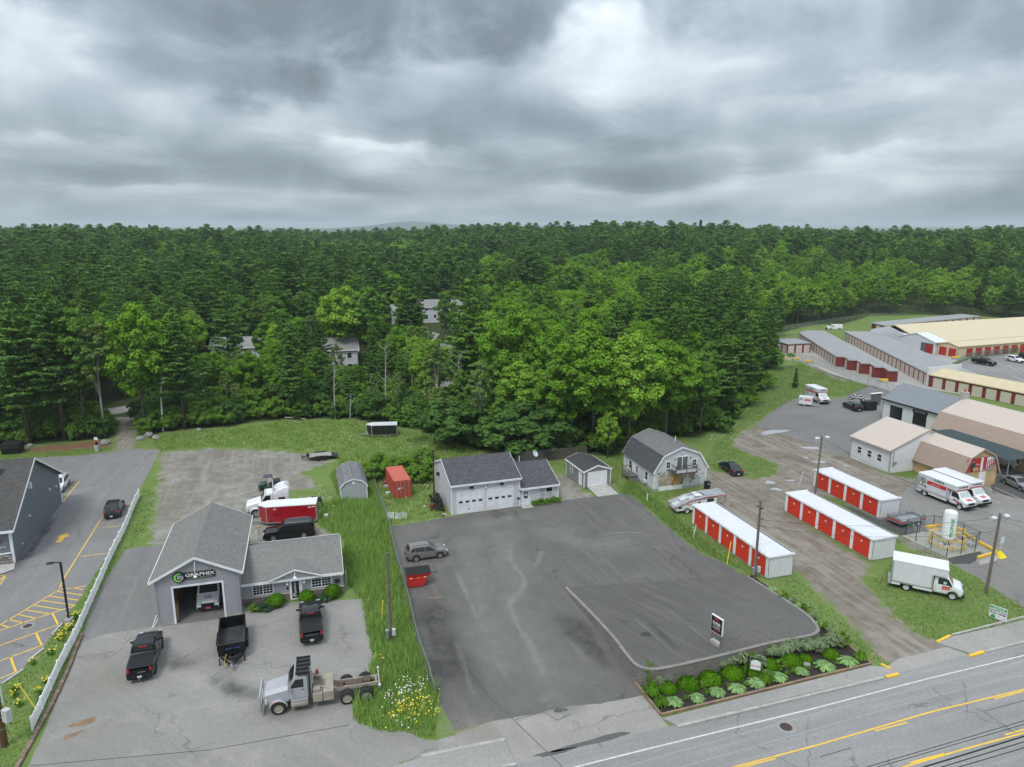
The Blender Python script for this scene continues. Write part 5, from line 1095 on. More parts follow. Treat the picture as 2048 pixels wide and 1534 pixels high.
def wheel(parent,x,y,r,w=.22,rim=ALLOY,side=1,spokes=5,name='wheel'):
	"tyre with its rim as a sub-part; side = +1 when the outer face looks to +y"
	key=(round(r,3),w,rim.name,side,spokes)
	if key not in WHEELS:
		a=MB(); rr=r * .64; h=w / 2; a.lathe([(rr,-h),(r * .93,-h),(r,-h * .72),(r,h * .72),(r * .93,h),(rr,h),(rr * .96,h * .4),(rr * .96,-h * .4),(rr,-h)],20,'y')
		me=bpy.data.meshes.new('wheel'); me.from_pydata(a.v,[],a.f); me.materials.append(RUBBER); me.polygons.foreach_set('use_smooth',[True] * len(me.polygons)); me.set_sharp_from_angle(angle=R(30))
		b=MB(); s=side; b.lathe([(rr,s * h * .9),(rr * .9,s * h * .78),(rr * .86,s * h * .2),(.001,s * h * .15)],16,'y')
		for k in range(spokes):
			b.T=Matrix.Rotation(2 * math.pi * k / spokes,4,'Y'); b.box(0,rr * .92,min(s * h * .3,s * h * .66),max(s * h * .3,s * h * .66),-rr * .13,rr * .13)
		b.T=Matrix(); b.lathe([(rr * .26,s * h * .3),(rr * .26,s * h * .8),(.001,s * h * .82)],10,'y')
		m2=bpy.data.meshes.new('rim'); m2.from_pydata(b.v,[],b.f); m2.materials.append(rim); WHEELS[key]=(me,m2)
	me,m2=WHEELS[key]
	o=bpy.data.objects.new(name,me); COL.objects.link(o); o.parent=parent; o.location=(x,y,r)
	q=bpy.data.objects.new('rim',m2); COL.objects.link(q); q.parent=o; return o
def lerpf(pts):
	xs=[p[0] for p in pts]; zs=[p[1] for p in pts]; return lambda x: float(np.interp(x,xs,zs))
class Car:
	def __init__(s,t,L,W,H,top,belt,clear,ax,r,mat,tum=.80,plan=.14,rimmat=ALLOY,arch=1.16,ww=.22,spokes=5):
		s.t,s.L,s.W,s.H=t,L,W,H; s.top=lerpf([(a * L,z) for a,z in top]); s.belt=lerpf([(a * L,z) for a,z in belt]); s.clear=clear; s.ax=[a * L for a in ax]; s.r=r; s.tum=tum; s.plan=plan; s.ra=r * arch; s.mat=mat
		xs={round(a * L,4) for a,_ in top} | {round(a * L,4) for a,_ in belt}
		for a in s.ax: xs |= {round(a + s.ra * k,4) for k in (-1.0,-.92,-.7,-.38,0,.38,.7,.92,1.0)}
		xs |= {round(-L / 2 + L * k / 14,4) for k in range(15)}
		xs=sorted(x for x in xs if -L / 2 <= x <= L / 2); X=[xs[0]]
		for x in xs[1:]:
			if x - X[-1] > .025: X.append(x)
		X[-1]=L / 2; mb=MB(); vs=[]
		for x in X:
			h=s.sec(x); vs += [(x,-y,z) for y,z in h] + [(x,y,z) for y,z in h[::-1][1:]]
		n=13; fs=[]
		for i in range(len(X) - 1): fs += [(i * n + k,(i + 1) * n + k,(i + 1) * n + (k + 1) % n,i * n + (k + 1) % n) for k in range(n)]
		fs += [tuple(range(n)),tuple(range((len(X) - 1) * n,len(X) * n))[::-1]]
		mb.add(vs,fs); s.body=mb.build('body',mat,t,smooth=True,ang=28)
		tr_=W / 2 - ww / 2 - .01
		for a in s.ax:
			for sd_ in (1,-1): wheel(t,a,sd_ * tr_,r,ww,rimmat,sd_,spokes)
	def sec(s,x):
		zt=s.top(x); zb=min(s.belt(x),zt - .02); zl=s.clear
		for a in s.ax:
			if abs(x - a) < s.ra: zl=max(zl,s.r + math.sqrt(s.ra ** 2 - (x - a) ** 2))
		zl=min(zl,zb - .05); f=abs(x) / s.L; hw=s.W / 2 * (1 - s.plan * max(0,(f - .34) / .16) ** 2); c=max(0,zt - zb - .05); ref=max(.1,s.H - s.belt(0))
		yt=hw * (.955 - (.955 - s.tum) * min(1,c / ref))
		return [(hw * .93,zl),(hw,zl + .35 * (zb - zl)),(hw,zl + .75 * (zb - zl)),(hw * .97,zb),(yt + (hw * .97 - yt) * .14,zb + (zt - zb) * .86),(yt * .88,zt),(0,zt + .018)]
	def side(s,xa,xb,ta=.1,tb=.95,name='side_window',mat=GLASS,off=.012,xa2=None,xb2=None,parent=None):
		"pane on both sides between belt (t=0) and cant rail (t=1)"
		xa2=xa if xa2 is None else xa2; xb2=xb if xb2 is None else xb2
		for sg in (1,-1):
			vs=[]; n=4
			for k in range(n + 1):
				for x0,x1,tt in ((xa,xb,ta),(xa2,xb2,tb)):
					x=(x0 + (x1 - x0) * k / n) * s.L; h=s.sec(x); (y0,z0),(y1,z1)=h[3],h[4]
					vs.append((x,sg * (y0 + (y1 - y0) * tt + off),z0 + (z1 - z0) * tt))
			MB().add(vs,[(2 * i,2 * i + 2,2 * i + 3,2 * i + 1) if sg < 0 else (2 * i,2 * i + 1,2 * i + 3,2 * i + 2) for i in range(n)]).build(name,mat,parent or s.t)
	def across(s,xa,xb,k=.95,name='windscreen',mat=GLASS,off=.014,n=4):
		vs=[]
		for i in range(n + 1):
			x=(xa + (xb - xa) * i / n) * s.L; h=s.sec(x); y=h[5][0] * k; z=h[5][1]; d=1 if xa > 0 else -1
			sl=abs(s.top(x + .02) - s.top(x - .02)) / .04; ox=off * min(1,sl); vs += [(x + d * ox,-y,z + off),(x + d * ox,0,z + off + .018),(x + d * ox,y,z + off)]
		return MB().add(vs,[f for i in range(n) for f in ((3 * i,3 * i + 3,3 * i + 4,3 * i + 1),(3 * i + 1,3 * i + 4,3 * i + 5,3 * i + 2))]).build(name,mat,s.t)
	def doors(s,spans):
		for xa,xb in spans:
			for sg in (1,-1):
				vs=[]
				for k in range(4):
					x=(xa + (xb - xa) * k / 3) * s.L; h=s.sec(x)
					for y,z in ((h[1][0] + .004,max(h[0][1] + .1,s.clear + .12)),(h[2][0] + .006,h[2][1]),(h[3][0] + .004,h[3][1])): vs.append((x,sg * y,z))
				d=MB().add(vs,[((3 * i + j,3 * i + 3 + j,3 * i + 4 + j,3 * i + 1 + j) if sg < 0 else (3 * i + j,3 * i + 1 + j,3 * i + 4 + j,3 * i + 3 + j)) for i in range(3) for j in (0,1)]).build('door',s.mat,s.t)
				x=(xa + (xb - xa) * .12) * s.L; h=s.sec(x); y=sg * h[2][0]; MB().box(x,x + .16,min(y,y + sg * .04),max(y,y + sg * .04),h[3][1] - .14,h[3][1] - .10).build('handle',s.mat,d)
	def ends(s,hz=.72,tz=.85,hl=(.34,.16),tl=(.16,.34),grille=None,bump=DARKP,tail=REDLIGHT,bz=(.3,.55),plate_r=True,grillemat=DARKP):
		L,W=s.L,s.W
		for e,z,(lw,lh),mat,nm in ((1,hz,hl,LENS,'headlight'),(-1,tz,tl,tail,'tail_light')):
			for sg in (1,-1):
				y=sg * (W / 2 * .86 - lw / 2); x=e * (L / 2 - .07); MB().bbox(x - .06,x + .075,y - lw / 2,y + lw / 2,z - lh / 2,z + lh / 2,.02).build(nm,mat,s.t)
		for e,nm in ((1,'front_bumper'),(-1,'rear_bumper')):
			x=e * (L / 2 - .06); MB().bbox(x - .12,x + .12,-W * .44,W * .44,bz[0],bz[1],.05).build(nm,bump,s.t)
		if grille: MB().bbox(L / 2 - .07,L / 2 + .02,-W * grille[0],W * grille[0],grille[1],grille[2],.02).build('grille',grillemat,s.t)
		if plate_r: MB().box(-L / 2 - .075,-L / 2 - .06,-.16,.16,bz[1] - .16,bz[1]).build('number_plate',PLATE,s.t)
	def mirrors(s,x,mat=None,out=.16):
		for sg in (1,-1): h=s.sec(x * s.L); y=sg * h[3][0]; MB().bbox(x * s.L - .06,x * s.L + .06,min(y,y + sg * out),max(y,y + sg * out),h[3][1] + .02,h[3][1] + .18,.03).build('mirror',mat or s.mat,s.t)
def place(f,r,half,side):
	"centre and heading from the ground contact of the two wheels seen on one side"
	a,b=P(*f),P(*r); d=(a - b); d.z=0; d.normalize(); left=Vector((-d.y,d.x,0)); c=(a + b) / 2 + (left if side == 'R' else -left) * half
	return (c.x,c.y,0),math.degrees(math.atan2(d.y,d.x))
def suv(label,loc,rz,mat,L=4.5,W=1.84,H=1.68,rim=ALLOY,rails=True,r=.36,long=False,glass=GLASS,name='parked_suv',dark_clad=True):
	t=thing(name,label,'car',loc,rz)
	if long: top=[(-.5,.8),(-.495,1.15),(-.478,1.75),(-.44,H - .02),(-.2,H + .01),(.09,H),(.215,1.22),(.25,1.16),(.44,1.06),(.488,.95),(.5,.62)]; belt=[(-.5,1.12),(.2,1.12),(.5,1.0)]; rw=(-.492,-.472); ws=(.205,.10)
	else: top=[(-.5,.68),(-.492,1.0),(-.475,1.12),(-.415,H - .10),(-.37,H - .03),(-.15,H),(.05,H - .03),(.225,1.08),(.26,1.03),(.43,.90),(.485,.74),(.5,.52)]; belt=[(-.5,1.08),(-.3,1.04),(.24,.94),(.5,.8)]; rw=(-.472,-.42); ws=(.215,.065)
	c=Car(t,L,W,H,top,belt,.28,(.3,-.285) if not long else (.31,-.285),r,mat,tum=.76,rimmat=rim)
	c.across(*ws,.96); c.across(*rw,.9,'rear_window',n=2)
	if long: c.side(-.455,-.285,name='side_window',xa2=-.445); c.side(-.27,-.06,name='side_window'); c.side(-.045,.19,xb2=.10)
	else: c.side(-.42,-.31,xa2=-.36,xb2=-.31,ta=.2); c.side(-.30,-.075); c.side(-.06,.20,xb2=.055)
	c.doors([(-.27,-.055),(-.045,.19)] if not long else [(-.26,-.05),(-.04,.19)])
	c.ends(.74 if not long else .88,.98,(.36,.15) if not long else (.3,.22),(.2,.2) if not long else (.12,.5),(.25,.45,.66) if not long else (.28,.68,.98),bump=DARKP if dark_clad else mat,bz=(.3,.52) if not long else (.36,.62)); c.mirrors(.19 if not long else .18)
	if rails:
		for sg in (1,-1): MB().tube([(-.38 * L,sg * W * .34,H + .0),(-.3 * L,sg * W * .34,H + .05),(.0,sg * W * .34,H + .05),(.04 * L,sg * W * .34,H - .01)],.02,5).build('roof_rail',DARKP if not long else CHROME,t)
	return t,c
def sedan(label,loc,rz,mat,L=4.8,W=1.82,H=1.46,rim=ALLOY,name='parked_sedan',cat='car'):
	t=thing(name,label,cat,loc,rz)
	c=Car(t,L,W,H,[(-.5,.6),(-.49,.9),(-.46,1.0),(-.37,1.06),(-.22,H - .06),(-.12,H),(.02,H - .02),(.20,1.0),(.24,.96),(.42,.82),(.485,.66),(.5,.46)],[(-.5,.96),(-.3,.96),(.22,.9),(.5,.7)],.22,(.29,-.29),.33,mat,tum=.72,rimmat=rim)
	c.across(.19,.035,.96); c.across(-.36,-.23,.94,'rear_window'); c.side(-.30,-.10,xa2=-.19,ta=.12); c.side(-.085,.18,xb2=.03,ta=.12); c.doors([(-.25,-.07),(-.06,.18)]); c.ends(.68,.82,(.4,.14),(.34,.18),(.22,.36,.58),bump=mat,bz=(.24,.5)); c.mirrors(.165,out=.14); return t,c
def pickup(label,loc,rz,mat,L=5.9,W=2.03,H=1.93,rim=BLKRIM,cover=True,name='pickup_truck',r=.41,tailtext=None):
	t=thing(name,label,'truck',loc,rz)
	c=Car(t,L,W,H,[(-.5,1.0),(-.497,1.31),(-.13,1.31),(-.12,1.36),(-.10,H - .06),(-.07,H - .01),(.0,H),(.10,H - .03),(.215,1.36),(.24,1.30),(.42,1.22),(.482,1.10),(.5,.7)],[(-.5,1.28),(.22,1.28),(.5,1.05)],.42,(.305,-.305),r,mat,tum=.80,plan=.09,rimmat=rim,ww=.27,spokes=6)
	c.across(.205,.108,.95); c.across(-.118,-.102,.9,'rear_window',n=2); c.side(-.085,.035,ta=.06); c.side(.05,.19,xb2=.105,ta=.06); c.doors([(-.09,.04),(.05,.19)])
	c.ends(1.0,1.06,(.3,.24),(.16,.42),(.30,.72,1.08),bump=DARKP,bz=(.5,.72)); c.mirrors(.175,out=.26)
	if cover: b=MB().bbox(-L * .485,-L * .135,-W * .425,W * .425,1.315,1.36,.015).build('bed_cover',DARKP,t)
	else: MB().box(-L * .485,-L * .14,-W * .42,W * .42,1.322,1.328).build('bed_floor',DARKP,t)
	MB().box(-L * .12 - .02,-L * .12 + .05,-.3,.3,H - .10,H - .06).build('brake_light',REDLIGHT,t); MB().box(-L * .5 - .018,-L * .5 - .006,-W * .36,W * .36,.78,1.24).build('tailgate',mat,t)
	MB().tube([(-L * .5 - .05,0,.5),(-L * .5 - .3,0,.48),(-L * .5 - .3,0,.58)],.035,6).build('tow_hitch',CHROME,t)
	if tailtext: text(t,tailtext,.13,tr(-L * .5 - .022,.2,1.0,-90),CHROME)
	return t,c
def van(label,loc,rz,mat,L=5.6,W=2.06,H=2.5,name='cargo_van',glassy=False,rear_glass=True):
	t=thing(name,label,'van',loc,rz)
	c=Car(t,L,W,H,[(-.5,.7),(-.497,1.3),(-.487,H - .15),(-.46,H - .02),(.0,H),(.20,H - .06),(.335,1.42),(.36,1.35),(.455,1.12),(.49,.95),(.5,.6)],[(-.5,1.32),(.3,1.32),(.5,1.0)],.34,(.30,-.29),.36,mat,tum=.84,plan=.08)
	c.across(.325,.215,.95); c.side(.10,.30,xb2=.21,ta=.05,tb=.6)
	if rear_glass: MB().box(-L * .5 - .0,-L * .49,-W * .36,-.05,1.35,1.95).build('rear_window',GLASS,t); MB().box(-L * .5 - .0,-L * .49,.05,W * .36,1.35,1.95).build('rear_window',GLASS,t)
	c.doors([(.08,.29)]); c.ends(.98,1.3,(.36,.3),(.12,.5),(.28,.62,.92),bz=(.36,.62)); c.mirrors(.275,DARKP,.24); return t,c
l,z=place((324.5,1295.5),(311.3,1346),.92,'R'); gm,c=pickup('black pickup with dark bed cover parked left of the dump trailer',l,z,PBLK,tailtext=None); MB().box(-2.975,-2.965,-.42,.1,.98,1.03).build('tailgate_badge',CHROME,gm);
l,z=place((645.5,1229),(643,1280),.92,'R'); fd,c=pickup('black pickup with tinted roof strip parked nose-in at the office door',l,107,PBLK,L=5.9); MB().box(.55,.62,-.62,.62,1.86,1.90).build('sun_strip',PLATE,fd); MB().box(-2.975,-2.966,-.5,.5,1.08,1.12).build('tailgate_badge',PSTEEL,fd)
l,z=place((549.8,1082.3),(608.4,1076.2),.84,'L'); sb_,c=suv('long black suv with chrome roof rails beside the red trailer',l,z,PBLK,5.65,2.0,1.92,r=.40,long=True,dark_clad=False)
l,z=place((879.5,1116.2),(832.2,1123.4),.80,'R'); ts,c=suv('taupe compact suv parked on the dark lot above the red dumpster',l,z,PTAN,4.4,1.82,1.66)
l,z=place((248,1015),(240.3,1032.9),.80,'R'); suv('black suv driving out of the yellow striped lot along the white fence',l,z + 0,PGRY,4.6,1.86,1.68,rim=BLKRIM)
l,z=place((127,983),(137.7,969),.82,'L'); suv('white suv half hidden behind the slate blue building',l,z,PWHT,4.7,1.88,1.72)
l,z=place((1441.5,936.3),(1461,950.6),.78,'L'); sedan('dark grey sedan parked on the lawn edge by the dirt drive',l,z,PGRY)
l,z=place((1687.7,814),(1706.4,822.6),.8,'L'); suv('black crossover parked beside the black dumpster',l,z,PNVY,4.7,1.9,1.6,rails=False,rim=BLKRIM)
l,z=place((2041.3,982.7),(2008.5,967.7),.8,'R'); sedan('silver grey sedan in a marked bay at the right edge',l,z,PSTEEL)
l,z=place((1975.4,732),(1949.8,727.3),.88,'R'); pickup('black pickup in the far lot before the cream storage hall',l,z,PBLK,5.7,cover=False,rim=ALLOY)
l,z=place((2033.9,725.7),(2014.7,721.7),.8,'R'); suv('white crossover in the far lot right of the black pickup',l,z,PWHT,4.6)
suv('dark car at the right edge beside the white crossover',tuple(P(2056,718)),z,PBLK,4.6)
l,z=place((1661.4,660.8),(1678.8,660.8),.85,'L'); v,c=van('white cargo van with roof rack at the back of the storage yard',l,z,PWHT,5.2,1.95,2.1)
for y in (-.75,.75): MB().tube([(-2.3,y,2.2),(1.0,y,2.2)],.03,4).build('roof_rack',DARKP,v)
for x in (-2.2,-1,.2,.95): MB().tube([(x,-.75,2.2),(x,.75,2.2)],.03,4).build('rack_bar',DARKP,v)
l,z=place((1809.7,688.9),(1826,692),.88,'L'); pickup('white pickup parked outside the white storage hall bay',l,z,PWHT,5.7,cover=False,rim=ALLOY)
v,c=van('white cargo van in the open garage of the sign shop',tuple(gx.matrix_basis @ Vector((3.95,4.05,.036))),16 - 90,PWHT,5.6,2.06,2.45)
text(v,'Hertz',.26,tr(2.22,0,1.335,90,rx=-62),M('logo blue',(.08,.16,.42),.5),'logo_lettering'); MB(tr(2.42,0,1.26,90,rx=-62)).box(-.35,.35,-.005,.005,-.03,.03).build('logo_stroke',M('logo red',(.6,.03,.1),.5),v); MB().box(2.86,2.88,-.22,.22,.42,.58).build('front_plate',M('pink plate',(.8,.06,.22),.5),v)
v,c=van('white compact van with dark rear windows under the green canopy',tuple(P(2006,930)),112,PWHT,4.6,1.8,1.95)
RSTR=M('rental red',(.55,.03,.03),.45,var=.06); GRAFA=M('truck art grey green',(.34,.40,.36),.6,var=.4,scale=2); ALU=M('aluminium sheet',(.50,.51,.53),.4,.5)
def cab(t,xf,mat,H=2.1,W=1.98,Lc=2.9,ax=None,r=.38,doorcol=None):
	"van-type cab whose nose reaches xf; returns the Car so glass sits on it"
	return None
def box_truck(label,loc,rz,Lb,Wb,Hb,wb,mom=True,rental=True,name='box_truck',sun=True,group=None,z0=.75):
	t=thing(name,label,'truck',loc,rz,group)
	xf,xr=wb / 2,-wb / 2 # axle positions
	sub=2.5; cx=xf + .85 - sub / 2
	class S: pass
	e=thing('cab','x','x'); e.parent=t; del e['label']; del e['category']; e.location=(cx,0,0)
	k=(xf - cx) / sub
	c=Car(e,sub,2.0,2.15,[(-.5,1.2),(-.498,2.08),(-.47,2.13),(-.12,2.15),(-.02,2.1),(.155,1.46),(.19,1.40),(.42,1.24),(.485,1.05),(.5,.6)],[(-.5,1.35),(.15,1.35),(.5,1.05)],.48,(k,),.40,PWHT,tum=.84,plan=.12,rimmat=WHTRIM,ww=.25)
	for o in list(e.children):
		pass
	shade=M('sun shade foil',(.55,.62,.62),.3,.2,var=.3,scale=6)
	c.across(.145,-.01,.95,mat=shade if sun else M_glass('yellowish glass',(.25,.22,.06),.1)); c.side(-.36,.12,xb2=-.02,ta=.05); c.doors([(-.40,.11)]); c.mirrors(.07,DARKP,.26)
	for sg in (1,-1): MB().bbox(sub / 2 - .12,sub / 2 + .01,sg * .72 - .2,sg * .72 + .2,.82,1.06,.03).build('headlight',LENS,e)
	MB().bbox(sub / 2 - .1,sub / 2 + .03,-.5,.5,.78,1.06,.03).build('grille',DARKP,e); MB().bbox(sub / 2 - .12,sub / 2 + .14,-.98,.98,.42,.68,.05).build('front_bumper',DARKP,e)
	for o in list(COL.objects):
		if o.parent == e: o.parent=t; o.location.x += cx
	bpy.data.objects.remove(e)
	x1=cx - sub / 2 - .06; x0=x1 - Lb; xm=x1 + (1.15 if mom else .0)
	b=MB(); zb,zt=z0,z0 + Hb; h=Wb / 2
	out=[(x0,zb),(x1,zb),(x1,2.24),(xm,2.24),(xm + .0,zt - .1),(xm - .12,zt),(x0,zt)] if mom else [(x0,zb),(x1,zb),(x1,zt),(x0,zt)]
	b.yprism(out,-h,h); b.build('box',WSTEEL,t)
	q=MB(); q.bbox(x0 - .03,xm + .03,-h - .03,h + .03,zt - .07,zt + .05,.04); q.build('roof',PWHT,t)
	q=MB()
	for sg in (1,-1):
		y=sorted((sg * h,sg * (h + .02))); q.box(x0,x1,y[0],y[1],zb - .02,zb + .14); q.box(x0,x0 + .12,y[0],y[1],zb,zt - .08); q.box(x1 - .14,x1,y[0],y[1],zb,2.2)
	q.build('corner_trim',ALU,t)
	s_=MB(); s_.box(x0,x1,-h + .12,h - .12,.5,zb - .002); s_.build('chassis',BLACKM,t)
	for sg in (1,-1):
		y=sorted((sg * (h - .03),sg * (h + .005))); MB().box(x0 + .05,xr - .55,y[0],y[1],.5,zb - .025).build('skirt',PWHT,t); MB().box(xr + .55,x1,y[0],y[1],.5,zb - .025).build('skirt',PWHT,t)
		wheel(t,xr,sg * (h - .16),.40,.26,WHTRIM,sg); wheel(t,xr,sg * (h - .46),.40,.24,WHTRIM,sg)
	MB().box(x0 - .25,x0,-h,h,.45,.62).build('rear_bumper',GALV,t); MB().box(x0 - .02,x0 - .005,-h + .12,h - .12,zb + .15,zt - .2).build('rear_door',ALU,t)
	if rental:
		for sg in (1,-1):
			yo=sg * (h + .006); T=tr(0,yo,0) if sg < 0 else tr(0,yo,0,180); f=1 if sg < 0 else -1
			def bx(xa,xb,za,zb_,mat,nm,dd=.004): xs=sorted((f * xa,f * xb)); MB(T).box(xs[0],xs[1],-dd,.002,za,zb_).build(nm,mat,t)
			bx(x0 + Lb * .32,xm - .02,2.20,2.30,RSTR,'stripe'); bx(x0 + Lb * .32,x1 - .25,1.80,2.20,RSTR,'stripe',.005)
			bx(x0 + .15,x0 + Lb * .29,1.25,zt - .35,GRAFA,'side_graphic')
			for i in range(5): MB(T @ tr(f * (x0 + .35 + .2 * i),-.008,1.5 + .22 * ((i * 3) % 4),ry=20 * i)).yprism([(0,0),(.42,.1),(.12,.3)],-.004,0).build('graphic_shape',[TRIM,M('art dark',(.05,.07,.06),.6),M('art red',(.5,.08,.05),.6)][i % 3],t)
			text(t,'U-HAUL',.36,T @ tr(f * (x0 + Lb * .70),-.006,zt - .27),SIGNB,wide=1.25,bold=.012)
			text(t,'MOVING & STORAGE',.14,T @ tr(f * (x0 + Lb * .60),-.010,2.0),TRIM)
			xs=sorted((f * (cx - .5),f * (cx + .35))); MB(tr(0,sg * 1.02,0) if sg < 0 else tr(0,sg * 1.02,0,180)).add([(f * (cx - .55),-.0,1.0),(f * (cx + .5),-.0,.72),(f * (cx + .5),-.0,.84),(f * (cx - .5),-.0,1.25)],[(0,1,2,3)] if f > 0 else [(3,2,1,0)]).build('door_stripe',RSTR,t)
		Tf=tr(xm + .006,0,0,90); text(t,'U-HAUL',.34,Tf @ tr(0,-.006,zt - .26),SIGNB,wide=1.3,bold=.012); MB(Tf).box(-h,h,-.008,.0,2.27,2.37).build('stripe',RSTR,t)
		MB(tr(cx + sub * .30,0,1.345,0,ry=9)).box(-.28,.28,-.38,.38,0,.012).build('hood_panel',M('faded red',(.62,.14,.13),.5),t)
	return t
l,z=place((1917.6,1019.5),(1849.8,991.7),.98,'R'); l=Vector(l)
UHG='white and red rental box trucks'
box_truck('white rental box truck with red stripe parked nearest the containers',tuple(l),z,4.55,2.3,2.15,5.0,group=UHG)
box_truck('white rental box truck with red stripe parked between its twin and the barn',tuple(l + UX * 2.75 + VX * .35),z,4.55,2.3,2.15,5.0,group=UHG)
a,b=P(1599,771,3),P(1629,783,3); zz=math.degrees(math.atan2((b - a).y,(b - a).x)); fw_=P(1637,808); hd=Vector((math.cos(R(zz)),math.sin(R(zz)),0))
box_truck('small rental box truck at the grass edge behind the little cargo trailer',tuple(fw_ + Vector((-hd.y,hd.x,0)) * .95 - hd * 1.8),zz,3.4,2.2,2.15,3.6,group=UHG)
l,z=place((1901.3,1200),(1813,1181.2),.98,'R'); bt=box_truck('plain white box truck parked on the lawn by the road',l,z,3.55,2.25,2.25,3.9,rental=False,sun=False)
q=MB(tr(0,-1.03,0)); q.box(1.0,1.65,-.012,0,.82,1.30); q=q.build('door_placard',RSTR,bt); MB(tr(0,-1.03,0)).box(1.0,1.65,-.016,-.012,.82,.92).build('placard_line',TRIM,q); text(q,'FOR SALE',.15,tr(1.32,-1.048,1.1),TRIM); MB(tr(0,-1.005,0)).box(1.1,1.35,-.04,-.03,1.5,1.75).build('window_note',M('pale green note',(.45,.65,.5),.6),bt)
MB().box(-4.1,-3.2,-1.0,1.0,.5,1.2).build('lift_gate',GALV,bt) if False else None
def heavy(label,loc,rz,mat,sleeper=False,name='truck_tractor',wheelbase=4.9,dirtm=None,rim=WHTRIM):
	t=thing(name,label,'truck',loc,rz); r=.52
	hood=MB(); hv=[]
	for x,hw,zt,zb in ((1.05,.78,1.55,.75),(.9,.86,1.72,.75),(0,.92,1.92,.95),(-.75,.98,2.06,.95)):
		hv += [(x,-hw,zb),(x,-hw,zt - .22),(x,-hw * .72,zt),(x,hw * .72,zt),(x,hw,zt - .22),(x,hw,zb)]
	fs=[(i * 6 + k,(i + 1) * 6 + k,(i + 1) * 6 + (k + 1) % 6,i * 6 + (k + 1) % 6) for i in range(3) for k in range(6)] + [tuple(range(6)),tuple(range(18,24))[::-1]]
	hood.add(hv,fs); hood.build('hood',mat,t,smooth=True,ang=30)
	for sg in (1,-1):
		f=MB(); n=9; vs=[]
		for k in range(n + 1):
			a=R(8 + 164 * k / n); x,z=.66 * math.cos(a),.55 + .66 * math.sin(a); vs += [(x,sg * .72,z),(x,sg * 1.16,z),(x * .93,sg * 1.2,.55 + (z - .55) * .9)]
		f.add(vs,[q for k in range(n) for q in ((3 * k,3 * k + 3,3 * k + 4,3 * k + 1),(3 * k + 1,3 * k + 4,3 * k + 5,3 * k + 2))]); f.build('fender',mat,t,smooth=True)
		wheel(t,0,sg * 1.02,r,.3,rim,sg,8); MB().bbox(.78,.92,sg * .92 - .14,sg * .92 + .14,1.0,1.25,.03).build('headlight',LENS,t); MB().bbox(.35,.5,sg * 1.16 - .03,sg * 1.16 + .03,1.02,1.12,.01).build('marker',AMBER,t)
	MB().bbox(1.02,1.09,-.62,.62,.8,1.5,.03).build('grille',DARKP if not sleeper else CHROME,t)
	if sleeper: MB().bbox(1.1,1.25,-1.2,1.2,.42,.85,.04).build('front_bumper',CHROME,t)
	else:
		MB().bbox(1.2,1.3,-1.2,1.2,.38,.78,.03).build('front_bumper',ALU,t)
		for y in (-1.16,1.16): MB().bbox(1.18,1.3,y - .06,y + .06,.78,1.75,.02).build('guard_post',ALU,t)
		MB().bbox(1.2,1.3,-1.1,1.1,1.62,1.72,.02).build('guard_bar',ALU,t)
	cb=MB(); cb.yprism([(-.72,1.02),(-2.15,1.02),(-2.15,2.78),(-1.95,2.84),(-1.2,2.80),(-.72,2.08)],-1.02,1.02); cb=cb.build('cab',mat,t)
	for q in (cb.data,):
		bm=bmesh.new(); bm.from_mesh(q); bmesh.ops.bevel(bm,geom=bm.edges[:],offset=.05,segments=2,affect='EDGES'); bm.to_mesh(q); bm.free()
	MB().add([(-.745,-.92,2.1),(-.745,.92,2.1),(-1.185,.86,2.74),(-1.185,-.86,2.74)],[(0,1,2,3)]).build('windscreen',GLASS,t).location=(.03,0,.03)
	for sg in (1,-1):
		y=sg * 1.026; v_=[(-.95,y,1.95),(-1.85,y,1.95),(-1.85,y,2.62),(-1.3,y,2.62),(-.95,y,2.12)]; MB().add(v_,[(0,1,2,3,4) if sg > 0 else (4,3,2,1,0)]).build('side_window',GLASS,t)
		y0=sorted((sg * 1.021,sg * 1.034)); d=MB().box(-1.95,-.85,y0[0],y0[1],1.1,1.92).build('door',mat,t); MB().box(-1.85,-1.7,min(sg * 1.03,sg * 1.06),max(sg * 1.03,sg * 1.06),1.75,1.8).build('handle',BLACKM,d)
		MB().tube([(-.9,sg * 1.0,2.5),(-.82,sg * 1.34,2.5),(-.82,sg * 1.34,1.9),(-.9,sg * 1.0,1.85)],.02,5).build('mirror_bracket',CHROME,t); MB().bbox(-.86,-.78,sg * 1.34 - .11,sg * 1.34 + .11,1.95,2.45,.03).build('mirror',CHROME,t)
		mk=dirtm or CHROME; MB(tr(-1.5,sg * .98,.72)).lathe([(.001,-.6),(.30,-.6),(.32,-.57),(.32,.57),(.30,.6),(.001,.6)],14,'x').build('fuel_tank',mk,t,smooth=True)
		MB().box(-2.1,-.9,min(sg * .95,sg * 1.24),max(sg * .95,sg * 1.24),1.0,1.05).build('step',ALU,t)
	for i in range(5): MB().bbox(-1.35,-1.25,-.8 + .4 * i - .05,-.8 + .4 * i + .05,2.82,2.9,.02).build('roof_marker',AMBER,t)
	FR=dirtm or BLACKM
	for y in (-.42,.42): MB().box(-wheelbase - 2.4,.9,y - .05,y + .05,.82,1.1).build('frame_rail',FR,t)
	for x in (-2.6,-3.4,-wheelbase - .7,-wheelbase - 2.2): MB().box(x - .06,x + .06,-.42,.42,.86,1.06).build('cross_member',FR,t)
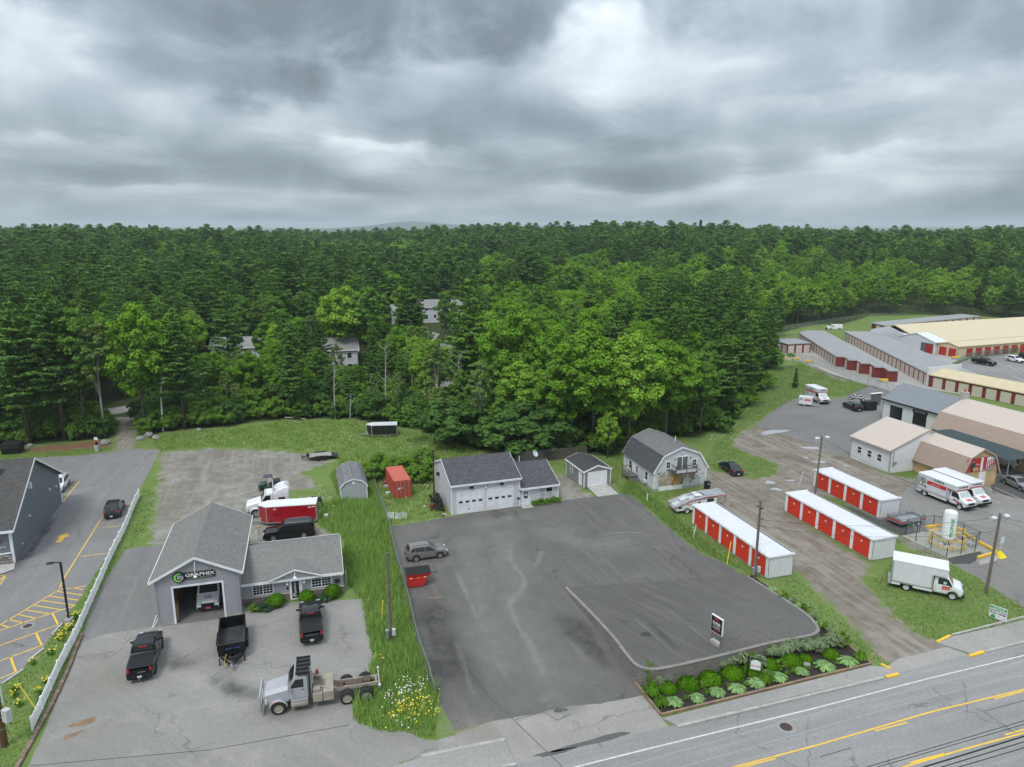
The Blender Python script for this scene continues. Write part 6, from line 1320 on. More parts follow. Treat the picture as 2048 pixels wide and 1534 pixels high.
	for ax in (-wheelbase,-wheelbase - 1.4):
		MB().tube([(ax,-1.0,r),(ax,1.0,r)],.12,8).build('axle',FR,t); MB(tr(ax,0,r)).lathe([(.001,-.25),(.24,-.15),(.28,0),(.24,.15),(.001,.25)],10).build('differential',FR,t,smooth=True)
		for sg in (1,-1): wheel(t,ax,sg * 1.05,r,.26,rim,sg,8); wheel(t,ax,sg * .74,r,.26,rim,sg,8)
	MB().tube([(-2.35,.9,1.0),(-2.35,.9,3.1),(-2.42,.9,3.45)],.075,8).build('exhaust_stack',CHROME,t)
	return t
DIRTY=M('dusty beige steel',(.34,.30,.24),.75,var=.25,scale=2,dirt=.3); GREYT=M('dusty grey paint',(.38,.385,.41),.4,var=.08,dirt=.10)
tk=heavy('dusty grey cab and chassis truck with tandem rear axles on the grey lot',(-17.35,46.65,0),194,GREYT,dirtm=DIRTY,rim=M('dusty rim',(.38,.35,.29),.7))
MB().box(-2.32,-2.24,-1.1,-.98,1.05,3.1).build('rack_post',BLACKM,tk); MB().box(-2.32,-2.24,.98,1.1,1.05,3.1).build('rack_post',BLACKM,tk); MB().box(-2.34,-1.35,-1.1,1.1,3.04,3.10).build('cab_guard',BLACKM,tk)
for i in range(6): MB().box(-2.31,-2.27,-.9 + .36 * i - .03,-.9 + .36 * i + .03,1.2,3.04).build('rack_bar',BLACKM,tk)
for i in range(5): y=-1.0 + .5 * i; MB().box(-2.3,-1.35,y - .03,y + .03,3.10,3.17).build('guard_bar',BLACKM,tk)
MB().box(-1.4,-1.34,-1.1,1.1,3.1,3.2).build('guard_bar',BLACKM,tk)
for sg in (1,-1): y=sorted((sg * .5,sg * 1.15)); MB().bbox(-3.95,-3.2,y[0],y[1],.62,1.38,.03).build('tool_box',DIRTY,tk); MB().bbox(-3.15,-2.45,y[0],y[1],.62,1.30,.03).build('tool_box',DIRTY,tk); MB().bbox(-3.0,-2.5,y[0] + .1,y[1] - .1,1.30,1.62,.03).build('valve_box',M('hydraulic box',(.30,.28,.25),.7),tk)
MB().bbox(-3.95,-2.45,-.5,.5,1.12,1.40,.03).build('deck',DIRTY,tk); MB(tr(-2.75,-.95,1.62)).lathe([(.001,0),(.12,0),(.12,.3),(.001,.34)],8).build('red_canister',paint('can red',(.4,.03,.02)),tk)
for i in range(5): MB().tube([(-2.36,-.5 + .2 * i,2.2 - .1 * i),(-2.6,-.5 + .2 * i,1.6),(-3.2,-.3 + .15 * i,1.42),(-4.6,-.2 + .1 * i,1.15)],.025,5).build('hose',M('dusty hose',(.12,.10,.08),.8),tk)
for x,y,s in ((-5.1,0,.3),(-5.7,.1,.35),(-6.4,-.1,.3),(-4.4,.15,.25)): MB().bbox(x - s,x + s,y - .3,y + .3,.85,1.16,.06).build('chassis_gear',M('rusty gear',(.11,.075,.05),.8,var=.4,scale=5),tk)
MB().box(-7.36,-7.28,-1.15,1.15,1.02,1.14).build('rear_bar',ALU,tk)
for y in (-1.1,1.1): MB(tr(-7.32,y,1.14)).lathe([(.001,.2),(.07,.18),(.09,.06),(.03,0)],8).build('work_lamp',WHITE,tk)
sm=heavy('white sleeper tractor parked behind the red cargo trailer',(-31.85,82.75,0),199,PWHT,True,wheelbase=5.6,rim=CHROME)
s_=MB(); s_.yprism([(-2.18,.95),(-4.1,.95),(-4.1,3.55),(-3.6,3.62),(-2.6,3.35),(-2.18,2.86)],-1.18,1.18); s_=s_.build('sleeper',PWHT,sm)
bm=bmesh.new(); bm.from_mesh(s_.data); bmesh.ops.bevel(bm,geom=bm.edges[:],offset=.14,segments=3,affect='EDGES'); bm.to_mesh(s_.data); bm.free()
MB().box(-3.55,-2.75,-1.20,-1.185,2.0,2.3).build('side_window',GLASS,sm); MB().box(-3.55,-2.75,1.185,1.20,2.0,2.3).build('side_window',GLASS,sm); MB().tube([(-2.2,-1.08,1.0),(-2.2,-1.08,3.9)],.08,8).build('exhaust_stack',CHROME,sm); MB().bbox(-4.06,-3.6,-.6,.6,3.56,3.64,.02).build('roof_vent',M('vent grey',(.4,.41,.42),.6),sm)
MB().box(-7.9,-7.85,-1.1,-.5,.3,1.0).build('mud_flap',RUBBER,sm); MB().box(-7.9,-7.85,.5,1.1,.3,1.0).build('mud_flap',RUBBER,sm)
def tr_wheels(t,xs,y,r=.34,rim=WHTRIM,w=.2):
	for x in xs:
		for sg in (1,-1): wheel(t,x,sg * y,r,w,rim,sg)
ra,rb=P(533.4,1053.5),P(635,1046.3); hd=(ra - rb); hd.normalize(); rzt=math.degrees(math.atan2(hd.y,hd.x)); cen=(ra + rb) / 2 + Vector((hd.y,-hd.x,0)) * (1.15 if Vector((hd.y,-hd.x,0)).y > 0 else -1.15)
def cargo_trailer(label,loc,rz,L,W,H,mat,nose,z0=.38,roofm=None,trimm=ALU,name='cargo_trailer',vnose=True):
	t=thing(name,label,'trailer',loc,rz); h=W / 2; x0,x1=-L / 2,L / 2
	pl=[(x0,-h),(x1,-h),(x1 + nose,-h * .25),(x1 + nose,h * .25),(x1,h),(x0,h)] if vnose else [(x0,-h),(x1,-h),(x1,h),(x0,h)]
	MB().prism(pl,z0,z0 + H).build('body',mat,t)
	big=[(x * 1.004 + (.02 if x > 0 else -.02),y * 1.015) for x,y in pl]; MB().prism(big,z0 + H - .05,z0 + H + .05).build('roof',roofm or PWHT,t)
	q=MB(); q.prism([(x * 1.003,y * 1.012) for x,y in pl],z0 - .03,z0 + .07)
	for x,y in pl: q.box(x - .05,x + .05,y - .05,y + .05,z0 + .07,z0 + H - .06)
	q.build('edge_trim',trimm,t)
	if vnose:
		q=MB()
		q.prism([(x1 - .15,-h * 1.014),(x1 + nose * 1.01,-h * .27),(x1 + nose * 1.01,h * .27),(x1 - .15,h * 1.014)],z0 + .02,z0 + .55); q.build('stone_guard',trimm,t)
	for y in (-.45,.45): MB().tube([(x1,y,z0 - .02),(x1 + nose + 1.0,0,z0 + .02)],.05,5).build('tongue',BLACKM if trimm is not ALU else GALV,t)
	MB().bbox(x1 + nose + .9,x1 + nose + 1.25,-.08,.08,z0 - .04,z0 + .1,.02).build('coupler',GALV,t); MB().tube([(x1 + nose + .7,0,.05),(x1 + nose + .7,0,z0 + .5)],.04,6).build('jack',GALV,t)
	tr_wheels(t,(-.75,.1) if L > 4.5 else (-.2,),h + .0 - .12,.33)
	return t
rt=cargo_trailer('bright red v-nosed cargo trailer with white roof behind the black suv',(cen.x,cen.y,0),rzt,5.75,2.2,2.05,PRED,1.0)
for x in (1.9,-2.1): MB().box(x - .15,x + .15,1.10,1.13,2.05,2.16).build('vent',TRIM,rt)
MB().box(-2.75,-2.35,1.10,1.125,2.1,2.2).build('badge',TRIM,rt)
tag(MB(tr(*P(516,1055),rzt)).bbox(-.3,.3,-.15,.15,0,.16,.02).build('wood_block',M('pale block',(.4,.3,.18),.8)),'pale timber block on the dirt below the red trailer tongue','block')
bt_=cargo_trailer('small black cargo trailer with white roof standing in the meadow',tuple(P(770,871)),186,4.2,2.0,1.75,paint('trailer black',(.014,.014,.016)),.9,.35,vnose=True); MB().box(-.3,.1,-1.02,-1.005,1.5,1.65).build('badge',TRIM,bt_)
A_,B_=P(607,924.5),P(676,918); hd=(A_ - B_).normalized(); z=math.degrees(math.atan2(hd.y,hd.x)); nn=Vector((-hd.y,hd.x,0)); nn=nn if nn.y > 0 else -nn; c0=(A_ + B_) / 2 + nn * 1.0
fl=thing('flatbed_trailer','long flat deck trailer with weathered planks at the edge of the meadow','trailer',(c0.x,c0.y,0),z); Lf=(A_ - B_).length * 1.0
for i in range(9): y=-.98 + .218 * i; MB().box(-Lf / 2 + .9,Lf / 2 - .9,y,y + .205,.62,.67).build('plank',M('deck plank %d' % (i % 3),sc3((.36,.34,.31),.85 + .12 * (i % 3)),.9,var=.25,scale=2),fl)
MB().box(-Lf / 2 + .85,Lf / 2 - .85,-1.03,-.99,.5,.68).build('side_rail',BLACKM,fl); MB().box(-Lf / 2 + .85,Lf / 2 - .85,.99,1.03,.5,.68).build('side_rail',BLACKM,fl); MB().add([(-Lf / 2 + .9,-1,.66),(-Lf / 2 + .9,1,.66),(-Lf / 2 - .1,1,.3),(-Lf / 2 - .1,-1,.3)],[(0,3,2,1)]).build('dovetail',BLACKM,fl)
for y in (-.6,.6): MB().tube([(Lf / 2 - .9,y,.55),(Lf / 2 + .35,0,.5)],.06,5).build('tongue',BLACKM,fl)
MB().tube([(Lf / 2 + .1,0,.05),(Lf / 2 + .1,0,.95)],.05,6).build('jack',BLACKM,fl); MB().bbox(Lf / 2 - .9,Lf / 2 - .5,-.4,.4,.6,1.0,.03).build('front_box',BLACKM,fl)
tr_wheels(fl,(-.5,.4),1.16,.36,BLKRIM)
for sg in (1,-1): y=sorted((sg * 1.04,sg * 1.3)); MB().bbox(-1.0,.9,y[0],y[1],.74,.8,.02).build('fender',BLACKM,fl)
tip=P(463,1333,.5); dz_=107 - 180; dt=thing('dump_trailer','black dump trailer with its tongue towards the road by the garage','trailer',(tip.x,tip.y,0),dz_ + 2.5)
x1,x0,h,zb,zt=-1.55,-6.0,1.02,.62,1.55
for nm,b_ in (('side_panel',(x0,x1,-h,-h + .06,zb,zt)),('side_panel',(x0,x1,h - .06,h,zb,zt)),('front_panel',(x1 - .06,x1,-h + .06,h - .06,zb,zt + .0)),('tail_gate',(x0,x0 + .06,-h + .06,h - .06,zb,zt)),('bed_floor',(x0,x1,-h,h,zb - .06,zb)),('top_rail',(x0,x1 + .03,-h - .05,-h + .08,zt,zt + .09)),('top_rail',(x0,x1 + .03,h - .08,h + .05,zt,zt + .09)),('top_rail',(x1 - .08,x1 + .03,-h + .08,h - .08,zt,zt + .09)),('tail_rail',(x0 - .02,x0 + .08,-h + .08,h - .08,zt,zt + .09)),('chassis',(x0 + .2,x1,-.5,.5,.4,.55))): MB().box(*b_).build(nm,PBLK if 'bed' not in nm else M('worn bed steel',(.06,.06,.062),.6,.3,var=.3),dt)
for i in range(6):
	for sg in (1,-1): y=sorted((sg * h,sg * (h + .05))); MB().box(x0 + .35 + .75 * i,x0 + .43 + .75 * i,y[0],y[1],zb,zt).build('stake',PBLK,dt)
for y in (-.85,.85): MB().tube([(x1,y,.5),(-.12,0,.52)],.07,5).build('tongue',PBLK,dt)
MB().bbox(-.25,.12,-.09,.09,.44,.62,.03).build('coupler',CHROME,dt); MB().box(x1,x1 + .5,-.35,.35,.56,.95).build('pump_box',PBLK,dt); MB(tr(x1 + .55,.1,.75)).lathe([(.16,-.1),(.34,-.1),(.36,0),(.34,.1),(.16,.1),(.16,-.1)],16).build('spare_tyre',RUBBER,dt)
for y in (-.95,.95): MB().tube([(x1 + .25,y,.04),(x1 + .25,y,.6)],.05,6).build('jack_leg',PBLK,dt); MB(tr(x1 + .25,y,.0)).box(-.1,.1,-.1,.1,0,.05).build('jack_foot',M('rust foot',(.25,.10,.04),.8),dt)
MB().tube([(x1 + .3,-.4,.95),(-.9,-.55,.5),(-.7,-.5,.15),(-.95,-.6,.12),(-.6,-.2,.5)],.022,5).build('cable',M('yellow cable',(.6,.5,.08),.6),dt); text(dt,'LOAD TRAIL',.2,tr(x1 + .035,.1,1.2,90),M('logo blue',(.08,.16,.42),.5))
tr_wheels(dt,(-3.5,-4.4),1.14,.38,BLKRIM)
for sg in (1,-1): y=sorted((sg * 1.03,sg * 1.28)); MB().bbox(-4.95,-2.95,y[0],y[1],.82,.9,.03).build('fender',PBLK,dt)
RT_G='rental trailers'
c0=(P(1780,1052) + P(1852,1057)) / 2; ot=thing('utility_trailer','open grey utility trailer with red reflector panels by the propane tank','trailer',(c0.x + .4,c0.y + 1.2,0),20,RT_G)
GT=M('trailer grey',(.30,.31,.32),.5,.3,var=.15)
MB().box(-2.0,2.0,-1.0,1.0,.48,.54).build('bed_floor',M('bed plate',(.38,.385,.39),.5,.4,var=.2),ot)
for y in (-1.0,.95):
	MB().box(-2.0,2.0,y,y + .05,.54,.86).build('side_panel',GT,ot); MB().box(-2.0,2.0,y,y + .05,1.05,1.11).build('side_rail',GT,ot)
	for i in range(5): MB().box(-2.0 + i * .985,-1.94 + i * .985,y,y + .05,.86,1.05).build('side_post',GT,ot)
	for x in (-1.7,1.5): yy=y - .008 if y < 0 else y + .053; MB().box(x - .35,x + .35,yy,yy + .006,.6,.8).build('reflector_panel',RSTR,ot)
for x in (-2.0,1.95): MB().box(x,x + .05,-.95,.95,.54,1.1 if x < 0 else .86).build('end_panel',GT,ot)
MB().box(-2.012,-2.004,-.85,.85,.62,.82).build('reflector_panel',RSTR,ot)
for y in (-.5,.5): MB().tube([(2.0,y,.5),(3.2,0,.5)],.05,5).build('tongue',BLACKM,ot)
MB().tube([(2.8,0,.05),(2.8,0,.8)],.04,6).build('jack',BLACKM,ot); tr_wheels(ot,(-.15,.62),1.12,.32)
for sg in (1,-1): y=sorted((sg * 1.02,sg * 1.25)); MB().bbox(-.6,1.07,y[0],y[1],.7,.76,.02).build('fender',GT,ot)
pc=P(1602,812); ct=cargo_trailer('little white rental cargo trailer with red panels in front of the small box truck',(pc.x + 1.1,pc.y + .5,0),-28,2.5,1.5,1.45,PWHT,.15,.36,vnose=False)
MB().box(-.2,.9,-.762,-.753,1.1,1.45).build('side_panel',RSTR,ct); MB().box(-1.1,-.5,-.762,-.753,1.2,1.6).build('side_graphic',GRAFA,ct); MB().box(1.256,1.262,-.6,.6,1.1,1.45).build('front_panel',RSTR,ct); text(ct,'U-HAUL',.2,tr(.35,-.765,1.27),TRIM)
for i,(px,py) in enumerate(((1704,797),(1724,800))):
	d=thing('tow_dolly',['tow dolly with white fenders behind the black crossover, left one','tow dolly with white fenders between the crossover and dumpster'][i],'trailer',tuple(P(px,py)),-40 + 25 * i,RT_G)
	for sg in (1,-1):
		n=7; vs=[]
		for k in range(n + 1): a=R(10 + 160 * k / n); vs += [(.5 * math.cos(a),sg * .75,.35 + .42 * math.sin(a)),(.5 * math.cos(a),sg * 1.1,.35 + .42 * math.sin(a))]
		MB().add(vs,[(2 * k,2 * k + 2,2 * k + 3,2 * k + 1) for k in range(n)]).build('fender',PWHT,d); wheel(d,0,sg * .92,.33,.2,WHTRIM,sg)
	MB().box(-.4,.4,-.7,.7,.3,.4).build('deck',GALV,d); MB().tube([(.4,0,.35),(1.6,0,.4)],.06,6).build('tongue',GALV,d)
uv=thing('utility_buggy','dark green utility buggy with black roof beside the white tractor','vehicle',(P(531,983).x + .3,P(531,983).y + .9,0),197)
c=Car(uv,2.9,1.45,1.1,[(-.5,.75),(-.48,1.0),(-.12,1.0),(-.10,.62),(.10,.62),(.14,1.02),(.22,1.06),(.44,.95),(.5,.62)],[(-.5,.9),(.5,.85)],.34,(.34,-.33),.33,PGRN,tum=.9,plan=.12,rimmat=BLKRIM,ww=.26)
MB().bbox(-.42,.72,-.7,.7,1.86,1.93,.03).build('roof',M('buggy roof',(.055,.06,.07),.45),uv)
for sg in (1,-1): MB().tube([(.45,sg * .68,.95),(.28,sg * .66,1.88),(-.38,sg * .66,1.88),(-.45,sg * .68,.8)],.03,6).build('roll_bar',BLACKM,uv); MB().bbox(-.35,.02,sg * .34 - .26,sg * .34 + .26,.62,.82,.04).build('seat',DARKP,uv); MB().bbox(-.45,-.33,sg * .34 - .26,sg * .34 + .26,.8,1.3,.04).build('seat_back',DARKP,uv)
MB().box(-1.4,-.5,-.68,.68,1.0,1.25).build('cargo_bed',BLACKM,uv); MB().tube([(.3,.3,.95),(.12,.3,1.12)],.02,5).build('steering_column',BLACKM,uv); MB().bbox(1.38,1.47,-.6,.6,.42,.68,.03).build('front_guard',BLACKM,uv)
wp=P(1362.5,1028.7); wh=14; hw_=thing('car_hauler','old white and silver flat backed car hauler covered in stickers','truck',(wp.x + 1.6,wp.y + 1.5,0),wh)
SILVT=M('dull silver deck',(.40,.41,.42),.5,.4,var=.2,dirt=.15)
b=MB(); b.yprism([(-2.6,.45),(2.9,.45),(2.9,1.75),(1.6,1.75),(-.6,1.65),(-2.1,1.15),(-2.6,.95)],-1.05,1.05); b.build('body',PWHT,hw_)
for sg in (1,-1): y=sorted((sg * .5,sg * 1.15)); MB().add([(-2.75,y[0],.98),(-2.1,y[0],1.22),(-.6,y[0],1.72),(1.4,y[0],1.98),(4.2,y[0],2.1),(4.2,y[1],2.1),(1.4,y[1],1.98),(-.6,y[1],1.72),(-2.1,y[1],1.22),(-2.75,y[1],.98)],[(0,1,8,9),(1,2,7,8),(2,3,6,7),(3,4,5,6)]).build('ramp_deck',SILVT,hw_)
MB().add([(-2.6,-.5,.96),(-2.1,-.5,1.18),(-.6,-.5,1.67),(1.4,-.5,1.9),(1.4,.5,1.9),(-.6,.5,1.67),(-2.1,.5,1.18),(-2.6,.5,.96)],[(0,1,6,7),(1,2,5,6),(2,3,4,5)]).build('centre_deck',M('worn white deck',(.55,.56,.57),.5,var=.25,dirt=.3),hw_)
MB().box(1.5,4.2,-.5,.5,1.99,2.04).build('centre_deck',SILVT,hw_)
for sg in (1,-1): MB().add([(-2.75,sg * 1.16,.9),(-2.1,sg * 1.16,1.14),(-.6,sg * 1.16,1.64),(1.4,sg * 1.16,1.9),(4.2,sg * 1.16,2.02),(4.2,sg * 1.16,2.12),(1.4,sg * 1.16,2.0),(-.6,sg * 1.16,1.74),(-2.1,sg * 1.16,1.24),(-2.75,sg * 1.16,1.0)],[(0,1,8,9),(1,2,7,8),(2,3,6,7),(3,4,5,6)]).build('red_edge',RSTR,hw_)
MB(tr(-1.0,0,1.45,ry=-18)).bbox(-.7,.5,-.45,.45,0,.35,.08).build('deck_fairing',M('worn white deck',(.55,.56,.57),.5),hw_); MB(tr(.6,-.2,1.95)).box(-.4,.4,-.35,.35,0,.1).build('deck_plate',PWHT,hw_); MB(tr(.6,.55,1.98)).box(-.3,.3,-.2,.2,0,.08).build('deck_plate',PWHT,hw_)
MB().box(1.55,2.5,-1.062,-1.052,1.25,1.7).build('side_window',GLASS,hw_); MB().box(1.55,2.5,1.052,1.062,1.25,1.7).build('side_window',GLASS,hw_)
for i,(x,zc,w_,h_,m_) in enumerate(((-2.1,.85,.5,.25,'dark'),(-.9,1.15,.6,.1,'dark red'),(.2,1.1,.5,.1,'dark'),(-.1,.8,.7,.1,'blue'),(.6,.7,.6,.08,'dark'),(.5,1.35,.35,.25,'dark red'))): MB().box(x - w_ / 2,x + w_ / 2,-1.058,-1.051,zc - h_ / 2,zc + h_ / 2).build('sticker',M('sticker ' + m_,{'dark': (.05,.05,.055),'dark red': (.35,.04,.04),'blue': (.08,.1,.25)}[m_],.6),hw_)
MB().bbox(-2.72,-2.55,-1.0,1.0,.4,.6,.03).build('rear_bumper',M('rusty bumper',(.16,.12,.1),.7),hw_)
for sg in (1,-1): wheel(hw_,-1.15,sg * 1.0,.38,.24,WHTRIM,sg); wheel(hw_,2.3,sg * 1.0,.38,.24,WHTRIM,sg); MB().box(-2.62,-2.55,sg * .8 - .12,sg * .8 + .12,.7,.85).build('tail_light',REDLIGHT,hw_)
MB().tube([(4.1,-1.0,2.0),(4.1,-1.0,1.0),(3.0,-1.0,.8)],.04,5).build('rack_leg',BLACKM,hw_); MB().tube([(4.1,1.0,2.0),(4.1,1.0,1.0),(3.0,1.0,.8)],.04,5).build('rack_leg',BLACKM,hw_)
# ================================================================== fences, poles, signs, yard things
def path3(pxs,z=0): return [P(x,y,z) for x,y in pxs]
FP=resample(catmull(path3([(66,1461),(92,1405),(123,1335),(150,1283),(178,1220),(200,1170),(226,1110),(250,1062),(270,1012),(284,985)]),12),2.35)
vf=thing('vinyl_fence','long white vinyl picket fence between the striped lot and the sign shop','fence',tuple(FP[0]))
VIN=M('white vinyl',(.82,.83,.85),.4,var=.04,dirt=.05); O=FP[0]
pk=None
for i,p in enumerate(FP):
	q=MB(tr(*(p - O))).box(-.065,.065,-.065,.065,0,1.12).build('post',VIN,vf); MB(tr(*(p - O))).add([(-.085,-.085,1.12),(.085,-.085,1.12),(.085,.085,1.12),(-.085,.085,1.12),(0,0,1.22)],[(0,1,4),(1,2,4),(2,3,4),(3,0,4),(3,2,1,0)]).build('post_cap',VIN,q)
	if i == len(FP) - 1: break
	d=FP[i + 1] - p; L=d.length; T=tr(*(p - O),math.degrees(math.atan2(d.y,d.x)))
	MB(T).box(.066,L - .066,-.025,.025,.98,1.05).build('top_rail',VIN,vf); MB(T).box(.066,L - .066,-.025,.025,.08,.18).build('bottom_rail',VIN,vf); MB(T).box(.066,L - .066,-.02,.02,.76,.81).build('middle_rail',VIN,vf)
	m=MB(T); n=15
	for k in range(n): x=.1 + (L - .2) * k / n; m.box(x,x + .095,-.012,.012,.18,.76); m.box(x + .02,x + .055,-.012,.012,.81,.98)
	stuff(m.build('pickets',VIN,vf))
EB=resample(catmull(path3([(22,1560),(44,1520),(84,1447),(104,1410),(122,1373),(140,1332),(153,1296),(166,1268)]),10),.46)
BRK=[M('edging block %d' % i,c,.9,var=.25,scale=2,dirt=.3) for i,c in enumerate(((.20,.13,.10),(.24,.17,.135),(.17,.125,.105)))]
ed=thing('block_edging','low brown block edging between the lawn strip and the grey lot','edging',tuple(EB[0])); O=EB[0]
me_e=None
for i in range(len(EB) - 1):
	d=EB[i + 1] - EB[i]; o=MB(tr(*(EB[i] - O),math.degrees(math.atan2(d.y,d.x)) + random.uniform(-3,3))).bbox(.01,d.length - .02,-.14,.14,-.02,.20 + random.uniform(-.02,.02),.02).build('edging_block',BRK[i % 3 if i > 6 else 1],ed)
LINK=M_link('chain link grey',(.34,.36,.38),.30); LINKF=M_link('chain link fine',(.36,.40,.40),.16); LINKG=M_link('green screened link',(.13,.22,.20),.30)
def chain(name,label,pxs,h,mat,step=2.6,pr=.03,dens=10,postm=GALV,z=0,rail=True,world=False):
	pts=pxs if world else path3(pxs); pts=resample(catmull(pts,dens),step); O=pts[0]; t=thing(name,label,'fence',tuple(O))
	for i,p in enumerate(pts):
		MB(tr(*(p - O))).tube([(0,0,-.02),(0,0,h + .04)],pr,6).build('post',postm,t)
		if i == len(pts) - 1: break
		d=pts[i + 1] - p; T=tr(*(p - O),math.degrees(math.atan2(d.y,d.x))); L=d.length
		o=MB().quad((0,0,.04),(L,0,.04),(L,0,h),(0,0,h)).build('mesh_panel',mat,t); o.matrix_local=T
		if rail: MB(T).tube([(0,0,h),(L,0,h)],pr * .7,5).build('top_rail',postm,t)
	return t
chain('chain_link_fence','grey chain-link fence along the left side of the dark lot',[(870,1400),(856,1350),(840,1305),(826,1250),(812,1190),(796,1135),(786,1095),(778,1055),(766,1020),(754,990),(747,962)],1.25,LINK)
chain('yard_fence','chain-link fence in front of the stepped red storage row',[(1560,716),(1600,722),(1640,733),(1690,754),(1740,771),(1776,783)],1.9,LINKF,3.2); chain('yard_gate_fence','short tall chain-link gate between storage row and service garage',[(1776,784),(1800,790),(1820,797)],2.0,LINKF,2.2)
chain('back_fence','chain-link fence at the edge of the wood behind the storage yard',[(1556,664),(1600,658),(1636,652),(1700,643),(1750,637),(1830,636)],1.9,LINKF,4,rail=True); chain('lot_fence','chain-link fence between the cream hall and the far parking lot',[(1912,731),(1940,718),(1990,711),(2060,702)],1.7,LINKG,4)
wfp=path3([(1033,926),(1100,920),(1175,914)]); O=wfp[0]; wf=thing('board_fence','weathered grey board fence behind the repair garage and shed','fence',tuple(O))
pts=resample(wfp,.155); m=MB()
for i in range(len(pts) - 1):
	d=pts[i + 1] - pts[i]; m.T=tr(*(pts[i] - O),math.degrees(math.atan2(d.y,d.x))); m.box(.004,.148,-.012,.012,.05,1.75 + random.uniform(-.04,.04))
stuff(m.build('boards',M('fence boards',(.095,.085,.078),.95,var=.35,scale=4),wf))
for p in resample(wfp,2.4): MB(tr(*(p - O))).box(-.05,.05,.014,.11,0,1.85).build('post',WOODGREY,wf)
def pole(label,px,py,h,r=.15,mat=POLEWOOD,arms=True,boxes=True,lamp=False,lean=(0,0),conduit=False):
	p=P(px,py); t=thing('utility_pole',label,'pole',tuple(p)); MB().tube([(0,0,-.1),(lean[0] * .5,lean[1] * .5,h * .5),(*lean,h)],[r,r * .88,r * .75],10).build('shaft',mat,t)
	lx,ly=lean
	if arms:
		MB(tr(lx,ly,h - .75,20)).box(-.06,.06,-.45,.45,-.05,.05).build('bracket',BLACKM,t); MB(tr(lx,ly,h - 1.9,20)).tube([(0,-.15,0),(0,-.5,.1),(0,-.5,.35)],.04,6).build('insulator',M('brown ceramic',(.06,.03,.025),.3),t); MB(tr(lx,ly,h - .3,20)).tube([(0,.12,0),(0,.4,.1)],.05,6).build('insulator',M('brown ceramic',(.06,.03,.025),.3),t)
	if lamp:
		MB(tr(lx,ly,h - .35,17)).tube([(-.75,0,.05),(.75,0,.05)],.035,6).build('lamp_arm',GALV,t)
		for s in (-1,1): MB(tr(lx + s * .8 * UX.x,ly + s * .8 * UX.y,h - .45,17,rx=25)).bbox(-.28,.28,-.2,.2,-.18,.22,.05).build('flood_lamp',M('lamp housing',(.55,.56,.57),.4),t)
		MB(tr(lx,ly,h - .1)).bbox(-.1,.1,-.1,.1,0,.25,.03).build('cap_box',GALV,t)
	if boxes:
		MB(tr(-.05,-.18,.55,10)).bbox(-.35,-.05,-.16,.12,0,.75,.03).build('meter_box',GALV,t); MB(tr(.1,-.15,.75,10)).bbox(.05,.36,-.14,.12,0,.6,.03).build('meter_box',M('box grey',(.52,.54,.55),.5),t); MB().tube([(-.14,-.1,0),(-.13,-.1,3.5)],.035,6).build('conduit',GALV,t)
	if conduit:
		MB().tube([(-.22,-.2,0),(-.2,-.2,9)],.06,6).build('conduit',M('pale conduit',(.62,.65,.68),.5),t); MB().tube([(.28,.12,3.2),(.24,.1,9)],.06,6).build('conduit',M('pale conduit',(.62,.65,.68),.5),t)
		MB(tr(.5,-.05,2.0,-20)).bbox(-.2,.3,-.2,.2,0,.95,.04).build('meter_box',M('box grey',(.52,.54,.55),.5),t)
		for z in (1.4,2.3): MB(tr(0,0,z)).lathe([(r + .02,0),(r + .02,.07)],10).build('strap',GALV,t)
	return t
WIRE=M('black wire',(.02,.02,.022),.5)
pa=pole('wooden utility pole with grey meter boxes in front of the first container',1509,1156,8.4); pb=pole('wooden pole with two flood lamps on the truck lawn',1972,1187,8.3,lamp=True,arms=False,boxes=False,lean=(.25,.1)); pc_=pole('slim wooden pole with lamps behind the containers',1630,987,8.1,r=.13,lamp=True,arms=False,boxes=False,lean=(.25,.1)); pd=pole('bare wooden pole with meter boxes in the tall grass strip',782,1284,8.3,arms=False,r=.14)
pe=pole('brown utility pole with pale conduits at the lower left edge',10,1492,11,r=.22,mat=M('creosote pole',(.12,.058,.028),.85,var=.35,scale=2),arms=False,boxes=False,conduit=True)
def wire(a,b,sag,r,label,name='overhead_wire',n=14):
	a,b=Vector(a),Vector(b); pts=[a + (b - a) * k / n - Vector((0,0,sag * 4 * (k / n) * (1 - k / n))) for k in range(n + 1)]
	return tag(MB().tube(pts,r,5).build(name,WIRE),label,'wire')
tb_,tc_=P(1972,1187) + Vector((.25,.1,7.9)),P(1630,987) + Vector((.25,.1,7.7)); ta_=P(1509,1156) + Vector((0,0,7.4))
wire(tb_,tc_,.6,.016,'thin black wire between the two lamp poles'); wire(tb_,ta_ + Vector((0,0,-1)),.8,.016,'thin black wire from the lawn lamp pole to the container pole'); wire(tb_ + Vector((0,0,-1.4)),ta_ + Vector((0,0,-1.7)),.9,.014,'lower black wire from the lawn lamp pole to the container pole'); wire(tb_,(90,40,8),.8,.016,'black wire running from the lawn lamp pole off to the right')
sdv=(P(2048,1289) - P(1748,1366)).normalized(); base=P(1900,1560,0)
for i,(px,py,r) in enumerate(((2048,1440,.018),(2048,1447,.018),(2048,1471,.04),(2048,1482,.026),(2048,1494,.022))):
	zz=8.5; a=P(px,py,zz); b=P((1728,1750,1842,1878,1912)[i],1534,zz); d=(b - a); wire(a - d * 1.2,b + d * 1.6,.05,r,['uppermost thin power line crossing the road corner','second thin power line crossing the road corner','thick black cable across the lower right corner','black cable below the thick one at the lower right','lowest black cable at the lower right corner'][i],'power_line')
def rod(name,label,cat,px,py,h,r,mat,lean=(0,0)): return tag(MB(tr(*P(px,py))).tube([(0,0,0),(lean[0],lean[1],h)],r,6).build(name,mat),label,cat)
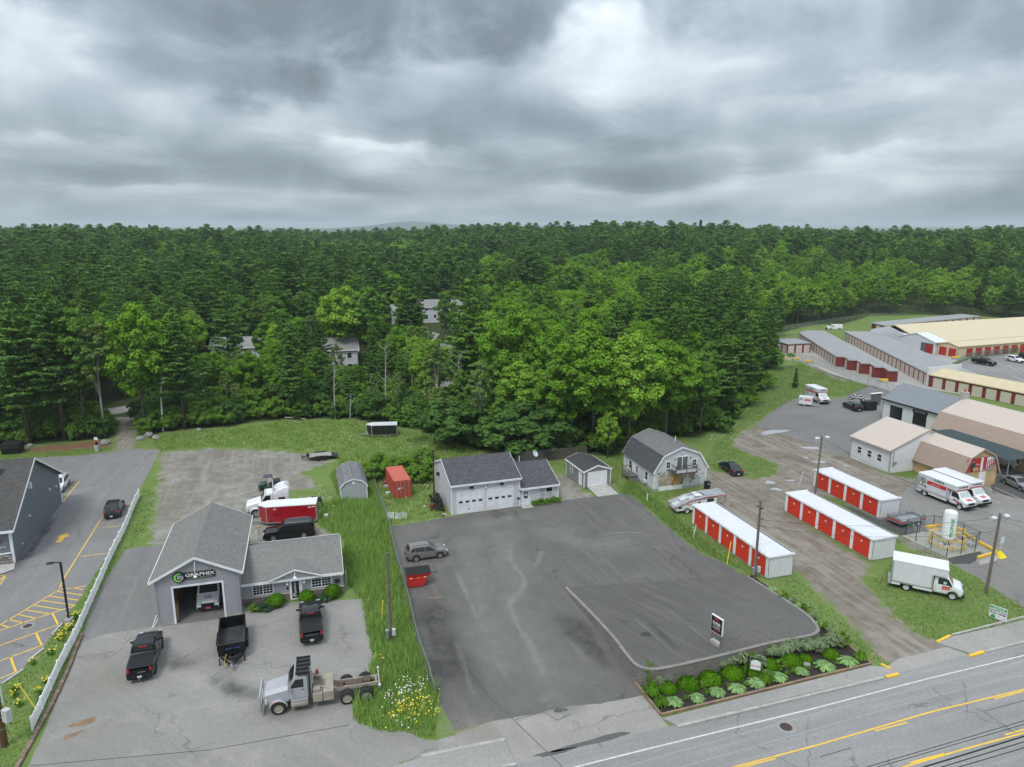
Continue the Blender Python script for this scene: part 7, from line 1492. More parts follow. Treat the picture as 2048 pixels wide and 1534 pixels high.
YG=M('guy guard yellow',(.72,.62,.08),.5)
rod('guy_guard','yellow guy wire guard leaning behind the white fence','guard',71,1417,2.2,.05,YG,(-.9,-.1)); rod('guy_guard','yellow guy wire guard standing in the tall grass by the pole','guard',762,1246,2.2,.05,YG,(.25,.1)); rod('guy_guard','yellow guy wire guard leaning on the first container','guard',1454,1128,2.3,.05,YG,(.45,.6))
rod('marker_post','short white marker post at the lot edge by the first container','post',1386,1077,1.6,.05,PLATE,(.35,.3)); rod('marker_post','thin pale rod in the grass behind the second container','post',1598,972,2.1,.05,PLATE,(.5,.2)); rod('marker_post','short white post at the lot corner below the house','post',1294,1003,1.1,.07,WHITE,(.02,.0)); rod('marker_post','grey post standing beside the trash bin','post',1409,975,1.5,.05,GALV); rod('marker_post','grey post left of the trash bin','post',1397,975,1.3,.05,GALV); rod('marker_post','weathered stick standing by the long black suv','post',602,1075,1.3,.06,WOODGREY)
lp=thing('street_lamp','black lamp post with concrete base by the yellow striped lot','lamp',tuple(P(139,1247)))
MB().bbox(-.28,.28,-.28,.28,0,.55,.04).build('base',CONC,lp); MB().box(-.07,.07,-.07,.07,.55,6.0).build('shaft',BLACKM,lp); MB(tr(-.1,0,5.95,10)).box(-.75,.1,-.05,.05,0,.07).build('arm',BLACKM,lp); MB(tr(-.75,-.12,5.92,10)).bbox(-.35,.2,-.2,.2,0,.1,.03).build('lamp_head',BLACKM,lp)
cp=thing('warning_post','concrete footed post with a small red and white notice by the track','sign',tuple(P(195,902)))
MB().bbox(-.3,.3,-.3,.3,0,1.0,.04).build('footing',CONC,cp); MB().box(-.15,.15,-.15,.15,1.0,1.5).build('post',BLACKM,cp); MB().box(-.03,.03,-.03,.03,1.5,3.2).build('pole',BLACKM,cp); MB().box(-.3,.3,-.05,-.031,1.6,2.3).build('notice',WHITE,cp); MB().box(-.3,.3,-.054,-.051,1.62,1.85).build('notice_band',RSTR,cp)
sp=PZ(1432,1289); ls=thing('business_sign','black and red business sign on two wooden legs on the raised lot','sign',(sp.x,sp.y,sp.z),-60)
MB().box(-.82,-.72,-.05,.05,0,1.6).build('leg',WOODGREY,ls); MB().box(.72,.82,-.05,.05,0,1.6).build('leg',WOODGREY,ls); MB().box(-.95,.95,-.10,.10,1.35,3.3).build('cabinet',TRIM,ls); MB().box(-.9,.9,-.115,-.101,1.42,3.22).build('sign_face',SIGNB,ls); MB().box(-.9,.9,.101,.115,1.42,3.22).build('sign_face',SIGNB,ls)
SRED=M('sign red',(.5,.03,.04),.4)
for sd_,T in ((-1,tr(0,-.12,0)),(1,tr(0,.12,0,180))):
	text(ls,'LUNA',.50,T @ tr(0,0,2.5),TRIM,bold=.012); text(ls,'AUTO REPAIR',.19,T @ tr(0,0,2.16),TRIM); text(ls,'& INSPECTION',.19,T @ tr(0,0,1.92),TRIM); text(ls,'942-2121',.26,T @ tr(0,0,1.62),SRED,bold=.006)
	arcs=arc(.32,.5,20,160,0,0,2.66); arcs.T=Matrix(); m=MB(T); m.add(arcs.v,arcs.f); m.build('emblem',SRED,ls)
MB(tr(.55,.13,2.75)).lathe([(.001,.12),(.3,.12),(.36,.0),(.3,-.0),(.001,0)],14,'y').build('wheel_ornament',DARKP,ls)
mb=MB(); k=0
for x in (-.75,-.25,.25):
	for y in (-.25,.02):
		for z in (0,.21): MB().bbox(x,x + .42,y,y + .22,z,z + .2,.015).build('cinder_block',CONC,ls)
ls.scale=(.64,.8,.77)
rp_=P(1494,1352,.1); rs=thing('realtor_sign','white house shaped for-sale board hanging from a black post in the flower bed','sign',(rp_.x,rp_.y,.06),-20)
MB().box(-.07,.07,-.07,.07,0,1.85).build('post',BLACKM,rs); MB().box(.07,1.05,-.045,.045,1.65,1.74).build('arm',BLACKM,rs); b=MB().yprism([(.2,.75),(.95,.75),(.95,1.4),(.575,1.6),(.2,1.4)],-.02,.02).build('board',WHITE,rs); MB().box(.2,.95,-.026,-.021,1.02,1.1).build('board_stripe',M('coral stripe',(.6,.16,.12),.5),b)
fs_=P(1994,1243); gs=thing('yard_sign','white lawn sign with green banner and black lettering by the sidewalk','sign',(fs_.x,fs_.y,0),-50,sc=.72)
MB().box(-.9,-.84,-.03,.03,0,1.9).build('leg',GALV,gs); MB().box(.84,.9,-.03,.03,0,1.9).build('leg',GALV,gs); bo=MB().box(-.95,.95,-.05,-.031,.35,2.05).build('board',WHITE,gs); MB().box(-.9,.9,-.056,-.051,1.62,1.95).build('banner',M('banner green',(.05,.30,.07),.5),bo)
text(bo,'PROPANE',.3,tr(0,-.058,1.78),TRIM); text(bo,"DON'T PAY",.34,tr(0,-.054,1.38),SIGNB,bold=.012); text(bo,'FULL TANK',.34,tr(0,-.054,1.05),SIGNB,bold=.012); MB(tr(-.5,-.054,.6)).yprism([(-.3,-.2),(.3,-.2),(.2,.15),(0,.25),(-.2,.15)],-.003,0).build('logo',M('banner green',(.05,.3,.07),.5),bo); MB(tr(.1,-.054,.72)).yprism([(-.12,0),(.12,0),(0,.12)],-.003,0).build('logo',RSTR,bo); text(bo,'U-HAUL',.2,tr(.55,-.054,.55),SIGNB)
pp=P(1893,1092); px_,py_=pp.x,pp.y
pad=struct(MB(tr(px_,py_,0,20)).box(-2.6,2.9,-2.3,3.6,-.02,.10).build('concrete_pad',M('pad concrete',(.40,.40,.35),.9,var=.15,dirt=.2)))
tk_=thing('propane_tank','tall white upright propane tank with green lettering','tank',(px_,py_,.10),20)
MB(tr(0,0,.75)).lathe([(.001,-.12),(.5,-.08),(.68,.1),(.68,3.1),(.6,3.3),(.35,3.42),(.001,3.46)],28).build('vessel',M('tank white',(.80,.81,.82),.35,var=.04,dirt=.05),tk_,smooth=True)
for a in range(4): MB(tr(0,0,0,45 + 90 * a)).box(.42,.6,-.06,.06,0,.9).build('leg',PWHT,tk_); MB(tr(0,0,0,45 + 90 * a)).bbox(.32,.75,-.2,.2,0,.12,.02).build('foot',PWHT,tk_)
text(tk_,'PROPANE',.5,tr(0,0,2.35,-28) @ tr(0,-.69,0,ry=-90),M('lettering green',(.06,.42,.12),.5),bold=.012)
MB(tr(0,0,1.45,32) @ tr(.0,-.69,0)).lathe([(.001,-.004),(.1,-.004),(.12,0)],12,'y').build('warning_disc',M('disc pink',(.6,.12,.3),.5),tk_)
rg=thing('guard_ring','round yellow pipe guard rail encircling the propane tank','railing',(px_,py_,.10),20)
for z in (.35,1.15): MB().tube([(1.75 * math.cos(2 * math.pi * k / 32),1.75 * math.sin(2 * math.pi * k / 32),z) for k in range(33)],.06,6,cap=False).build('ring',YEL,rg)
for k in range(8): a=2 * math.pi * k / 8 + .2; MB().tube([(1.75 * math.cos(a),1.75 * math.sin(a),0),(1.75 * math.cos(a),1.75 * math.sin(a),1.15)],.06,6).build('post',YEL,rg)
c4=[Vector((px_,py_,.1)) + UX * a + VX * b for a,b in ((-2.5,-2.2),(2.8,-2.2),(2.8,3.5),(-2.5,3.5),(-2.5,-2.2))]
cf=[]
for i in range(4): cf += [c4[i] + (c4[i + 1] - c4[i]) * k / 6 for k in range(6)]
chain('compound_fence','chain-link compound fence round the propane tank',cf + [c4[4]],1.9,M_link('compound link',(.30,.36,.36),.13),2.0,.035,1,BLACKM,world=True)
for i,(a,b) in enumerate(((2.1,-1.2),(2.5,-1.2),(2.1,-.8),(2.5,-.8))):
	g=thing('gas_bottle',['small grey gas bottle at the compound corner, front left of four','small grey gas bottle at the compound corner, front right of four','small grey gas bottle at the compound corner, back left of four','small grey gas bottle at the compound corner, back right of four'][i],'gas bottle',tuple(Vector((px_,py_,.1)) + UX * a + VX * b),0,'gas bottles'); MB().lathe([(.001,.02),(.14,.02),(.16,.08),(.16,.42),(.1,.5),(.03,.52)],12).build('cylinder',M('bottle grey',(.5,.52,.53),.45),g,smooth=True); MB().tube([(.09 * math.cos(2 * math.pi * k / 8),.09 * math.sin(2 * math.pi * k / 8),.6) for k in range(9)],.02,4).build('collar',GALV,g)
def barrier(label,pxa,pxb):
	a,b=P(*pxa),P(*pxb); d=b - a; L=d.length; t=thing('traffic_barrier',label,'barrier',tuple(a),math.degrees(math.atan2(d.y,d.x)),'yellow topped concrete barriers')
	MB().xprism([(-.3,0),(.3,0),(.24,.15),(.12,.45),(.11,.62),(-.11,.62),(-.12,.45),(-.24,.15)],0,L).build('base',M('barrier concrete',(.46,.45,.43),.9,dirt=.2),t); MB().bbox(-.01,L + .01,-.125,.125,.623,.9,.02).build('painted_top',YEL,t)
barrier('yellow topped barrier nearest the road by the propane compound',(1954,1128),(1990,1118)); barrier('yellow topped barrier along the right side of the compound',(1990,1115),(1955,1096)); barrier('yellow topped barrier at the back right of the compound',(1950,1092),(1925,1078)); barrier('yellow topped barrier behind the propane tank on the left',(1852,1066),(1890,1060)); barrier('yellow topped barrier behind the propane tank on the right',(1912,1068),(1930,1074))
for i,(x,y) in enumerate(((1566,720),(1592,722),(1619,727),(1767,765),(1910,719),(1788,669),(1800,678))):
	p=P(x,y); t=thing('bumper_block',['yellow topped block at the far left of the yard fence','yellow topped block beside the leftmost one at the yard fence','yellow topped block at the left end of the stone strip','yellow topped block at the stepped end of the storage row','yellow block at the corner of the cream hall','yellow block at the end of the far red row','yellow block at the maroon roofed row'][i],'barrier',tuple(p),5,'yellow bumper blocks')
	MB().bbox(-.9,.9,-.3,.3,0,.45,.04).build('base',M('barrier concrete',(.46,.45,.43),.9),t); MB().bbox(-.92,.92,-.31,.31,.455,.85,.04).build('painted_top',YEL,t)
cs=thing('cone_sign','yellow pyramid base with a pale sign on a pole by the lamp pole','sign',tuple(P(1999,1113)),20); MB().add([(-.5,-.5,0),(.5,-.5,0),(.5,.5,0),(-.5,.5,0),(-.12,-.12,.6),(.12,-.12,.6),(.12,.12,.6),(-.12,.12,.6)],[(0,1,5,4),(1,2,6,5),(2,3,7,6),(3,0,4,7),(4,5,6,7),(3,2,1,0)]).build('base',M('plastic yellow',(.85,.68,.03),.5),cs); MB().tube([(0,0,.6),(0,0,2.3)],.035,6).build('pole',M('plastic yellow',(.85,.68,.03),.5),cs); MB().box(-.28,.28,-.06,-.04,1.55,2.3).build('board',PLATE,cs)
def dumpster(label,loc,rz,mat,lidm,L=1.9,W=1.6,H=1.35,open_=False,name='dumpster'):
	t=thing(name,label,'dumpster',loc,rz)
	MB().xprism([(-W / 2 + .05,.12),(W / 2 - .3,.12),(W / 2,H * .62),(W / 2,H - .15),(-W / 2,H),(-W / 2,.4)][::-1],-L / 2,L / 2).build('body',mat,t)
	MB().add([(-L / 2 - .03,-W / 2 - .03,H + .02),(L / 2 + .03,-W / 2 - .03,H + .02),(L / 2 + .03,W / 2 + .03,H - .12),(-L / 2 - .03,W / 2 + .03,H - .12),(-L / 2 - .03,-W / 2 - .03,H + .07),(L / 2 + .03,-W / 2 - .03,H + .07),(L / 2 + .03,W / 2 + .03,H - .07),(-L / 2 - .03,W / 2 + .03,H - .07)],[(0,3,2,1),(4,5,6,7),(0,1,5,4),(1,2,6,5),(2,3,7,6),(3,0,4,7)]).build('lid',lidm,t)
	for x in (-L / 2 - .06,L / 2 + .0): MB().box(x,x + .06,-W * .4,W * .3,H * .5,H * .62).build('lift_pocket',mat,t)
	for x in (-L / 2 + .1,L / 2 - .2):
		for y in (-W / 2 + .15,W / 2 - .45): MB().box(x,x + .1,y,y + .1,0,.13).build('caster',BLACKM,t)
	return t
DR=M('dumpster red',(.52,.02,.018),.45,var=.1,dirt=.12); DBK=M('dumpster black',(.016,.016,.017),.5,var=.2)
a_,b_=P(814,1178),P(842,1172)
q=thing('tilt_dumpster','red open dumpster with dark lid standing against the chain-link fence','dumpster',((a_.x + b_.x) / 2 + .25,(a_.y + b_.y) / 2 + .8,0),15)
MB().yprism([(-.95,.1),(.45,.1),(1.25,1.4),(-1.15,1.4)],-.8,.8).build('body',DR,q); MB().bbox(-1.2,1.3,-.86,.86,1.4,1.47,.02).build('lid',DARKP,q); MB().box(-1.2,1.3,-.88,-.82,1.3,1.40).build('rim',DR,q)
for x,m_ in ((-.75,PLATE),(-.05,AMBER),(.65,PLATE)): MB().box(x - .12,x + .12,-.815,-.805,1.0,1.1).build('reflector',m_,q); MB().box(x + .12,x + .26,-.815,-.805,1.0,1.1).build('reflector',AMBER,q)
dumpster('black dumpster beside the board screen of the service garage',(P(1741,822).x,P(1741,822).y + 1,0),10,DBK,DARKP,2.4,1.8,1.7); dumpster('black dumpster with sloping lid behind the slate blue building',(P(22,908).x,P(22,908).y + .5,0),195,DBK,DARKP,2.6,2.0,1.7)
tbn=thing('wheelie_bin','black wheeled trash bin at the front right corner of the house','bin',tuple(P(1414,978)),17); MB().add([(-.25,-.28,.08),(.25,-.28,.08),(.25,.28,.08),(-.25,.28,.08),(-.32,-.36,1.0),(.32,-.36,1.0),(.32,.36,1.0),(-.32,.36,1.0)],[(0,3,2,1),(0,1,5,4),(1,2,6,5),(2,3,7,6),(3,0,4,7),(4,5,6,7)]).build('body',DARKP,tbn); MB().bbox(-.35,.35,-.4,.38,1.0,1.08,.03).build('lid',DARKP,tbn); MB().box(-.2,.2,-.372,-.36,.78,.86).build('label_strip',PLATE,tbn)
for s in (-.26,.2): MB(tr(s,.3,.12)).lathe([(.001,0),(.12,0),(.12,.06),(.001,.06)],10,'x').build('bin_wheel',RUBBER,tbn)
wc=P(1341,966); wch=thing('lawn_chair','black tilted chair lying between the house and the car hauler','chair',(wc.x + .6,wc.y - 1.4,0),30); MB(tr(rx=25)).bbox(-.25,.25,-.05,.05,.3,1.2,.03).build('backrest',DARKP,wch); MB().bbox(-.25,.25,-.5,0,.35,.43,.03).build('seat',DARKP,wch)
for x in (-.22,.22): MB().tube([(x,-.45,.36),(x,-.5,0)],.02,5).build('leg',DARKP,wch); MB().tube([(x,.02,.36),(x,.1,0)],.02,5).build('leg',DARKP,wch)
sa,sb2=P(788.5,998.5),P(822,1001); SR=M('faded container red',(.42,.075,.05),.6,var=.18,scale=.8,dirt=.12)
sc_=thing('shipping_container','faded red shipping container with double doors beside the hedge','container',(sa.x,sa.y,0),20)
CWd,CL,CH=2.35,6.05,2.45
MB().box(.04,CWd - .04,.04,CL - .04,.12,CH - .03).build('body',SR,sc_)
m=MB(); ribbed(m,CL - .2,CH - .3,.28,.035,tr(.03,CL - .1,.15,-90)); m.build('side_wall',SR,sc_); m=MB(); ribbed(m,CL - .2,CH - .3,.28,.035,tr(CWd - .03,.1,.15,90)); m.build('side_wall',SR,sc_); m=MB(); ribbed(m,CL - .1,CWd - .1,.3,.02,Matrix(((0,0,1,.05),(1,0,0,.05),(0,-1,0,CH - .01),(0,0,0,1)))); m.build('roof',M('container roof red',(.50,.115,.075),.6,var=.15),sc_)
for x in (0,CWd - .12):
	for y in (0,CL - .12): MB().box(x,x + .12,y,y + .12,.0,CH + .01).build('corner_post',SR,sc_)
for x0_,x1_ in ((.13,CWd / 2 - .01),(CWd / 2 + .01,CWd - .13)):
	d=MB().box(x0_,x1_,-.0,.039,.15,CH - .12).build('door',SR,sc_)
	for f in (.25,.75): x=x0_ + (x1_ - x0_) * f; MB().tube([(x,-.05,.12),(x,-.05,CH - .1)],.025,6).build('lock_rod',M('rod pale',(.5,.3,.27),.5),d)
	for z in (.6,1.2,1.8): MB().box(x0_,x1_,-.02,-.001,z,z + .05).build('door_rib',SR,d)
MB().box(.55,.85,-.03,-.021,1.25,1.5).build('notice',PLATE,sc_); MB().box(1.0,1.15,-.03,-.021,1.35,1.5).build('notice',PLATE,sc_); MB().box(0,CWd,0,.12,0,.14).build('sill',SR,sc_)
tm=MB(); r0=.33; tm.lathe([(.17,-.1),(.27,-.11),(r0 - .02,-.09),(r0,-.05),(r0,.05),(r0 - .02,.09),(.27,.11),(.17,.1),(.19,0),(.17,-.1)],16)
tme=bpy.data.meshes.new('tyre'); tme.from_pydata(tm.v,[],tm.f); tme.materials.append(RUBBER); tme.polygons.foreach_set('use_smooth',[True] * len(tme.polygons)); tme.set_sharp_from_angle(angle=R(35))
rr=random.Random(5); n=0
for row in range(3):
	for i in range(11 - row * 3):
		y=1.3 + i * .52 + row * .5; x=-.55 - row * .05 - rr.uniform(0,.35); p=lu.matrix_basis @ Vector((x - (.45 if (i % 2 and row == 0) else 0),y,.34 + row * .42))
		o=bpy.data.objects.new('tyre',tme); COL.objects.link(o); o.location=p; o.rotation_euler=(R(rr.choice([78,85,70,60])),rr.uniform(-.2,.2),R(19 + rr.uniform(60,120)))
		if rr.random() < .25: o.rotation_euler=(R(rr.uniform(5,20)),0,0)
		tag(o,['worn black tyre low in the heap along the repair garage side wall','worn black tyre in the middle layer of the heap by the garage','worn black tyre on top of the heap beside the repair garage'][row],'tyre','tyre heap'); n += 1
bd=thing('rusty_drum','rusty brown drum in the grass beside the tyre heap','drum',tuple(lu.matrix_basis @ Vector((-1.9,2.4,0)))); MB().lathe([(.001,.02),(.28,.02),(.29,.3),(.30,.31),(.29,.33),(.29,.58),(.3,.6),(.29,.62),(.29,.86),(.27,.88),(.001,.86)],16).build('shell',M('rust brown',(.16,.05,.03),.85,var=.4,scale=4),bd,smooth=True)
jm=[M('junk %d' % i,c,.7) for i,c in enumerate(((.4,.4,.4),(.5,.35,.1),(.1,.1,.1),(.3,.05,.04)))]
for i,(x,y,s,lab) in enumerate(((-.8,.3,.3,'small grey scrap piece at the garage corner'),(-.5,-.1,.2,'orange scrap bit near the garage corner'),(-1.1,0,.25,'dark scrap lump by the end of the tyre heap'),(-2.6,3.6,.3,'pale scrap beside the rusty drum'))): tag(MB(tr(*(lu.matrix_basis @ Vector((x,y,0))),i * 37)).bbox(-s,s,-s * .5,s * .5,0,s * .7,s * .2).build('scrap_piece',jm[i if i < 3 else 0]),lab,'scrap')
for i,(x,y,s,lab) in enumerate(((773,975,.35,'grey and white clutter leaning on the red container, upper piece'),(776,988,.3,'pale scrap box at the left side of the red container'),(770,968,.4,'brown scrap lump at the far left of the red container'))): tag(MB(tr(*P(x,y),30 * i)).bbox(-s,s,-s * .6,s * .6,0,s,s * .15).build('scrap_piece',[jm[0],PLATE,M('junk brown',(.2,.12,.08),.8)][i]),lab,'scrap')
for i,(pxs,lab) in enumerate((([(774,1038),(788,1038),(788,1026),(773,1027)],'pale square slab in the grass by the chain-link fence'),([(790,1039),(816,1037),(813,1025),(790,1026)],'grey sheet lying beside the pale slab in the grass'))):
	pts=[tuple(P(*q)[:2]) for q in pxs]; m=MB().prism(pts,0,.12).build('stone_slab',M('slab %d' % i,[(.44,.43,.42),(.36,.37,.38)][i],.9,var=.25,dirt=.2)); tag(m,lab,'slab')
pal=thing('wood_pallet','weathered wooden pallet in the grass right of the red trailer','pallet',tuple(P(663,1030)),20)
for i in range(7): MB().box(-.6,.6,-.5 + i * .16,-.4 + i * .16,.1,.125).build('slat',M('pallet wood',(.30,.24,.16),.9,var=.3),pal)
for y in (-.5,0,.48): MB().box(-.6,.6,y,y + .06,0,.1).build('runner',M('pallet wood',(.3,.24,.16),.9),pal)
for i in range(2): MB().box(-.6 + 1.1 * i,-.5 + 1.1 * i,-.5,.56,-.0,.02) if False else None
tag(MB(tr(*P(652,1036))).bbox(-.25,.25,-.2,.2,0,.5,.03).build('white_box',WHITE),'white box beside the wooden pallet','box')
ROCK=M('granite boulder',(.30,.29,.28),.9,var=.35,scale=1.5)
for i,(px,py,s,lab) in enumerate(((280,880,1.1,'grey boulder left of the trio by the track'),(297,874,1.5,'largest pale boulder of the trio by the track'),(312,878,1.2,'flat boulder at the right of the trio by the track'),(398,862,1.0,'lone pale boulder at the meadow edge'),(34,893,1.1,'pale boulder behind the black dumpster'),(60,893,.9,'small boulder right of the black dumpster'),(212,888,1.4,'dark boulder left of the dirt track'),(1232,1388,0.01,''),(160,912,.3,'small pale stone at the edge of the striped lot'),(640,905,.3,'small stone at the gravel edge'))):
	if s < .05: continue
	bm=bmesh.new(); bmesh.ops.create_icosphere(bm,subdivisions=2,radius=s * .55); rr=random.Random(i); k=[Vector((rr.uniform(-1,1),rr.uniform(-1,1),rr.uniform(-1,1))).normalized() for _ in range(7)]
	for v in bm.verts:
		d_=v.co.normalized(); v.co *= 1 - .22 * max(0,max(d_.dot(q) for q in k) - .6) / .4 + .08 * math.sin(9 * d_.x + i); v.co.z *= .7; v.co.x *= 1.2
	me=bpy.data.meshes.new('boulder'); bm.to_mesh(me); bm.free(); o=link('boulder',me,ROCK); o.location=P(px,py) + Vector((0,0,s * .22)); o.rotation_euler=(0,0,i * 1.3); tag(o,lab,'rock')
lg=tag(MB(tr(*P(570,838))).tube([(0,0,.3),(2.4,0,.25),(4.2,-.8,.15)],.1,6).build('fallen_log',M('bleached log',(.45,.42,.38),.9)),'bleached fallen log at the edge of the meadow','log')
# ================================================================== vegetation
L_MAPLE=M_leaf('leaf maple',(0.165,0.325,0.04)); L_BRIGHT=M_leaf('leaf bright maple',(0.24,0.42,0.06)); L_ASH=M_leaf('leaf ash',(0.14,0.275,0.055)); L_BIRCH=M_leaf('leaf birch',(0.2,0.3,0.1))
L_PINE=M_leaf('needle pine',(0.15,0.285,0.075),.5,1.4,.12,.1); L_DARK=M_leaf('needle dark pine',(0.122,0.24,0.062),.5,1.4,.1,.08); L_SPRUCE=M_leaf('needle spruce',(0.095,0.18,0.06),.55,1.3,.1,.06); L_SHRUB=M_leaf('leaf shrub',(0.155,0.29,0.05)); L_DSHRUB=M_leaf('leaf dark shrub',(0.09,0.185,0.048)); L_DEAD=M_leaf('leaf brown',(.26,.13,.05))
BARK=M('bark grey',(.13,.115,.10),.95,var=.35,scale=3); BARKB=M('bark birch',(.50,.49,.46),.85,var=.3,scale=4); BARKP=M('bark pine',(.10,.078,.062),.95,var=.3,scale=3); SNAG=M('bleached wood',(.36,.34,.31),.9,var=.25)
def unit(n,rng): v=rng.normal(size=(n,3)); return v / np.linalg.norm(v,axis=1,keepdims=True)
def leaves(C,Nn,size,rng,asp=1.0,jit=.3):
	"one bent quad per leaf clump; C centres, Nn facing directions"
	n=len(C); Nn=Nn + rng.normal(size=(n,3)) * jit; Nn /= np.linalg.norm(Nn,axis=1,keepdims=True)
	a=np.cross(Nn,unit(n,rng)); a /= np.linalg.norm(a,axis=1,keepdims=True) + 1e-9; b=np.cross(Nn,a)
	s=size * rng.uniform(.65,1.3,(n,1)); u=a * s * .5 * asp; v=b * s * .5; k=Nn * s * .12
	V=np.stack([C - u * .5 - v * .9 - k,C + u - v * .1 + k * .5,C + u * .4 + v - k,C - u + v * .25 + k],1)
	return V.reshape(-1,3)
def mesh_np(name,V,F=None):
	if F is None: F=np.arange(len(V)).reshape(-1,4)
	me=bpy.data.meshes.new(name); k=F.shape[1]
	me.vertices.add(len(V)); me.vertices.foreach_set('co',np.ascontiguousarray(V,np.float32).ravel()); me.loops.add(F.size); me.loops.foreach_set('vertex_index',np.ascontiguousarray(F,np.int32).ravel())
	me.polygons.add(len(F)); me.polygons.foreach_set('loop_start',np.arange(0,F.size,k,dtype=np.int32)); me.update(); return me
def crown_broad(rng,H,R0,z0,n=58,per=120,size=.42,up=.35,lean=0):
	"clumps of leaves spread through an uneven egg-shaped crown"
	zc,rz=(H + z0) / 2,(H - z0) / 2; out=[]; cl=[]
	for i in range(n):
		d=unit(1,rng)[0]; rad=rng.uniform(.25,1) ** .5; f=1 - .35 * max(0,d[2]) + .1 * rng.normal()
		c=np.array([d[0] * R0 * rad * f,d[1] * R0 * rad * f,zc + d[2] * rz * rad * .92]); rc=R0 * rng.uniform(.15,.30) * (1.15 - .3 * rad)
		m=int(per * rng.uniform(.6,1.3)); e=unit(m,rng); e[:,2]=np.where(rng.random(m) < .75,np.abs(e[:,2]),e[:,2])
		rr=rng.uniform(.55,1.08,(m,1)); out.append(leaves(c + e * rc * rr * np.array([1,1,.88]),e + np.array([0,0,up]),size,rng)); cl.append(c)
	return np.concatenate(out),cl
def crown_pine(rng,H,R0,z0,tiers=15,per=80,size=.55,flat=.16,upt=.10,shape=.75,asp=1.0):
	out=[]; z=z0; br=[]
	while z < H * .985:
		t=(z - z0) / (H - z0); Lm=R0 * ((1 - t) ** shape) * (.72 + .28 * min(1,t * 5)) + .12; nb=rng.integers(4,7); a0=rng.uniform(0,6.28)
		for k in range(nb):
			a=a0 + 6.283 * k / nb + rng.normal() * .25; Lb=Lm * rng.uniform(.55,1.18); m=max(6,int(per * Lb / R0 * rng.uniform(.75,1.25)))
			s=rng.uniform(.22,1,m) ** .8; w=Lb * .24 * np.sin(np.clip(s * 1.05,0,1) * 3.0) + .12; lat=rng.normal(size=m) * w * .55
			h=z + Lb * (upt * s + .10 * s * s) + rng.normal(size=m) * flat * .5; x=np.cos(a) * s * Lb - np.sin(a) * lat; y=np.sin(a) * s * Lb + np.cos(a) * lat
			N_=np.stack([np.cos(a) * .25 * np.ones(m),np.sin(a) * .25 * np.ones(m),np.ones(m)],1); out.append(leaves(np.stack([x,y,h],1),N_,size,rng,asp,.45)); br.append((a,z,Lb))
		z += (H - z0) / tiers * rng.uniform(.7,1.25)
	m=14; out.append(leaves(np.stack([rng.normal(size=m) * .15,rng.normal(size=m) * .15,H - rng.uniform(0,1.2,m)],1),unit(m,rng),size,rng))
	return np.concatenate(out),br
def limbs_broad(H,r,cl,z0,rng,forks=10):
	m=MB(); m.tube([(0,0,-.2),(rng.normal() * .1,rng.normal() * .1,z0),(rng.normal() * .3,rng.normal() * .3,H * .8)],[r,r * .75,r * .15],7)
	for c in cl[:forks]: st=z0 * .7 + (c[2] - z0 * .7) * .35; st=min(max(st,z0 * .5),H * .7); m.tube([(0,0,st),(c[0] * .5,c[1] * .5,st + (c[2] - st) * .65),tuple(c)],[r * .4,r * .25,r * .08],5)
	return m
KIND={}
def kind(name,leafm,barkm,V,limb):
	cm=mesh_np('crown',V); cm.materials.append(leafm); lm=bpy.data.meshes.new('trunk'); lm.from_pydata(limb.v,[],limb.f); lm.materials.append(barkm); lm.polygons.foreach_set('use_smooth',[True] * len(lm.polygons))
	n1=len(cm.vertices); VV=np.concatenate([V,np.array(limb.v)]);
	me=bpy.data.meshes.new(name); fs=[tuple(range(i,i + 4)) for i in range(0,n1,4)] + [tuple(q + n1 for q in f) for f in limb.f]
	me.from_pydata(VV.tolist(),[],fs); me.materials.append(leafm); me.materials.append(barkm); mi=np.zeros(len(fs),np.int32); mi[n1 // 4:]=1; me.polygons.foreach_set('material_index',mi)
	KIND[name]=(cm,lm,me); return KIND[name]
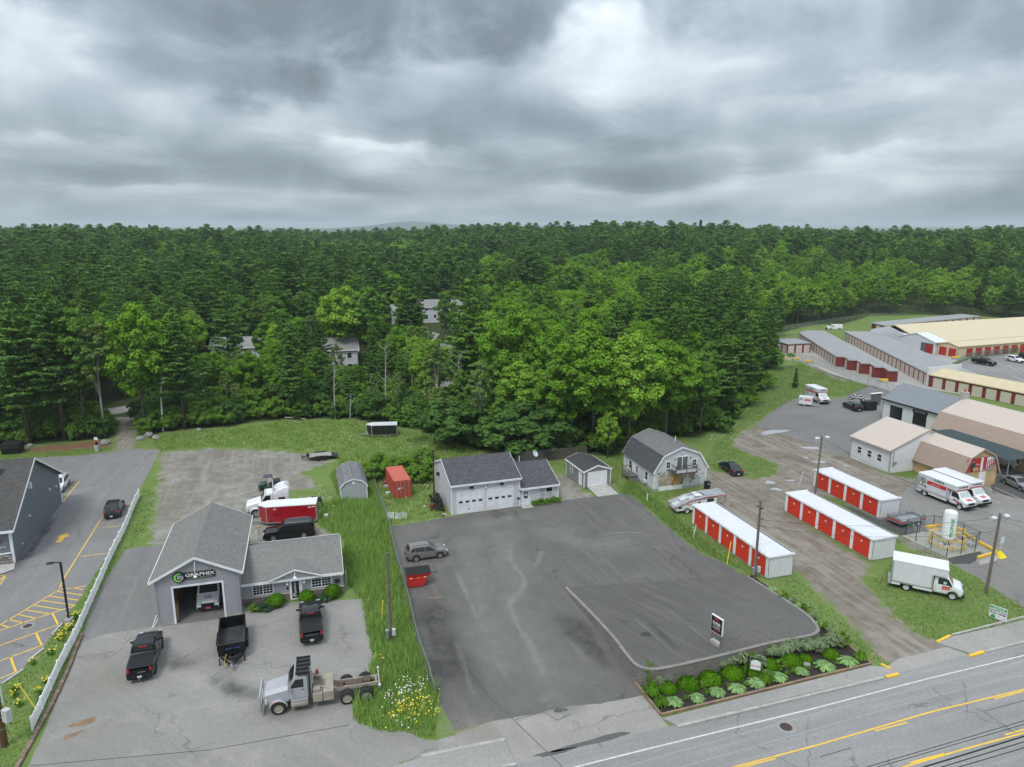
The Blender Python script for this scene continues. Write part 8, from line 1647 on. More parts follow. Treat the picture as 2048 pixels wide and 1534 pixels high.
def mk(name,i,leafm,form,lod=0):
	rng=np.random.default_rng(hash_(name) + i); q=(1.,.42,.11)[lod]; ss=(1.,1.5,2.7)[lod]
	if form == 'broad': H,R0,z0=17 * rng.uniform(.95,1.05),rng.uniform(4.0,5.0),4.2; V,cl=crown_broad(rng,H,R0,z0,110,int(135 * q),.36 * ss); lb=limbs_broad(H,.24,cl,z0,rng,14 if lod == 0 else 3)
	elif form == 'tallbroad': H,R0,z0=18.5,rng.uniform(3.0,3.6),5.5; V,cl=crown_broad(rng,H,R0,z0,90,int(120 * q),.34 * ss); lb=limbs_broad(H,.2,cl,z0,rng,12 if lod == 0 else 2)
	elif form == 'birch': H,R0,z0=16.5,rng.uniform(2.0,2.6),6.5; V,cl=crown_broad(rng,H,R0,z0,62,int(95 * q),.30 * ss,.2); lb=limbs_broad(H,.15,cl,z0,rng,10 if lod == 0 else 2)
	elif form == 'pine': H,R0,z0=21,rng.uniform(3.7,4.6),5.0 + rng.uniform(0,2); V,br=crown_pine(rng,H,R0,z0,17,int(300 * q),.44 * ss,.2,.06,.50 if lod == 0 else .40,.6); lb=MB().tube([(0,0,-.2),(.1,0,H * .5),(0,0,H * .97)],[.28,.2,.04],7); [lb.tube([(0,0,z),(math.cos(a) * L * .8,math.sin(a) * L * .8,z + L * .1)],[.06,.02],4) for a,z,L in br[::(2 if lod == 0 else 99)]]
	elif form == 'spruce': H,R0,z0=17,rng.uniform(2.3,2.8),1.5; V,br=crown_pine(rng,H,R0,z0,24,int(150 * q),.40 * ss,.15,-.22,.95,.6); lb=MB().tube([(0,0,-.2),(0,0,H * .97)],[.2,.03],6)
	elif form == 'shrub': H,R0,z0=3.2,rng.uniform(1.6,2.0),.2; V,cl=crown_broad(rng,H,R0,z0,42,int(90 * q),.24 * ss); lb=limbs_broad(H,.06,cl,.3,rng,6)
	return kind('%s%d_%d' % (name,i,lod),leafm,{'birch': BARKB,'pine': BARKP,'spruce': BARKP}.get(form,BARK),V,lb)
def hash_(s): return sum((i + 1) * ord(c) for i,c in enumerate(s)) % 9973
SPEC={'maple': (L_MAPLE,'broad',3),'bright': (L_BRIGHT,'broad',2),'ash': (L_ASH,'tallbroad',3),'birch': (L_BIRCH,'birch',2),'pine': (L_PINE,'pine',3),'darkpine': (L_DARK,'pine',2),'spruce': (L_SPRUCE,'spruce',2),'shrub': (L_SHRUB,'shrub',2),'dshrub': (L_DSHRUB,'shrub',2)}
for nme,(lm_,fm,cnt) in SPEC.items():
	for i in range(cnt):
		mk(nme,i,lm_,fm,0)
		if fm != 'shrub':
			mk(nme,i,lm_,fm,1)
			if i == 0: mk(nme,i,lm_,fm,2)
BASEH={'broad': 17,'tallbroad': 18.5,'birch': 16.5,'pine': 21,'spruce': 17,'shrub': 3.2}
TNAME={'maple': ('maple_tree','broad mid green maple'),'bright': ('bright_maple_tree','bright yellow-green maple'),'ash': ('ash_tree','tall dull green broadleaf'),'birch': ('birch_tree','slender pale birch'),'pine': ('pine_tree','tall tiered white pine'),'darkpine': ('dark_pine_tree','tall dark green pine'),'spruce': ('spruce_tree','narrow dark spruce'),'shrub': ('leafy_shrub','bright green leafy shrub'),'dshrub': ('dark_shrub','dark green leafy shrub')}
def where(px,front):
	for x,w in ((110,'behind the slate blue building'),(235,'left of the dirt track'),(330,'right of the dirt track'),(430,'left of the white house'),(560,'before the white house'),(680,'left of the narrow pale house'),(800,'behind the black cargo trailer'),(900,'left behind the repair garage'),(1020,'behind the repair garage roof'),(1130,'behind the board fence'),(1260,'behind the ramp shed'),(1400,'behind the gambrel house'),(1500,'right behind the gambrel house'),(1640,'left of the storage yard'),(1800,'behind the grey storage rows'),(9999,'behind the cream storage hall')):
		if px < x: return w
COUNT={}
def plant_tree(kd,x,y,h,parts=True,wide=1.0,front=True,z=None,label=None,s_in=0):
	lm_,fm,cnt=SPEC[kd]; i=random.randrange(cnt); cm,tmesh,whole=KIND['%s%d_0' % (kd,i)]; s=h / BASEH[fm]; nm,desc=TNAME[kd]
	z=float(terrain(x,y)) if z is None else z; px=proj((x,y,z))[0]; depth='at the wood edge' if s_in < 7 else 'just inside the wood' if s_in < 25 else 'deep in the wood' if s_in < 60 else 'far back in the wood'
	lab=label or '%s %s, %s' % (desc,depth,where(px,front)); cat='shrub' if fm == 'shrub' else 'tree'
	if parts:
		t=thing(nm,lab,cat,(x,y,z),random.uniform(0,360)); t['group']='shrubs along the wood' if fm == 'shrub' else 'trees of the wood'; t.scale=(s * wide,s * wide,s); c=bpy.data.objects.new('crown',cm); COL.objects.link(c); c.parent=t; q=bpy.data.objects.new('stem' if fm == 'shrub' else 'trunk',tmesh); COL.objects.link(q); q.parent=t
	else:
		t=bpy.data.objects.new(nm,whole); COL.objects.link(t); t.location=(x,y,z); t.rotation_euler=(0,0,random.uniform(0,6.28)); t.scale=(s * wide,s * wide,s); tag(t,lab,cat,'shrubs along the wood' if fm == 'shrub' else 'trees of the wood')
	COUNT[kd]=COUNT.get(kd,0) + 1; return t
GAPS=[(418,462,700,176,.9),(462,530,706,176,.55),(672,722,728,172,.8),(786,838,648,250,.95),(858,918,614,250,.85),(880,925,745,175,.5),(224,266,838,150,1)]
def cap(px,half,D,h,x,y):
	for a,b,ymin,dm,pr in GAPS:
		if D < dm and px + half * .8 > a and px - half * .8 < b and random.random() < pr:
			while h > 1.5 and proj((x,y,float(terrain(x,y)) + h))[1] < ymin: h -= .4
	return h
rng=np.random.default_rng(11); near=[]
G_=5.0
xs_=np.arange(-190,260,G_); ys_g=np.arange(95,330,G_)
GX,GY=np.meshgrid(xs_,ys_g); GX=GX + rng.uniform(-2.1,2.1,GX.shape); GY=GY + rng.uniform(-2.1,2.1,GY.shape)
SD=inpoly(GX,GY,Z_FOREST)
KEEP=[pxw([(150,842),(270,826),(430,790),(430,774),(330,790),(150,822)]),pxw([(240,774),(430,756),(520,750),(730,708),(730,690),(480,734),(235,752)]),pxw([(850,694),(965,684),(975,700),(940,770),(915,796),(888,806),(868,745)]),pxw([(785,676),(855,664),(885,668),(865,692),(798,688)])]
HOUSES=[(o.location.x,o.location.y) for o in COL.objects if o.name.startswith('back_house')]
for x,y,s in zip(GX.ravel(),GY.ravel(),SD.ravel()):
	D=math.hypot(x,y)
	if s < .8 or D > 238: continue
	px,py,dd=proj((x,y,float(terrain(x,y))))
	if px < -120 or px > 2170: continue
	if any(inpoly(np.array(x),np.array(y),k) > -1.5 for k in KEEP): continue
	if any(-3 < (x - hx) * .97 + (y - hy) * .2 < 30 and -4 < (y - hy) * .97 - (x - hx) * .2 < 12 for hx,hy in HOUSES if (hx,hy) == HOUSES[3]) or any(-4 < (x - hx) < 19 and -4 < (y - hy) < 13 for hx,hy in HOUSES[:3]): continue
	near.append((D,x,y,s,px,py))
near.sort()
for D,x,y,s,px,py in near:
	u=random.random(); nz=math.sin(x * .05 + 1.7) * math.sin(y * .06 + .3)
	if s < 3.2: kd,h=('shrub' if u < .5 else 'dshrub'),random.uniform(2.2,4.2)
	elif s < 6.5 and u < .45: kd,h=random.choice(['dshrub','shrub','birch','ash']),random.uniform(4.5,8)
	elif px < 340: kd='pine' if u < .34 else 'darkpine' if u < .44 else 'maple' if u < .62 else 'ash' if u < .78 else 'birch' if u < .93 else 'bright'
	elif px < 860: kd='maple' if u < .25 else 'ash' if u < .48 else 'pine' if u < .64 else 'darkpine' if u < .72 else 'birch' if u < .90 else 'bright'
	elif px < 1090: kd='maple' if u < .34 else 'ash' if u < .58 else 'birch' if u < .74 else 'pine' if u < .88 else 'bright'
	elif px < 1330: kd='maple' if u < .52 else 'bright' if u < .66 else 'ash' if u < .82 else 'pine' if u < .95 else 'birch'
	elif px < 1580: kd='darkpine' if u < .24 else 'pine' if u < .54 else 'maple' if u < .80 else 'ash'
	else: kd='maple' if u < .4 else 'ash' if u < .65 else 'bright' if u < .8 else 'pine'
	if kd not in ('shrub','dshrub') and not (3.2 <= s < 6.5 and u < .45):
		f=SPEC[kd][1]; h={'broad': random.uniform(12.5,18),'tallbroad': random.uniform(12,18),'birch': random.uniform(12,17.5),'pine': random.uniform(17,23.5),'spruce': 14}[f]
		if s < 11: h *= .86
		if px > 1560: h *= .84
		if 430 < px < 860 and D < 170: h *= .74
	if kd == 'birch' and s < 2: kd='ash'
	half=(4.2 if SPEC[kd][1] in ('broad','pine') else 2.8) * h / 17 * 1420 / D; h2=cap(px,half,D,h,x,y)
	if h2 < h:
		if h2 < 2: continue
		h=h2
		if h < 6: kd=random.choice(['shrub','dshrub'])
	if kd in ('shrub','dshrub') and h > 5.5: h=5.5
	plant_tree(kd,x,y,h,parts=s < 9 and D < 185,s_in=s,wide=random.uniform(.9,1.15))
us=np.random.default_rng(21); UXg,UYg=np.meshgrid(np.arange(-170,250,2.5),np.arange(95,260,2.5)); UXg=UXg + us.uniform(-1.1,1.1,UXg.shape); UYg=UYg + us.uniform(-1.1,1.1,UYg.shape); US=inpoly(UXg,UYg,Z_FOREST); nu=0
for x,y,s in sorted(zip(UXg.ravel(),UYg.ravel(),US.ravel()),key=lambda q: q[1]):
	if s < .3 or s > 13 or (s > 6 and random.random() < .45): continue
	px,py,dd=proj((x,y,0)); D=math.hypot(x,y)
	if px < -60 or px > 2110 or nu > 290 or any(inpoly(np.array(x),np.array(y),k) > -.5 for k in KEEP[:1]) or inpoly(np.array(x),np.array(y),Z_TRACK) > -1: continue
	h=cap(px,25,D,random.uniform(2.0,4.0) + .35 * s * random.random(),x,y)
	if h < 1.2: continue
	plant_tree('shrub' if random.random() < .55 else 'dshrub',x,y,min(h,5.5),False,random.uniform(.9,1.35),s_in=s); nu += 1
for bx,by,ty,kd,wd in ((1185,893,640,'maple',1.15),(1255,897,652,'bright',1.05),(1120,892,690,'maple',1.0),(1330,878,668,'maple',1.1),(1400,868,700,'ash',1.1),(1445,838,668,'darkpine',1.1),(1480,812,640,'darkpine',1.05),(1515,768,620,'pine',1.1),(1548,690,575,'pine',1.0),(1534,716,590,'pine',1.15),(1526,742,606,'darkpine',1.1),(1500,782,630,'pine',1.1),(1552,676,570,'ash',1.1),(1540,735,690,'shrub',1.5),(1518,775,740,'shrub',1.5),(1495,805,772,'shrub',1.4),(1462,836,805,'shrub',1.4),(1440,862,830,'dshrub',1.4),(60,888,605,'pine',1.2),(130,880,590,'pine',1.15),(290,862,610,'maple',.95),(370,858,618,'pine',1.1),(210,872,640,'birch',1.1),(172,874,600,'ash',1.0),(590,838,640,'pine',1.0),(960,892,720,'birch',1.0),(690,735,562,'bright',1.15),(740,738,565,'ash',1.2),(940,830,560,'pine',1.0),(1030,850,600,'maple',1.0),(880,872,770,'birch',1.3),(1000,897,790,'ash',1.2),(1060,899,800,'dshrub',1.6),(1015,905,830,'dshrub',1.7),(1090,906,840,'dshrub',1.6),(1215,916,820,'bright',.8),(915,886,800,'dshrub',1.5)):
	p=P(bx,by); h=3
	while proj((p.x,p.y,h))[1] > ty and h < 27: h += .2
	plant_tree(kd,p.x,p.y,h,True,wd,z=0,s_in=0)
sp_=P(1586,790); plant_tree('spruce',P(1590,775).x,P(1590,775).y,4.6,True,1.4,z=0,label='lone small dark spruce on the lawn left of the rental truck')
def snag(px,py,ty,label,mat=SNAG,twigs=7,lean=.3):
	p=P(px,py); h=3
	while proj((p.x,p.y,h))[1] > ty and h < 25: h += .2
	t=thing('dead_tree',label,'tree',tuple(p)); rr=random.Random(px); m=MB(); m.tube([(0,0,-.1),(lean * .3,.1,h * .4),(lean,.1,h * .75),(lean * 1.2,0,h)],[.16,.13,.09,.03],6); m.build('trunk',mat,t)
	for k in range(twigs):
		z=h * rr.uniform(.45,.95); a=rr.uniform(0,6.28); L=rr.uniform(.8,2.4); MB().tube([(lean * z / h,0,z),(lean * z / h + math.cos(a) * L * .6,math.sin(a) * L * .6,z + L * .45),(lean * z / h + math.cos(a) * L,math.sin(a) * L,z + L)],[.05,.03,.012],4).build('branch',mat,t)
snag(326,862,700,'bleached white crooked dead trunk at the edge of the wood',M('white snag',(.62,.62,.60),.8),4,.8); snag(670,838,715,'slim pale dead trunk behind the meadow',SNAG,5); snag(772,836,690,'grey dead tree with bare twigs behind the cargo trailer',SNAG,12); snag(918,845,705,'bare grey dead tree left of the maples',SNAG,14,.1); snag(1065,800,650,'bare twiggy dead tree among the maples',SNAG,14); snag(1540,690,620,'grey dead tree at the yard entrance',SNAG,12); snag(310,850,690,'grey leaning bare trunk right of the dirt track',SNAG,3,-.6); snag(700,836,790,'short grey stub trunk at the meadow edge',SNAG,3)
tk_col=bpy.data.collections.new('tree_kinds'); order=[]
for kd in ('maple','bright','ash','pine','darkpine','spruce'):
	for lod in (1,2):
		o=bpy.data.objects.new('k%02d' % len(order),KIND['%s0_%d' % (kd,lod)][2]); tk_col.objects.link(o); order.append((kd,lod))
def far_wood():
	pts=[]; idx=[]; sc=[]; rz=[]; D=238.; rg=np.random.default_rng(3)
	while D < 1500:
		sp=6.0 + D / 300; n=int(D * 1.44 / sp)
		th=np.linspace(-.72,.72,n) + rg.uniform(-.4,.4,n) * sp / D; r=D + rg.uniform(-.45,.45,n) * sp; X=np.sin(th) * r; Y=np.cos(th) * r
		s=inpoly(X,Y,Z_FOREST); Zt=terrain(X,Y)
		for x,y,z,q in zip(X,Y,Zt,s):
			if q < 2: continue
			if any((-3 < (x - hx) < 30 and -4 < (y - hy) < 12) for hx,hy in HOUSES): continue
			if 740 < proj((x,y,z))[0] < 930 and D < 262: continue
			nz=math.sin(x * .017 + .5) * math.sin(y * .013 + 1.1) + .5 * math.sin(x * .041 + y * .03) + .55 * rg.normal(); az=x / y
			con=nz + .45 * (D > 420) - .75 * (az > .34 and D < 480) + .15 * (-.25 < az < .05 and D < 330) - .2
			u=rg.random()
			if con > .05: kd='pine' if u < .5 else 'darkpine' if u < .96 else 'spruce'; h=rg.uniform(15,23) + 4 * (rg.random() < .15)
			else: kd='maple' if u < .46 else 'ash' if u < .76 else 'bright'; h=rg.uniform(11,17.5)
			if az > .36 and D < 420: h *= .82
			lod=1 if D < 430 else 2; f=SPEC[kd][1]; k=h / BASEH[f]; pts.append((x,y,z)); idx.append(order.index((kd,lod))); w=k * (rg.uniform(.95,1.3) if f != 'pine' else rg.uniform(1.15,1.5)); sc.append((w,w,k)); rz.append(rg.uniform(0,6.28))
		D += sp
	me=bpy.data.meshes.new('far_wood'); me.vertices.add(len(pts)); me.vertices.foreach_set('co',np.array(pts,np.float32).ravel())
	a=me.attributes.new('idx','INT','POINT'); a.data.foreach_set('value',np.array(idx,np.int32)); a=me.attributes.new('scl','FLOAT_VECTOR','POINT'); a.data.foreach_set('vector',np.array(sc,np.float32).ravel())
	a=me.attributes.new('rot','FLOAT_VECTOR','POINT'); a.data.foreach_set('vector',np.stack([np.zeros(len(rz)),np.zeros(len(rz)),rz],1).astype(np.float32).ravel())
	o=link('far_wood',me); g=bpy.data.node_groups.new('far_wood','GeometryNodeTree'); g.interface.new_socket('Geometry',in_out='INPUT',socket_type='NodeSocketGeometry'); g.interface.new_socket('Geometry',in_out='OUTPUT',socket_type='NodeSocketGeometry')
	N=g.nodes; i=N.new('NodeGroupInput'); ou=N.new('NodeGroupOutput'); ci=N.new('GeometryNodeCollectionInfo'); ci.inputs['Collection'].default_value=tk_col; ci.inputs['Separate Children'].default_value=True; ci.inputs['Reset Children'].default_value=True
	ip=N.new('GeometryNodeInstanceOnPoints'); ip.inputs['Pick Instance'].default_value=True
	def na(n,t): x=N.new('GeometryNodeInputNamedAttribute'); x.data_type=t; x.inputs['Name'].default_value=n; return x.outputs[0]
	e2r=N.new('FunctionNodeEulerToRotation'); g.links.new(na('rot','FLOAT_VECTOR'),e2r.inputs[0])
	g.links.new(i.outputs[0],ip.inputs['Points']); g.links.new(ci.outputs[0],ip.inputs['Instance']); g.links.new(na('idx','INT'),ip.inputs['Instance Index']); g.links.new(e2r.outputs[0],ip.inputs['Rotation']); g.links.new(na('scl','FLOAT_VECTOR'),ip.inputs['Scale']); g.links.new(ip.outputs[0],ou.inputs[0])
	m=o.modifiers.new('wood','NODES'); m.node_group=g; stuff(o); tag(o,'dense mixed wood of pines and maples stretching back to the skyline','wood'); return len(pts)
print('far trees',far_wood(),'near',COUNT)
L_GRASS=M_leaf('grass blades',(0.24,0.34,0.1),.6,1.45,.2,0); L_TALL=M_leaf('tall grass blades',(.24,.37,.105),.55,1.5,.2,0); L_LAWN=M_leaf('lawn blades',(0.175,0.25,0.075),.65,1.35,.15,0)
def blades(name,polys,dens,h,w,mat,label,exclude=(),seed=1,lean=.35,clump=.0,zf=None):
	rg=np.random.default_rng(seed); P_=[]
	for poly in polys:
		a=np.array(poly); lo,hi=a.min(0),a.max(0); n=int((hi[0] - lo[0]) * (hi[1] - lo[1]) * dens); X=rg.uniform(lo[0],hi[0],n); Y=rg.uniform(lo[1],hi[1],n)
		ok=inpoly(X,Y,poly) > rg.uniform(-.25,.15,n)
		for e in exclude: ok &= ~(inpoly(X,Y,e) > rg.uniform(-.2,.3,n))
		if clump: ok &= (np.sin(X * 1.7 + np.sin(Y * 1.1) * 1.5) * np.sin(Y * 1.9 + np.sin(X * .8)) + rg.uniform(-1,1,n) * .9) > clump - .5
		P_.append(np.stack([X[ok],Y[ok]],1))
	Q=np.concatenate(P_); n=len(Q); th=rg.uniform(0,6.283,n); hh=rg.uniform(*h,n) * (1 + .3 * np.sin(Q[:,0] * .9) * np.sin(Q[:,1] * .7)); ww=w * rg.uniform(.6,1.4,n)
	c,s=np.cos(th),np.sin(th); la=rg.uniform(0,6.283,n); ll=hh * rg.uniform(0,lean * 2,n); z=np.zeros(n) if zf is None else zf(Q)
	V=np.stack([np.stack([Q[:,0] - c * ww,Q[:,1] - s * ww,z],1),np.stack([Q[:,0] + c * ww,Q[:,1] + s * ww,z],1),np.stack([Q[:,0] + np.cos(la) * ll,Q[:,1] + np.sin(la) * ll,z + hh],1)],1).reshape(-1,3)
	me=mesh_np(name,V,np.arange(len(V)).reshape(-1,3)); o=link(name,me,mat); stuff(o); tag(o,label,'grass'); return o
def rect(root,x0,x1,y0,y1): return [tuple((root.matrix_basis @ Vector(q))[:2]) for q in ((x0,y0,0),(x1,y0,0),(x1,y1,0),(x0,y1,0))]
EXC=[rect(g1,-.1,3.5,-.1,7.3),rect(sc_,0,CWd,0,CL),rect(lu,-.1,14.4,-.1,9.2),rect(s1,0,4.1,-3.5,6),rect(gx,0,16.3,0,13),rect(hs,-.1,8.1,-.1,9.3)]
G_STRIP=pxw([(724,1198),(732,1232),(740,1281),(748,1314),(738,1345),(725,1372),(711,1403),(708,1432),(716,1445),(757,1459),(820,1465),(846,1477),(868,1477),(872,1427),(877,1397),(832,1281),(813,1185),(788,1112),(776,1054),(755,995),(747,958),(735,935),(690,925),(660,950),(680,1000),(645,1012),(640,1050),(690,1080),(692,1160)])
G_MEAD=pxw([(300,878),(340,868),(460,858),(560,846),(700,842),(850,870),(960,905),(1035,927),(940,930),(872,938),(860,960),(884,1012),(902,1030),(840,1041),(780,1048),(760,1000),(745,955),(700,960),(690,930),(668,915),(640,905),(560,898),(420,893),(322,902)])
blades('tall_grass',[G_STRIP],75,(.35,1.0),.045,L_TALL,'tall uncut grass in the strip between the two lots',EXC + [Z_GRAVEL],2,.3); blades('meadow_grass',[G_MEAD],40,(.18,.55),.05,L_GRASS,'rough meadow grass between the gravel yard and the wood',EXC + [Z_GRAVEL],3,.4,.25)
G_SIDE=pxw([(1120,940),(1135,925),(1250,905),(1262,930),(1310,985),(1400,975),(1440,1000),(1420,1010),(1390,1045),(1540,1160),(1590,1152),(1660,1215),(1735,1290),(1770,1322),(1745,1325),(1690,1285),(1640,1240),(1560,1180),(1490,1140),(1405,1105),(1374,1082),(1320,1037),(1271,994),(1240,985),(1225,950)])
G_LAWN2=pxw([(1410,925),(1430,890),(1460,870),(1520,790),(1545,740),(1600,728),(1740,772),(1700,790),(1620,796),(1590,797),(1530,832),(1500,852),(1470,870),(1462,890),(1478,902),(1517,914),(1550,928),(1562,936),(1540,952),(1505,957),(1440,944)])
G_LAWN3=pxw([(1738,1172),(1790,1120),(1860,1090),(1900,1130),(1960,1160),(2060,1225),(2060,1238),(1905,1270),(1870,1280),(1840,1272),(1800,1240)]); G_LAWN4=pxw([(1560,985),(1620,965),(1690,1005),(1760,1045),(1838,1080),(1800,1090),(1740,1060),(1640,1000),(1600,990)]); G_LAWN5=pxw([(1770,948),(1838,938),(1870,945),(1840,968),(1810,972)])
G_LEFT=pxw([(8,1368),(47,1340),(60,1322),(90,1296),(108,1268),(128,1246),(168,1190),(178,1173),(214,1117),(232,1089),(258,1048),(274,1007),(286,974),(312,985),(300,1040),(270,1092),(248,1100),(204,1172),(182,1215),(160,1280),(120,1373),(82,1447),(42,1520),(-40,1600),(-200,1500)]); G_LTOP=pxw([(0,905),(80,905),(225,893),(222,903),(163,910),(84,914),(0,922)])
HWR=rect(hw_,-2.8,3.5,-1.1,1.1)
blades('lawn_grass',[G_SIDE,G_LAWN2,G_LAWN3,G_LAWN4,G_LAWN5],34,(.07,.22),.035,L_LAWN,'short lawn grass around the containers and trucks',EXC + [Z_DIRT],4,.4); blades('verge_grass',[G_LEFT,G_LTOP],40,(.06,.2),.035,L_LAWN,'short verge grass beside the white fence',[],5,.4)
G_EDGE=pxw([(1240,985),(1271,994),(1320,1037),(1374,1082),(1405,1105),(1456,1127),(1490,1142),(1500,1150),(1440,1110),(1390,1070),(1340,1025),(1290,985),(1262,960)]); blades('edge_grass',[G_EDGE],60,(.25,.7),.045,L_TALL,'longer grass along the edge of the dark lot and the wood',[HWR],6,.35)
def flowers(name,pxs,n,r,col,label,size=.12,hz=(.4,.9),seed=1):
	rg=np.random.default_rng(seed); V=[]
	for px,py,rr in pxs:
		c=P(px,py); k=int(n * rr); q=rg.normal(size=(k,2)) * r * rr * .5; C=np.stack([c.x + q[:,0],c.y + q[:,1],rg.uniform(*hz,k)],1); V.append(leaves(C,np.tile([0,-.3,1.],(k,1)),size,rg,1,.3))
	V=np.concatenate(V); o=link(name,mesh_np(name,V),M('petal ' + name,col,.7,var=.15)); stuff(o); tag(o,label,'flowers')
flowers('daisies',[(805,1395,1.0),(820,1375,.6),(790,1402,.7),(830,1392,.5),(810,1452,.4),(846,1372,.3),(777,1408,.3)],24,1.9,(.78,.78,.74),'white daisies in the wildflower patch beside the grey truck',.11); flowers('yellow_blooms',[(842,1412,.9),(850,1425,.8),(815,1420,.8),(790,1440,.7),(852,1440,.6),(800,1432,.5),(765,1325,.3)],28,1.6,(.74,.58,.02),'yellow wildflowers at the foot of the chain-link fence',.13,seed=2)
flowers('meadow_blooms',[(640,1000,.5),(650,998,.5),(930,890,1.2),(826,905,.8),(790,870,.6),(700,880,.6),(1440,885,.7),(1430,878,.5),(1370,1065,.3),(842,985,.6)],26,5,(.74,.74,.66),'scattered pale wildflowers in the meadow',.13,(.3,.7),3)
def bush(label,px,py,h,w,leafm,nm='round_bush',size=.14,n=26,per=90,z=0,group=None,loc=None,upright=0,seed=None):
	rg=np.random.default_rng(seed or int(px * 3 + py)); V,cl=crown_broad(rg,h,w / 2,h * .05,n,per,size,.4)
	if leafm is L_BOX: e=unit(1500,rg); V=leaves(e * [w / 2,w / 2,h / 2] * rg.uniform(.86,1.05,(1500,1)) + [0,0,h * .5],e,.15,rg)
	p=P(px,py,z) if loc is None else Vector(loc); t=thing(nm,label,'bush',(p.x,p.y,z),0,group); link('foliage',mesh_np('foliage',V),leafm,t); m=limbs_broad(h,.035,cl,h * .15,rg,5); m.build('stem',BARK,t); return t
L_BOX=M_leaf('leaf boxwood',(.085,.21,.012),.65,1.35,.15,0); L_JUN=M_leaf('leaf juniper',(.06,.11,.06),.6,1.4,.1,0); L_SAGE=M_leaf('leaf sage',(.25,.32,.19),.55,1.4,.15,0); L_HOSTA=M_leaf('leaf hosta',(.26,.42,.18),.55,1.4,.15,0); L_LILY=M_leaf('leaf lily',(.12,.26,.025),.55,1.4,.2,0); L_MOUND=M_leaf('leaf mound',(.085,.21,.010),.75,1.25,.1,0)
for a in ((553,1213,1.25,1.5,L_BOX,'round bright green bush left of the office door'),(614,1203,1.1,1.5,L_BOX,'round bright green bush in front of the parked pickup'),(666,1195,1.3,1.5,L_BOX,'round bright green bush at the right end of the office'),(643,1203,.6,1.5,L_JUN,'low grey-green juniper between the two right-hand office bushes'),(527,1220,.6,1.6,L_JUN,'low grey-green juniper left of the round office bush'),(511,1222,.8,1.2,L_SHRUB,'leafy green bush beside the black dump trailer'),(541,1215,.9,1.0,L_SHRUB,'small dark bush touching the round office bush')): bush(a[5],*a[:5])
for i,x in enumerate((10.9,11.8,12.7,13.6,14.0)): q=lu.matrix_basis @ Vector((x,-.35,0)); bush(['leafy plant at the left of the bed below the office window','second leafy plant in the bed below the office window','third leafy plant in the bed below the office window','fourth leafy plant in the bed below the office window','leafy plant at the right end of the bed below the office window'][i],0,0,.7 + .15 * (i % 2),1.0,[L_LILY,L_SHRUB][i % 2],loc=q,seed=i + 40)
for i,(px,py,h,w) in enumerate(((742,962,2.8,4.2),(756,950,3.2,4.0),(790,948,2.6,4.0),(812,952,2.8,3.8),(846,946,3.8,5.0),(862,958,3.0,3.5),(832,962,2.2,3.5),(770,945,2.4,3.6))): bush(['leafy shrub right beside the gambrel shed','tall leafy shrub behind the chain-link corner','leafy shrub behind the red container, left','leafy shrub behind the red container, right','largest leafy shrub left of the repair garage','leafy shrub touching the repair garage flue','low leafy shrub between container and garage','low leafy shrub behind the container corner'][i],px,py,h,w,[L_SHRUB,L_MAPLE][i % 2],'hedge_shrub',.22,40,120,group='shrubs between shed and garage')
for i,(px,py) in enumerate(((149,1236),(136,1261),(122,1280),(103,1309),(66,1328),(92,1367),(32,1380),(28,1395),(81,1389),(40,1412))):
	t=bush(['yellow flowering clump at the lamp base, upper','yellow flowering clump just below the lamp','third yellow flowering clump down the verge','small yellow clump in the middle of the verge','yellow clump beside the middle kerb','yellow clump touching the white fence','yellow clump above the utility pole','yellow clump beside the utility pole','yellow clump near the lower fence end','small yellow clump behind the yellow guy guard'][i],px,py,.35,.85 if i < 3 else .55,L_LILY,'flower_clump',.14,10,50,group='yellow clumps on the verge')
	rg=np.random.default_rng(i); k=22 if i < 3 else 7; C=np.stack([rg.normal(size=k) * (.3 if i < 3 else .18),rg.normal(size=k) * (.3 if i < 3 else .18),rg.uniform(.35,.6,k)],1); stuff(link('blooms',mesh_np('blooms',leaves(C,np.tile([0,-.3,1.],(k,1)),.14,rg)),M('petal yellow_blooms',(.80,.62,.02),.7),t))
MULCH=M('dark mulch',(.035,.027,.022),.95,var=.5,scale=6)
BEDPX=[(1268,1363),(1290,1345),(1330,1348),(1431,1328),(1533,1302),(1610,1284),(1640,1266),(1610,1232),(1545,1190),(1495,1158),(1502,1150),(1560,1190),(1640,1248),(1680,1280),(1738,1323),(1742,1328),(1500,1388),(1322,1431)]
struct(sheet('flower_bed',BEDPX,.05,MULCH,jit=.05))
tb2=thing('timber_border','weathered timber border along the street side of the flower bed','border',tuple(P(1322,1432)))
TIM=[M('border timber %d' % i,c,.9,var=.25,scale=2) for i,c in enumerate(((.30,.20,.13),(.25,.175,.125)))]
O=P(1322,1432); seg=[(1268,1364),(1322,1432),(1430,1406),(1536,1380),(1640,1354),(1743,1329),(1676,1278)]
for i in range(len(seg) - 1):
	a,b=P(*seg[i]),P(*seg[i + 1]); d=b - a; n=max(1,round(d.length / 2.4))
	for k in range(n): MB(tr(*(a + d * k / n - O),math.degrees(math.atan2(d.y,d.x)))).bbox(.01,d.length / n - .01,-.08,.08,-.02,.2,.015).build('timber',TIM[k % 2],tb2)
rg=np.random.default_rng(77); bp=np.array(pxw(BEDPX)); Xb=rg.uniform(bp[:,0].min(),bp[:,0].max(),3000); Yb=rg.uniform(bp[:,1].min(),bp[:,1].max(),3000); okb=inpoly(Xb,Yb,pxw(BEDPX)) > .1; Cb=np.stack([Xb[okb],Yb[okb],np.full(okb.sum(),.075)],1)
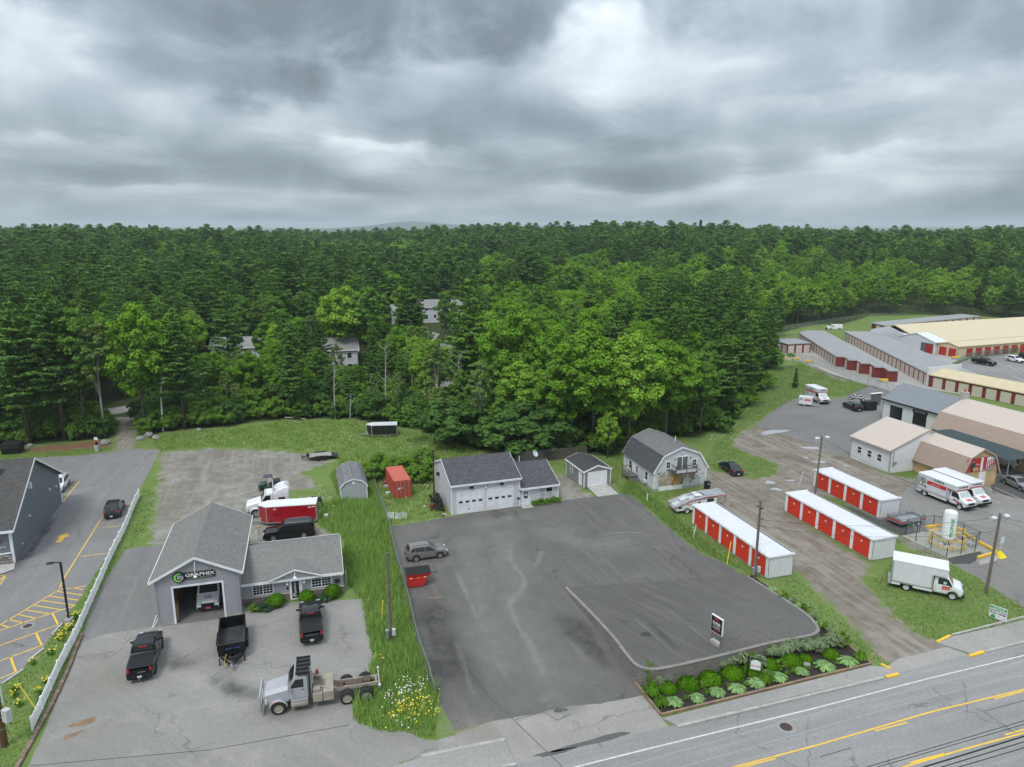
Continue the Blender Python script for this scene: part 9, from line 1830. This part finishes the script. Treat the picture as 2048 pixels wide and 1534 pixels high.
o=link('mulch_chips',mesh_np('mulch_chips',leaves(Cb,np.tile([0,0,1.],(len(Cb),1)),.14,rg,.5,.3)),M('bark chips',(.10,.065,.045),.95,var=.6,scale=8)); stuff(o); tag(o,'loose bark chips over the corner flower bed','mulch')
def rosette(rg,r,h,n,w,droop=.5):
	"arching strap or spoon leaves from one crown, two quads each"
	V=[]
	for k in range(n):
		a=rg.uniform(0,6.283); L=r * rg.uniform(.55,1.1); hh=h * rg.uniform(.5,1.1) * (1.25 - .5 * L / r); d=np.array([math.cos(a),math.sin(a),0]); s=np.array([-d[1],d[0],0]) * w * rg.uniform(.7,1.2)
		p0=d * .03; p1=d * L * .5 + [0,0,hh]; p2=d * L + [0,0,hh * (1 - droop)]; V += [p0 - s * .3,p0 + s * .3,p1 + s,p1 - s,p1 - s,p1 + s,p2 + s * .25,p2 - s * .25]
	return np.array(V)
def mound(rg,r,h,n,size):
	e=unit(n,rg); e[:,2]=np.abs(e[:,2]); return leaves(e * [r,r,h] * rg.uniform(.93,1.03,(n,1)),e,size,rg,.5,.25)
PROTO={}
for i in range(3):
	rg=np.random.default_rng(60 + i); PROTO['hosta%d' % i]=(mesh_np('leaves',rosette(rg,.62,.42,110,.085)),L_HOSTA); PROTO['lily%d' % i]=(mesh_np('leaves',rosette(rg,.6,.75,130,.028,.45)),L_LILY); PROTO['mound%d' % i]=(mesh_np('foliage',np.concatenate([mound(rg,.72,.5,900,.13),mound(rg,.66,.45,300,.2)])),L_MOUND)
	V=np.concatenate([rosette(rg,.55,.85,120,.03,.12),rosette(rg,.35,.95,60,.03,.05)]); PROTO['sage%d' % i]=(mesh_np('foliage',V),L_SAGE); PROTO['tuft%d' % i]=(mesh_np('leaves',rosette(rg,.25,.4,30,.02,.2)),L_LILY); PROTO['leafy%d' % i]=(mesh_np('foliage',crown_broad(rg,1.1,.65,.05,22,70,.13)[0]),L_SHRUB)
for v,m_ in PROTO.values(): v.materials.append(m_)
OFF={'hosta': ('hosta_plant','pale green hosta','hosta'),'lily': ('lily_plant','arching grassy daylily','lily'),'mound': ('moss_mound','smooth domed bright green mound','plant'),'sage': ('sage_bush','upright grey-green sage bush','sage'),'tuft': ('small_tuft','tiny green tuft','plant'),'leafy': ('leafy_bush','bright leafy bush','bush')}
ORD=['leftmost','second from the left','third from the left','fourth from the left','fifth from the left','sixth from the left','seventh from the left','eighth from the left','ninth from the left','tenth from the left','eleventh from the left','twelfth from the left','thirteenth from the left','fourteenth from the left','fifteenth from the left','sixteenth from the left','seventeenth from the left']
def zs3(x,y): return 1228 + x / 3.938,1150 + y / 3.938
BED={'hosta': [(470,1020,1),(652,985,.85),(813,940,.85),(967,912,.85),(1115,868,1),(1290,822,1),(1473,778,.75),(1655,738,1),(1840,698,.95),(490,800,1),(1140,690,1.1)],
       'mound': [(425,905,.85),(590,875,1.05),(760,835,.95),(935,790,1.0),(1085,765,.9),(1238,722,.9),(1398,692,.95),(1510,672,.75),(1705,636,.8)],
       'sage': [(345,870,1),(405,840,1),(560,785,1),(690,760,1.1),(745,735,1.1),(840,740,1),(905,712,1),(1000,710,1),(1145,735,.9),(1345,645,1.1),(1400,615,1.2),(1520,610,1.1),(1610,612,1.1),(1690,575,1.1),(1750,560,1),(1240,650,1)],
       'lily': [(305,945,1.1),(372,1035,.9),(1190,850,.8),(1130,775,.8),(1940,675,.9),(1055,665,.9),(1615,580,1)],'leafy': [(265,840,1.1),(370,800,.8),(1235,828,.7),(1310,745,.6),(700,895,.5),(1045,650,.8),(1780,560,1)],
       'tuft': [(570,990,1),(1040,880,1),(1360,800,1.2),(1415,785,1.2),(1520,755,1),(1590,740,1),(1755,715,1),(895,890,1),(730,950,1),(1040,600,1)]}
for kd,lst in BED.items():
	for i,(x,y,s) in enumerate(sorted(lst)):
		px,py=zs3(x,y); p=P(px,py); nm,de,cat=OFF[kd]; me,_=PROTO['%s%d' % (kd,i % 3)]; t=thing(nm,'%s in the corner flower bed, %s' % (de,ORD[i]),cat,(p.x,p.y,.05),random.uniform(0,360),'planting in the flower bed',sc=s * random.uniform(1.1,1.4)); o=bpy.data.objects.new('foliage',me); COL.objects.link(o); o.parent=t
SIDEB=[(1250,120),(1330,190),(1410,228),(1460,252),(1500,298),(1580,350),(1660,430),(1780,500),(1620,400),(1700,470)]
for i,(x,y) in enumerate(sorted(SIDEB)):
	px,py=zs3(x,y); p=P(px,py); me,_=PROTO['%s%d' % (['hosta','leafy','sage'][i % 3],i % 3)]; t=thing('edge_plant','small green plant in the strip beside the raised lot, %s' % ORD[i].replace('leftmost','uppermost').replace('from the left','from the top'),'plant',(p.x,p.y,.05),i * 50,'planting in the flower bed',sc=.8); o=bpy.data.objects.new('foliage',me); COL.objects.link(o); o.parent=t
for i,(x,y,s) in enumerate(((690,870,.5),(1195,775,.55),(1515,712,.55),(2000,680,.01))):
	if s < .1: continue
	px,py=zs3(x,y); bm=bmesh.new(); bmesh.ops.create_icosphere(bm,subdivisions=2,radius=s * .6)
	for v in bm.verts: v.co.z=max(-.05,min(.12,v.co.z * .5)); v.co.x *= 1.1 + .2 * math.sin(v.co.y * 9)
	me=bpy.data.meshes.new('flat_stone'); bm.to_mesh(me); bm.free(); o=link('flat_stone',me,ROCK); o.location=P(px,py) + Vector((0,0,.08)); tag(o,['flat grey stone in the flower bed between two mounds','flat grey stone right of the realtor sign','flat grey stone below the far mounds'][i],'rock')
hzm=bpy.data.materials.new('haze'); hzm.use_nodes=True; n=hzm.node_tree.nodes; n.clear(); o=n.new('ShaderNodeOutputMaterial'); v=n.new('ShaderNodeVolumePrincipled'); v.inputs['Color'].default_value=(.80,.88,.96,1); v.inputs['Density'].default_value=.00014; v.inputs['Anisotropy'].default_value=.2; hzm.node_tree.links.new(v.outputs[0],o.inputs['Volume'])
hb=MB().box(-17000,17000,-1500,18500,-60,110).build('haze',hzm); stuff(hb); hb['label']='thin blue haze over the distant woods'; hb['category']='haze'
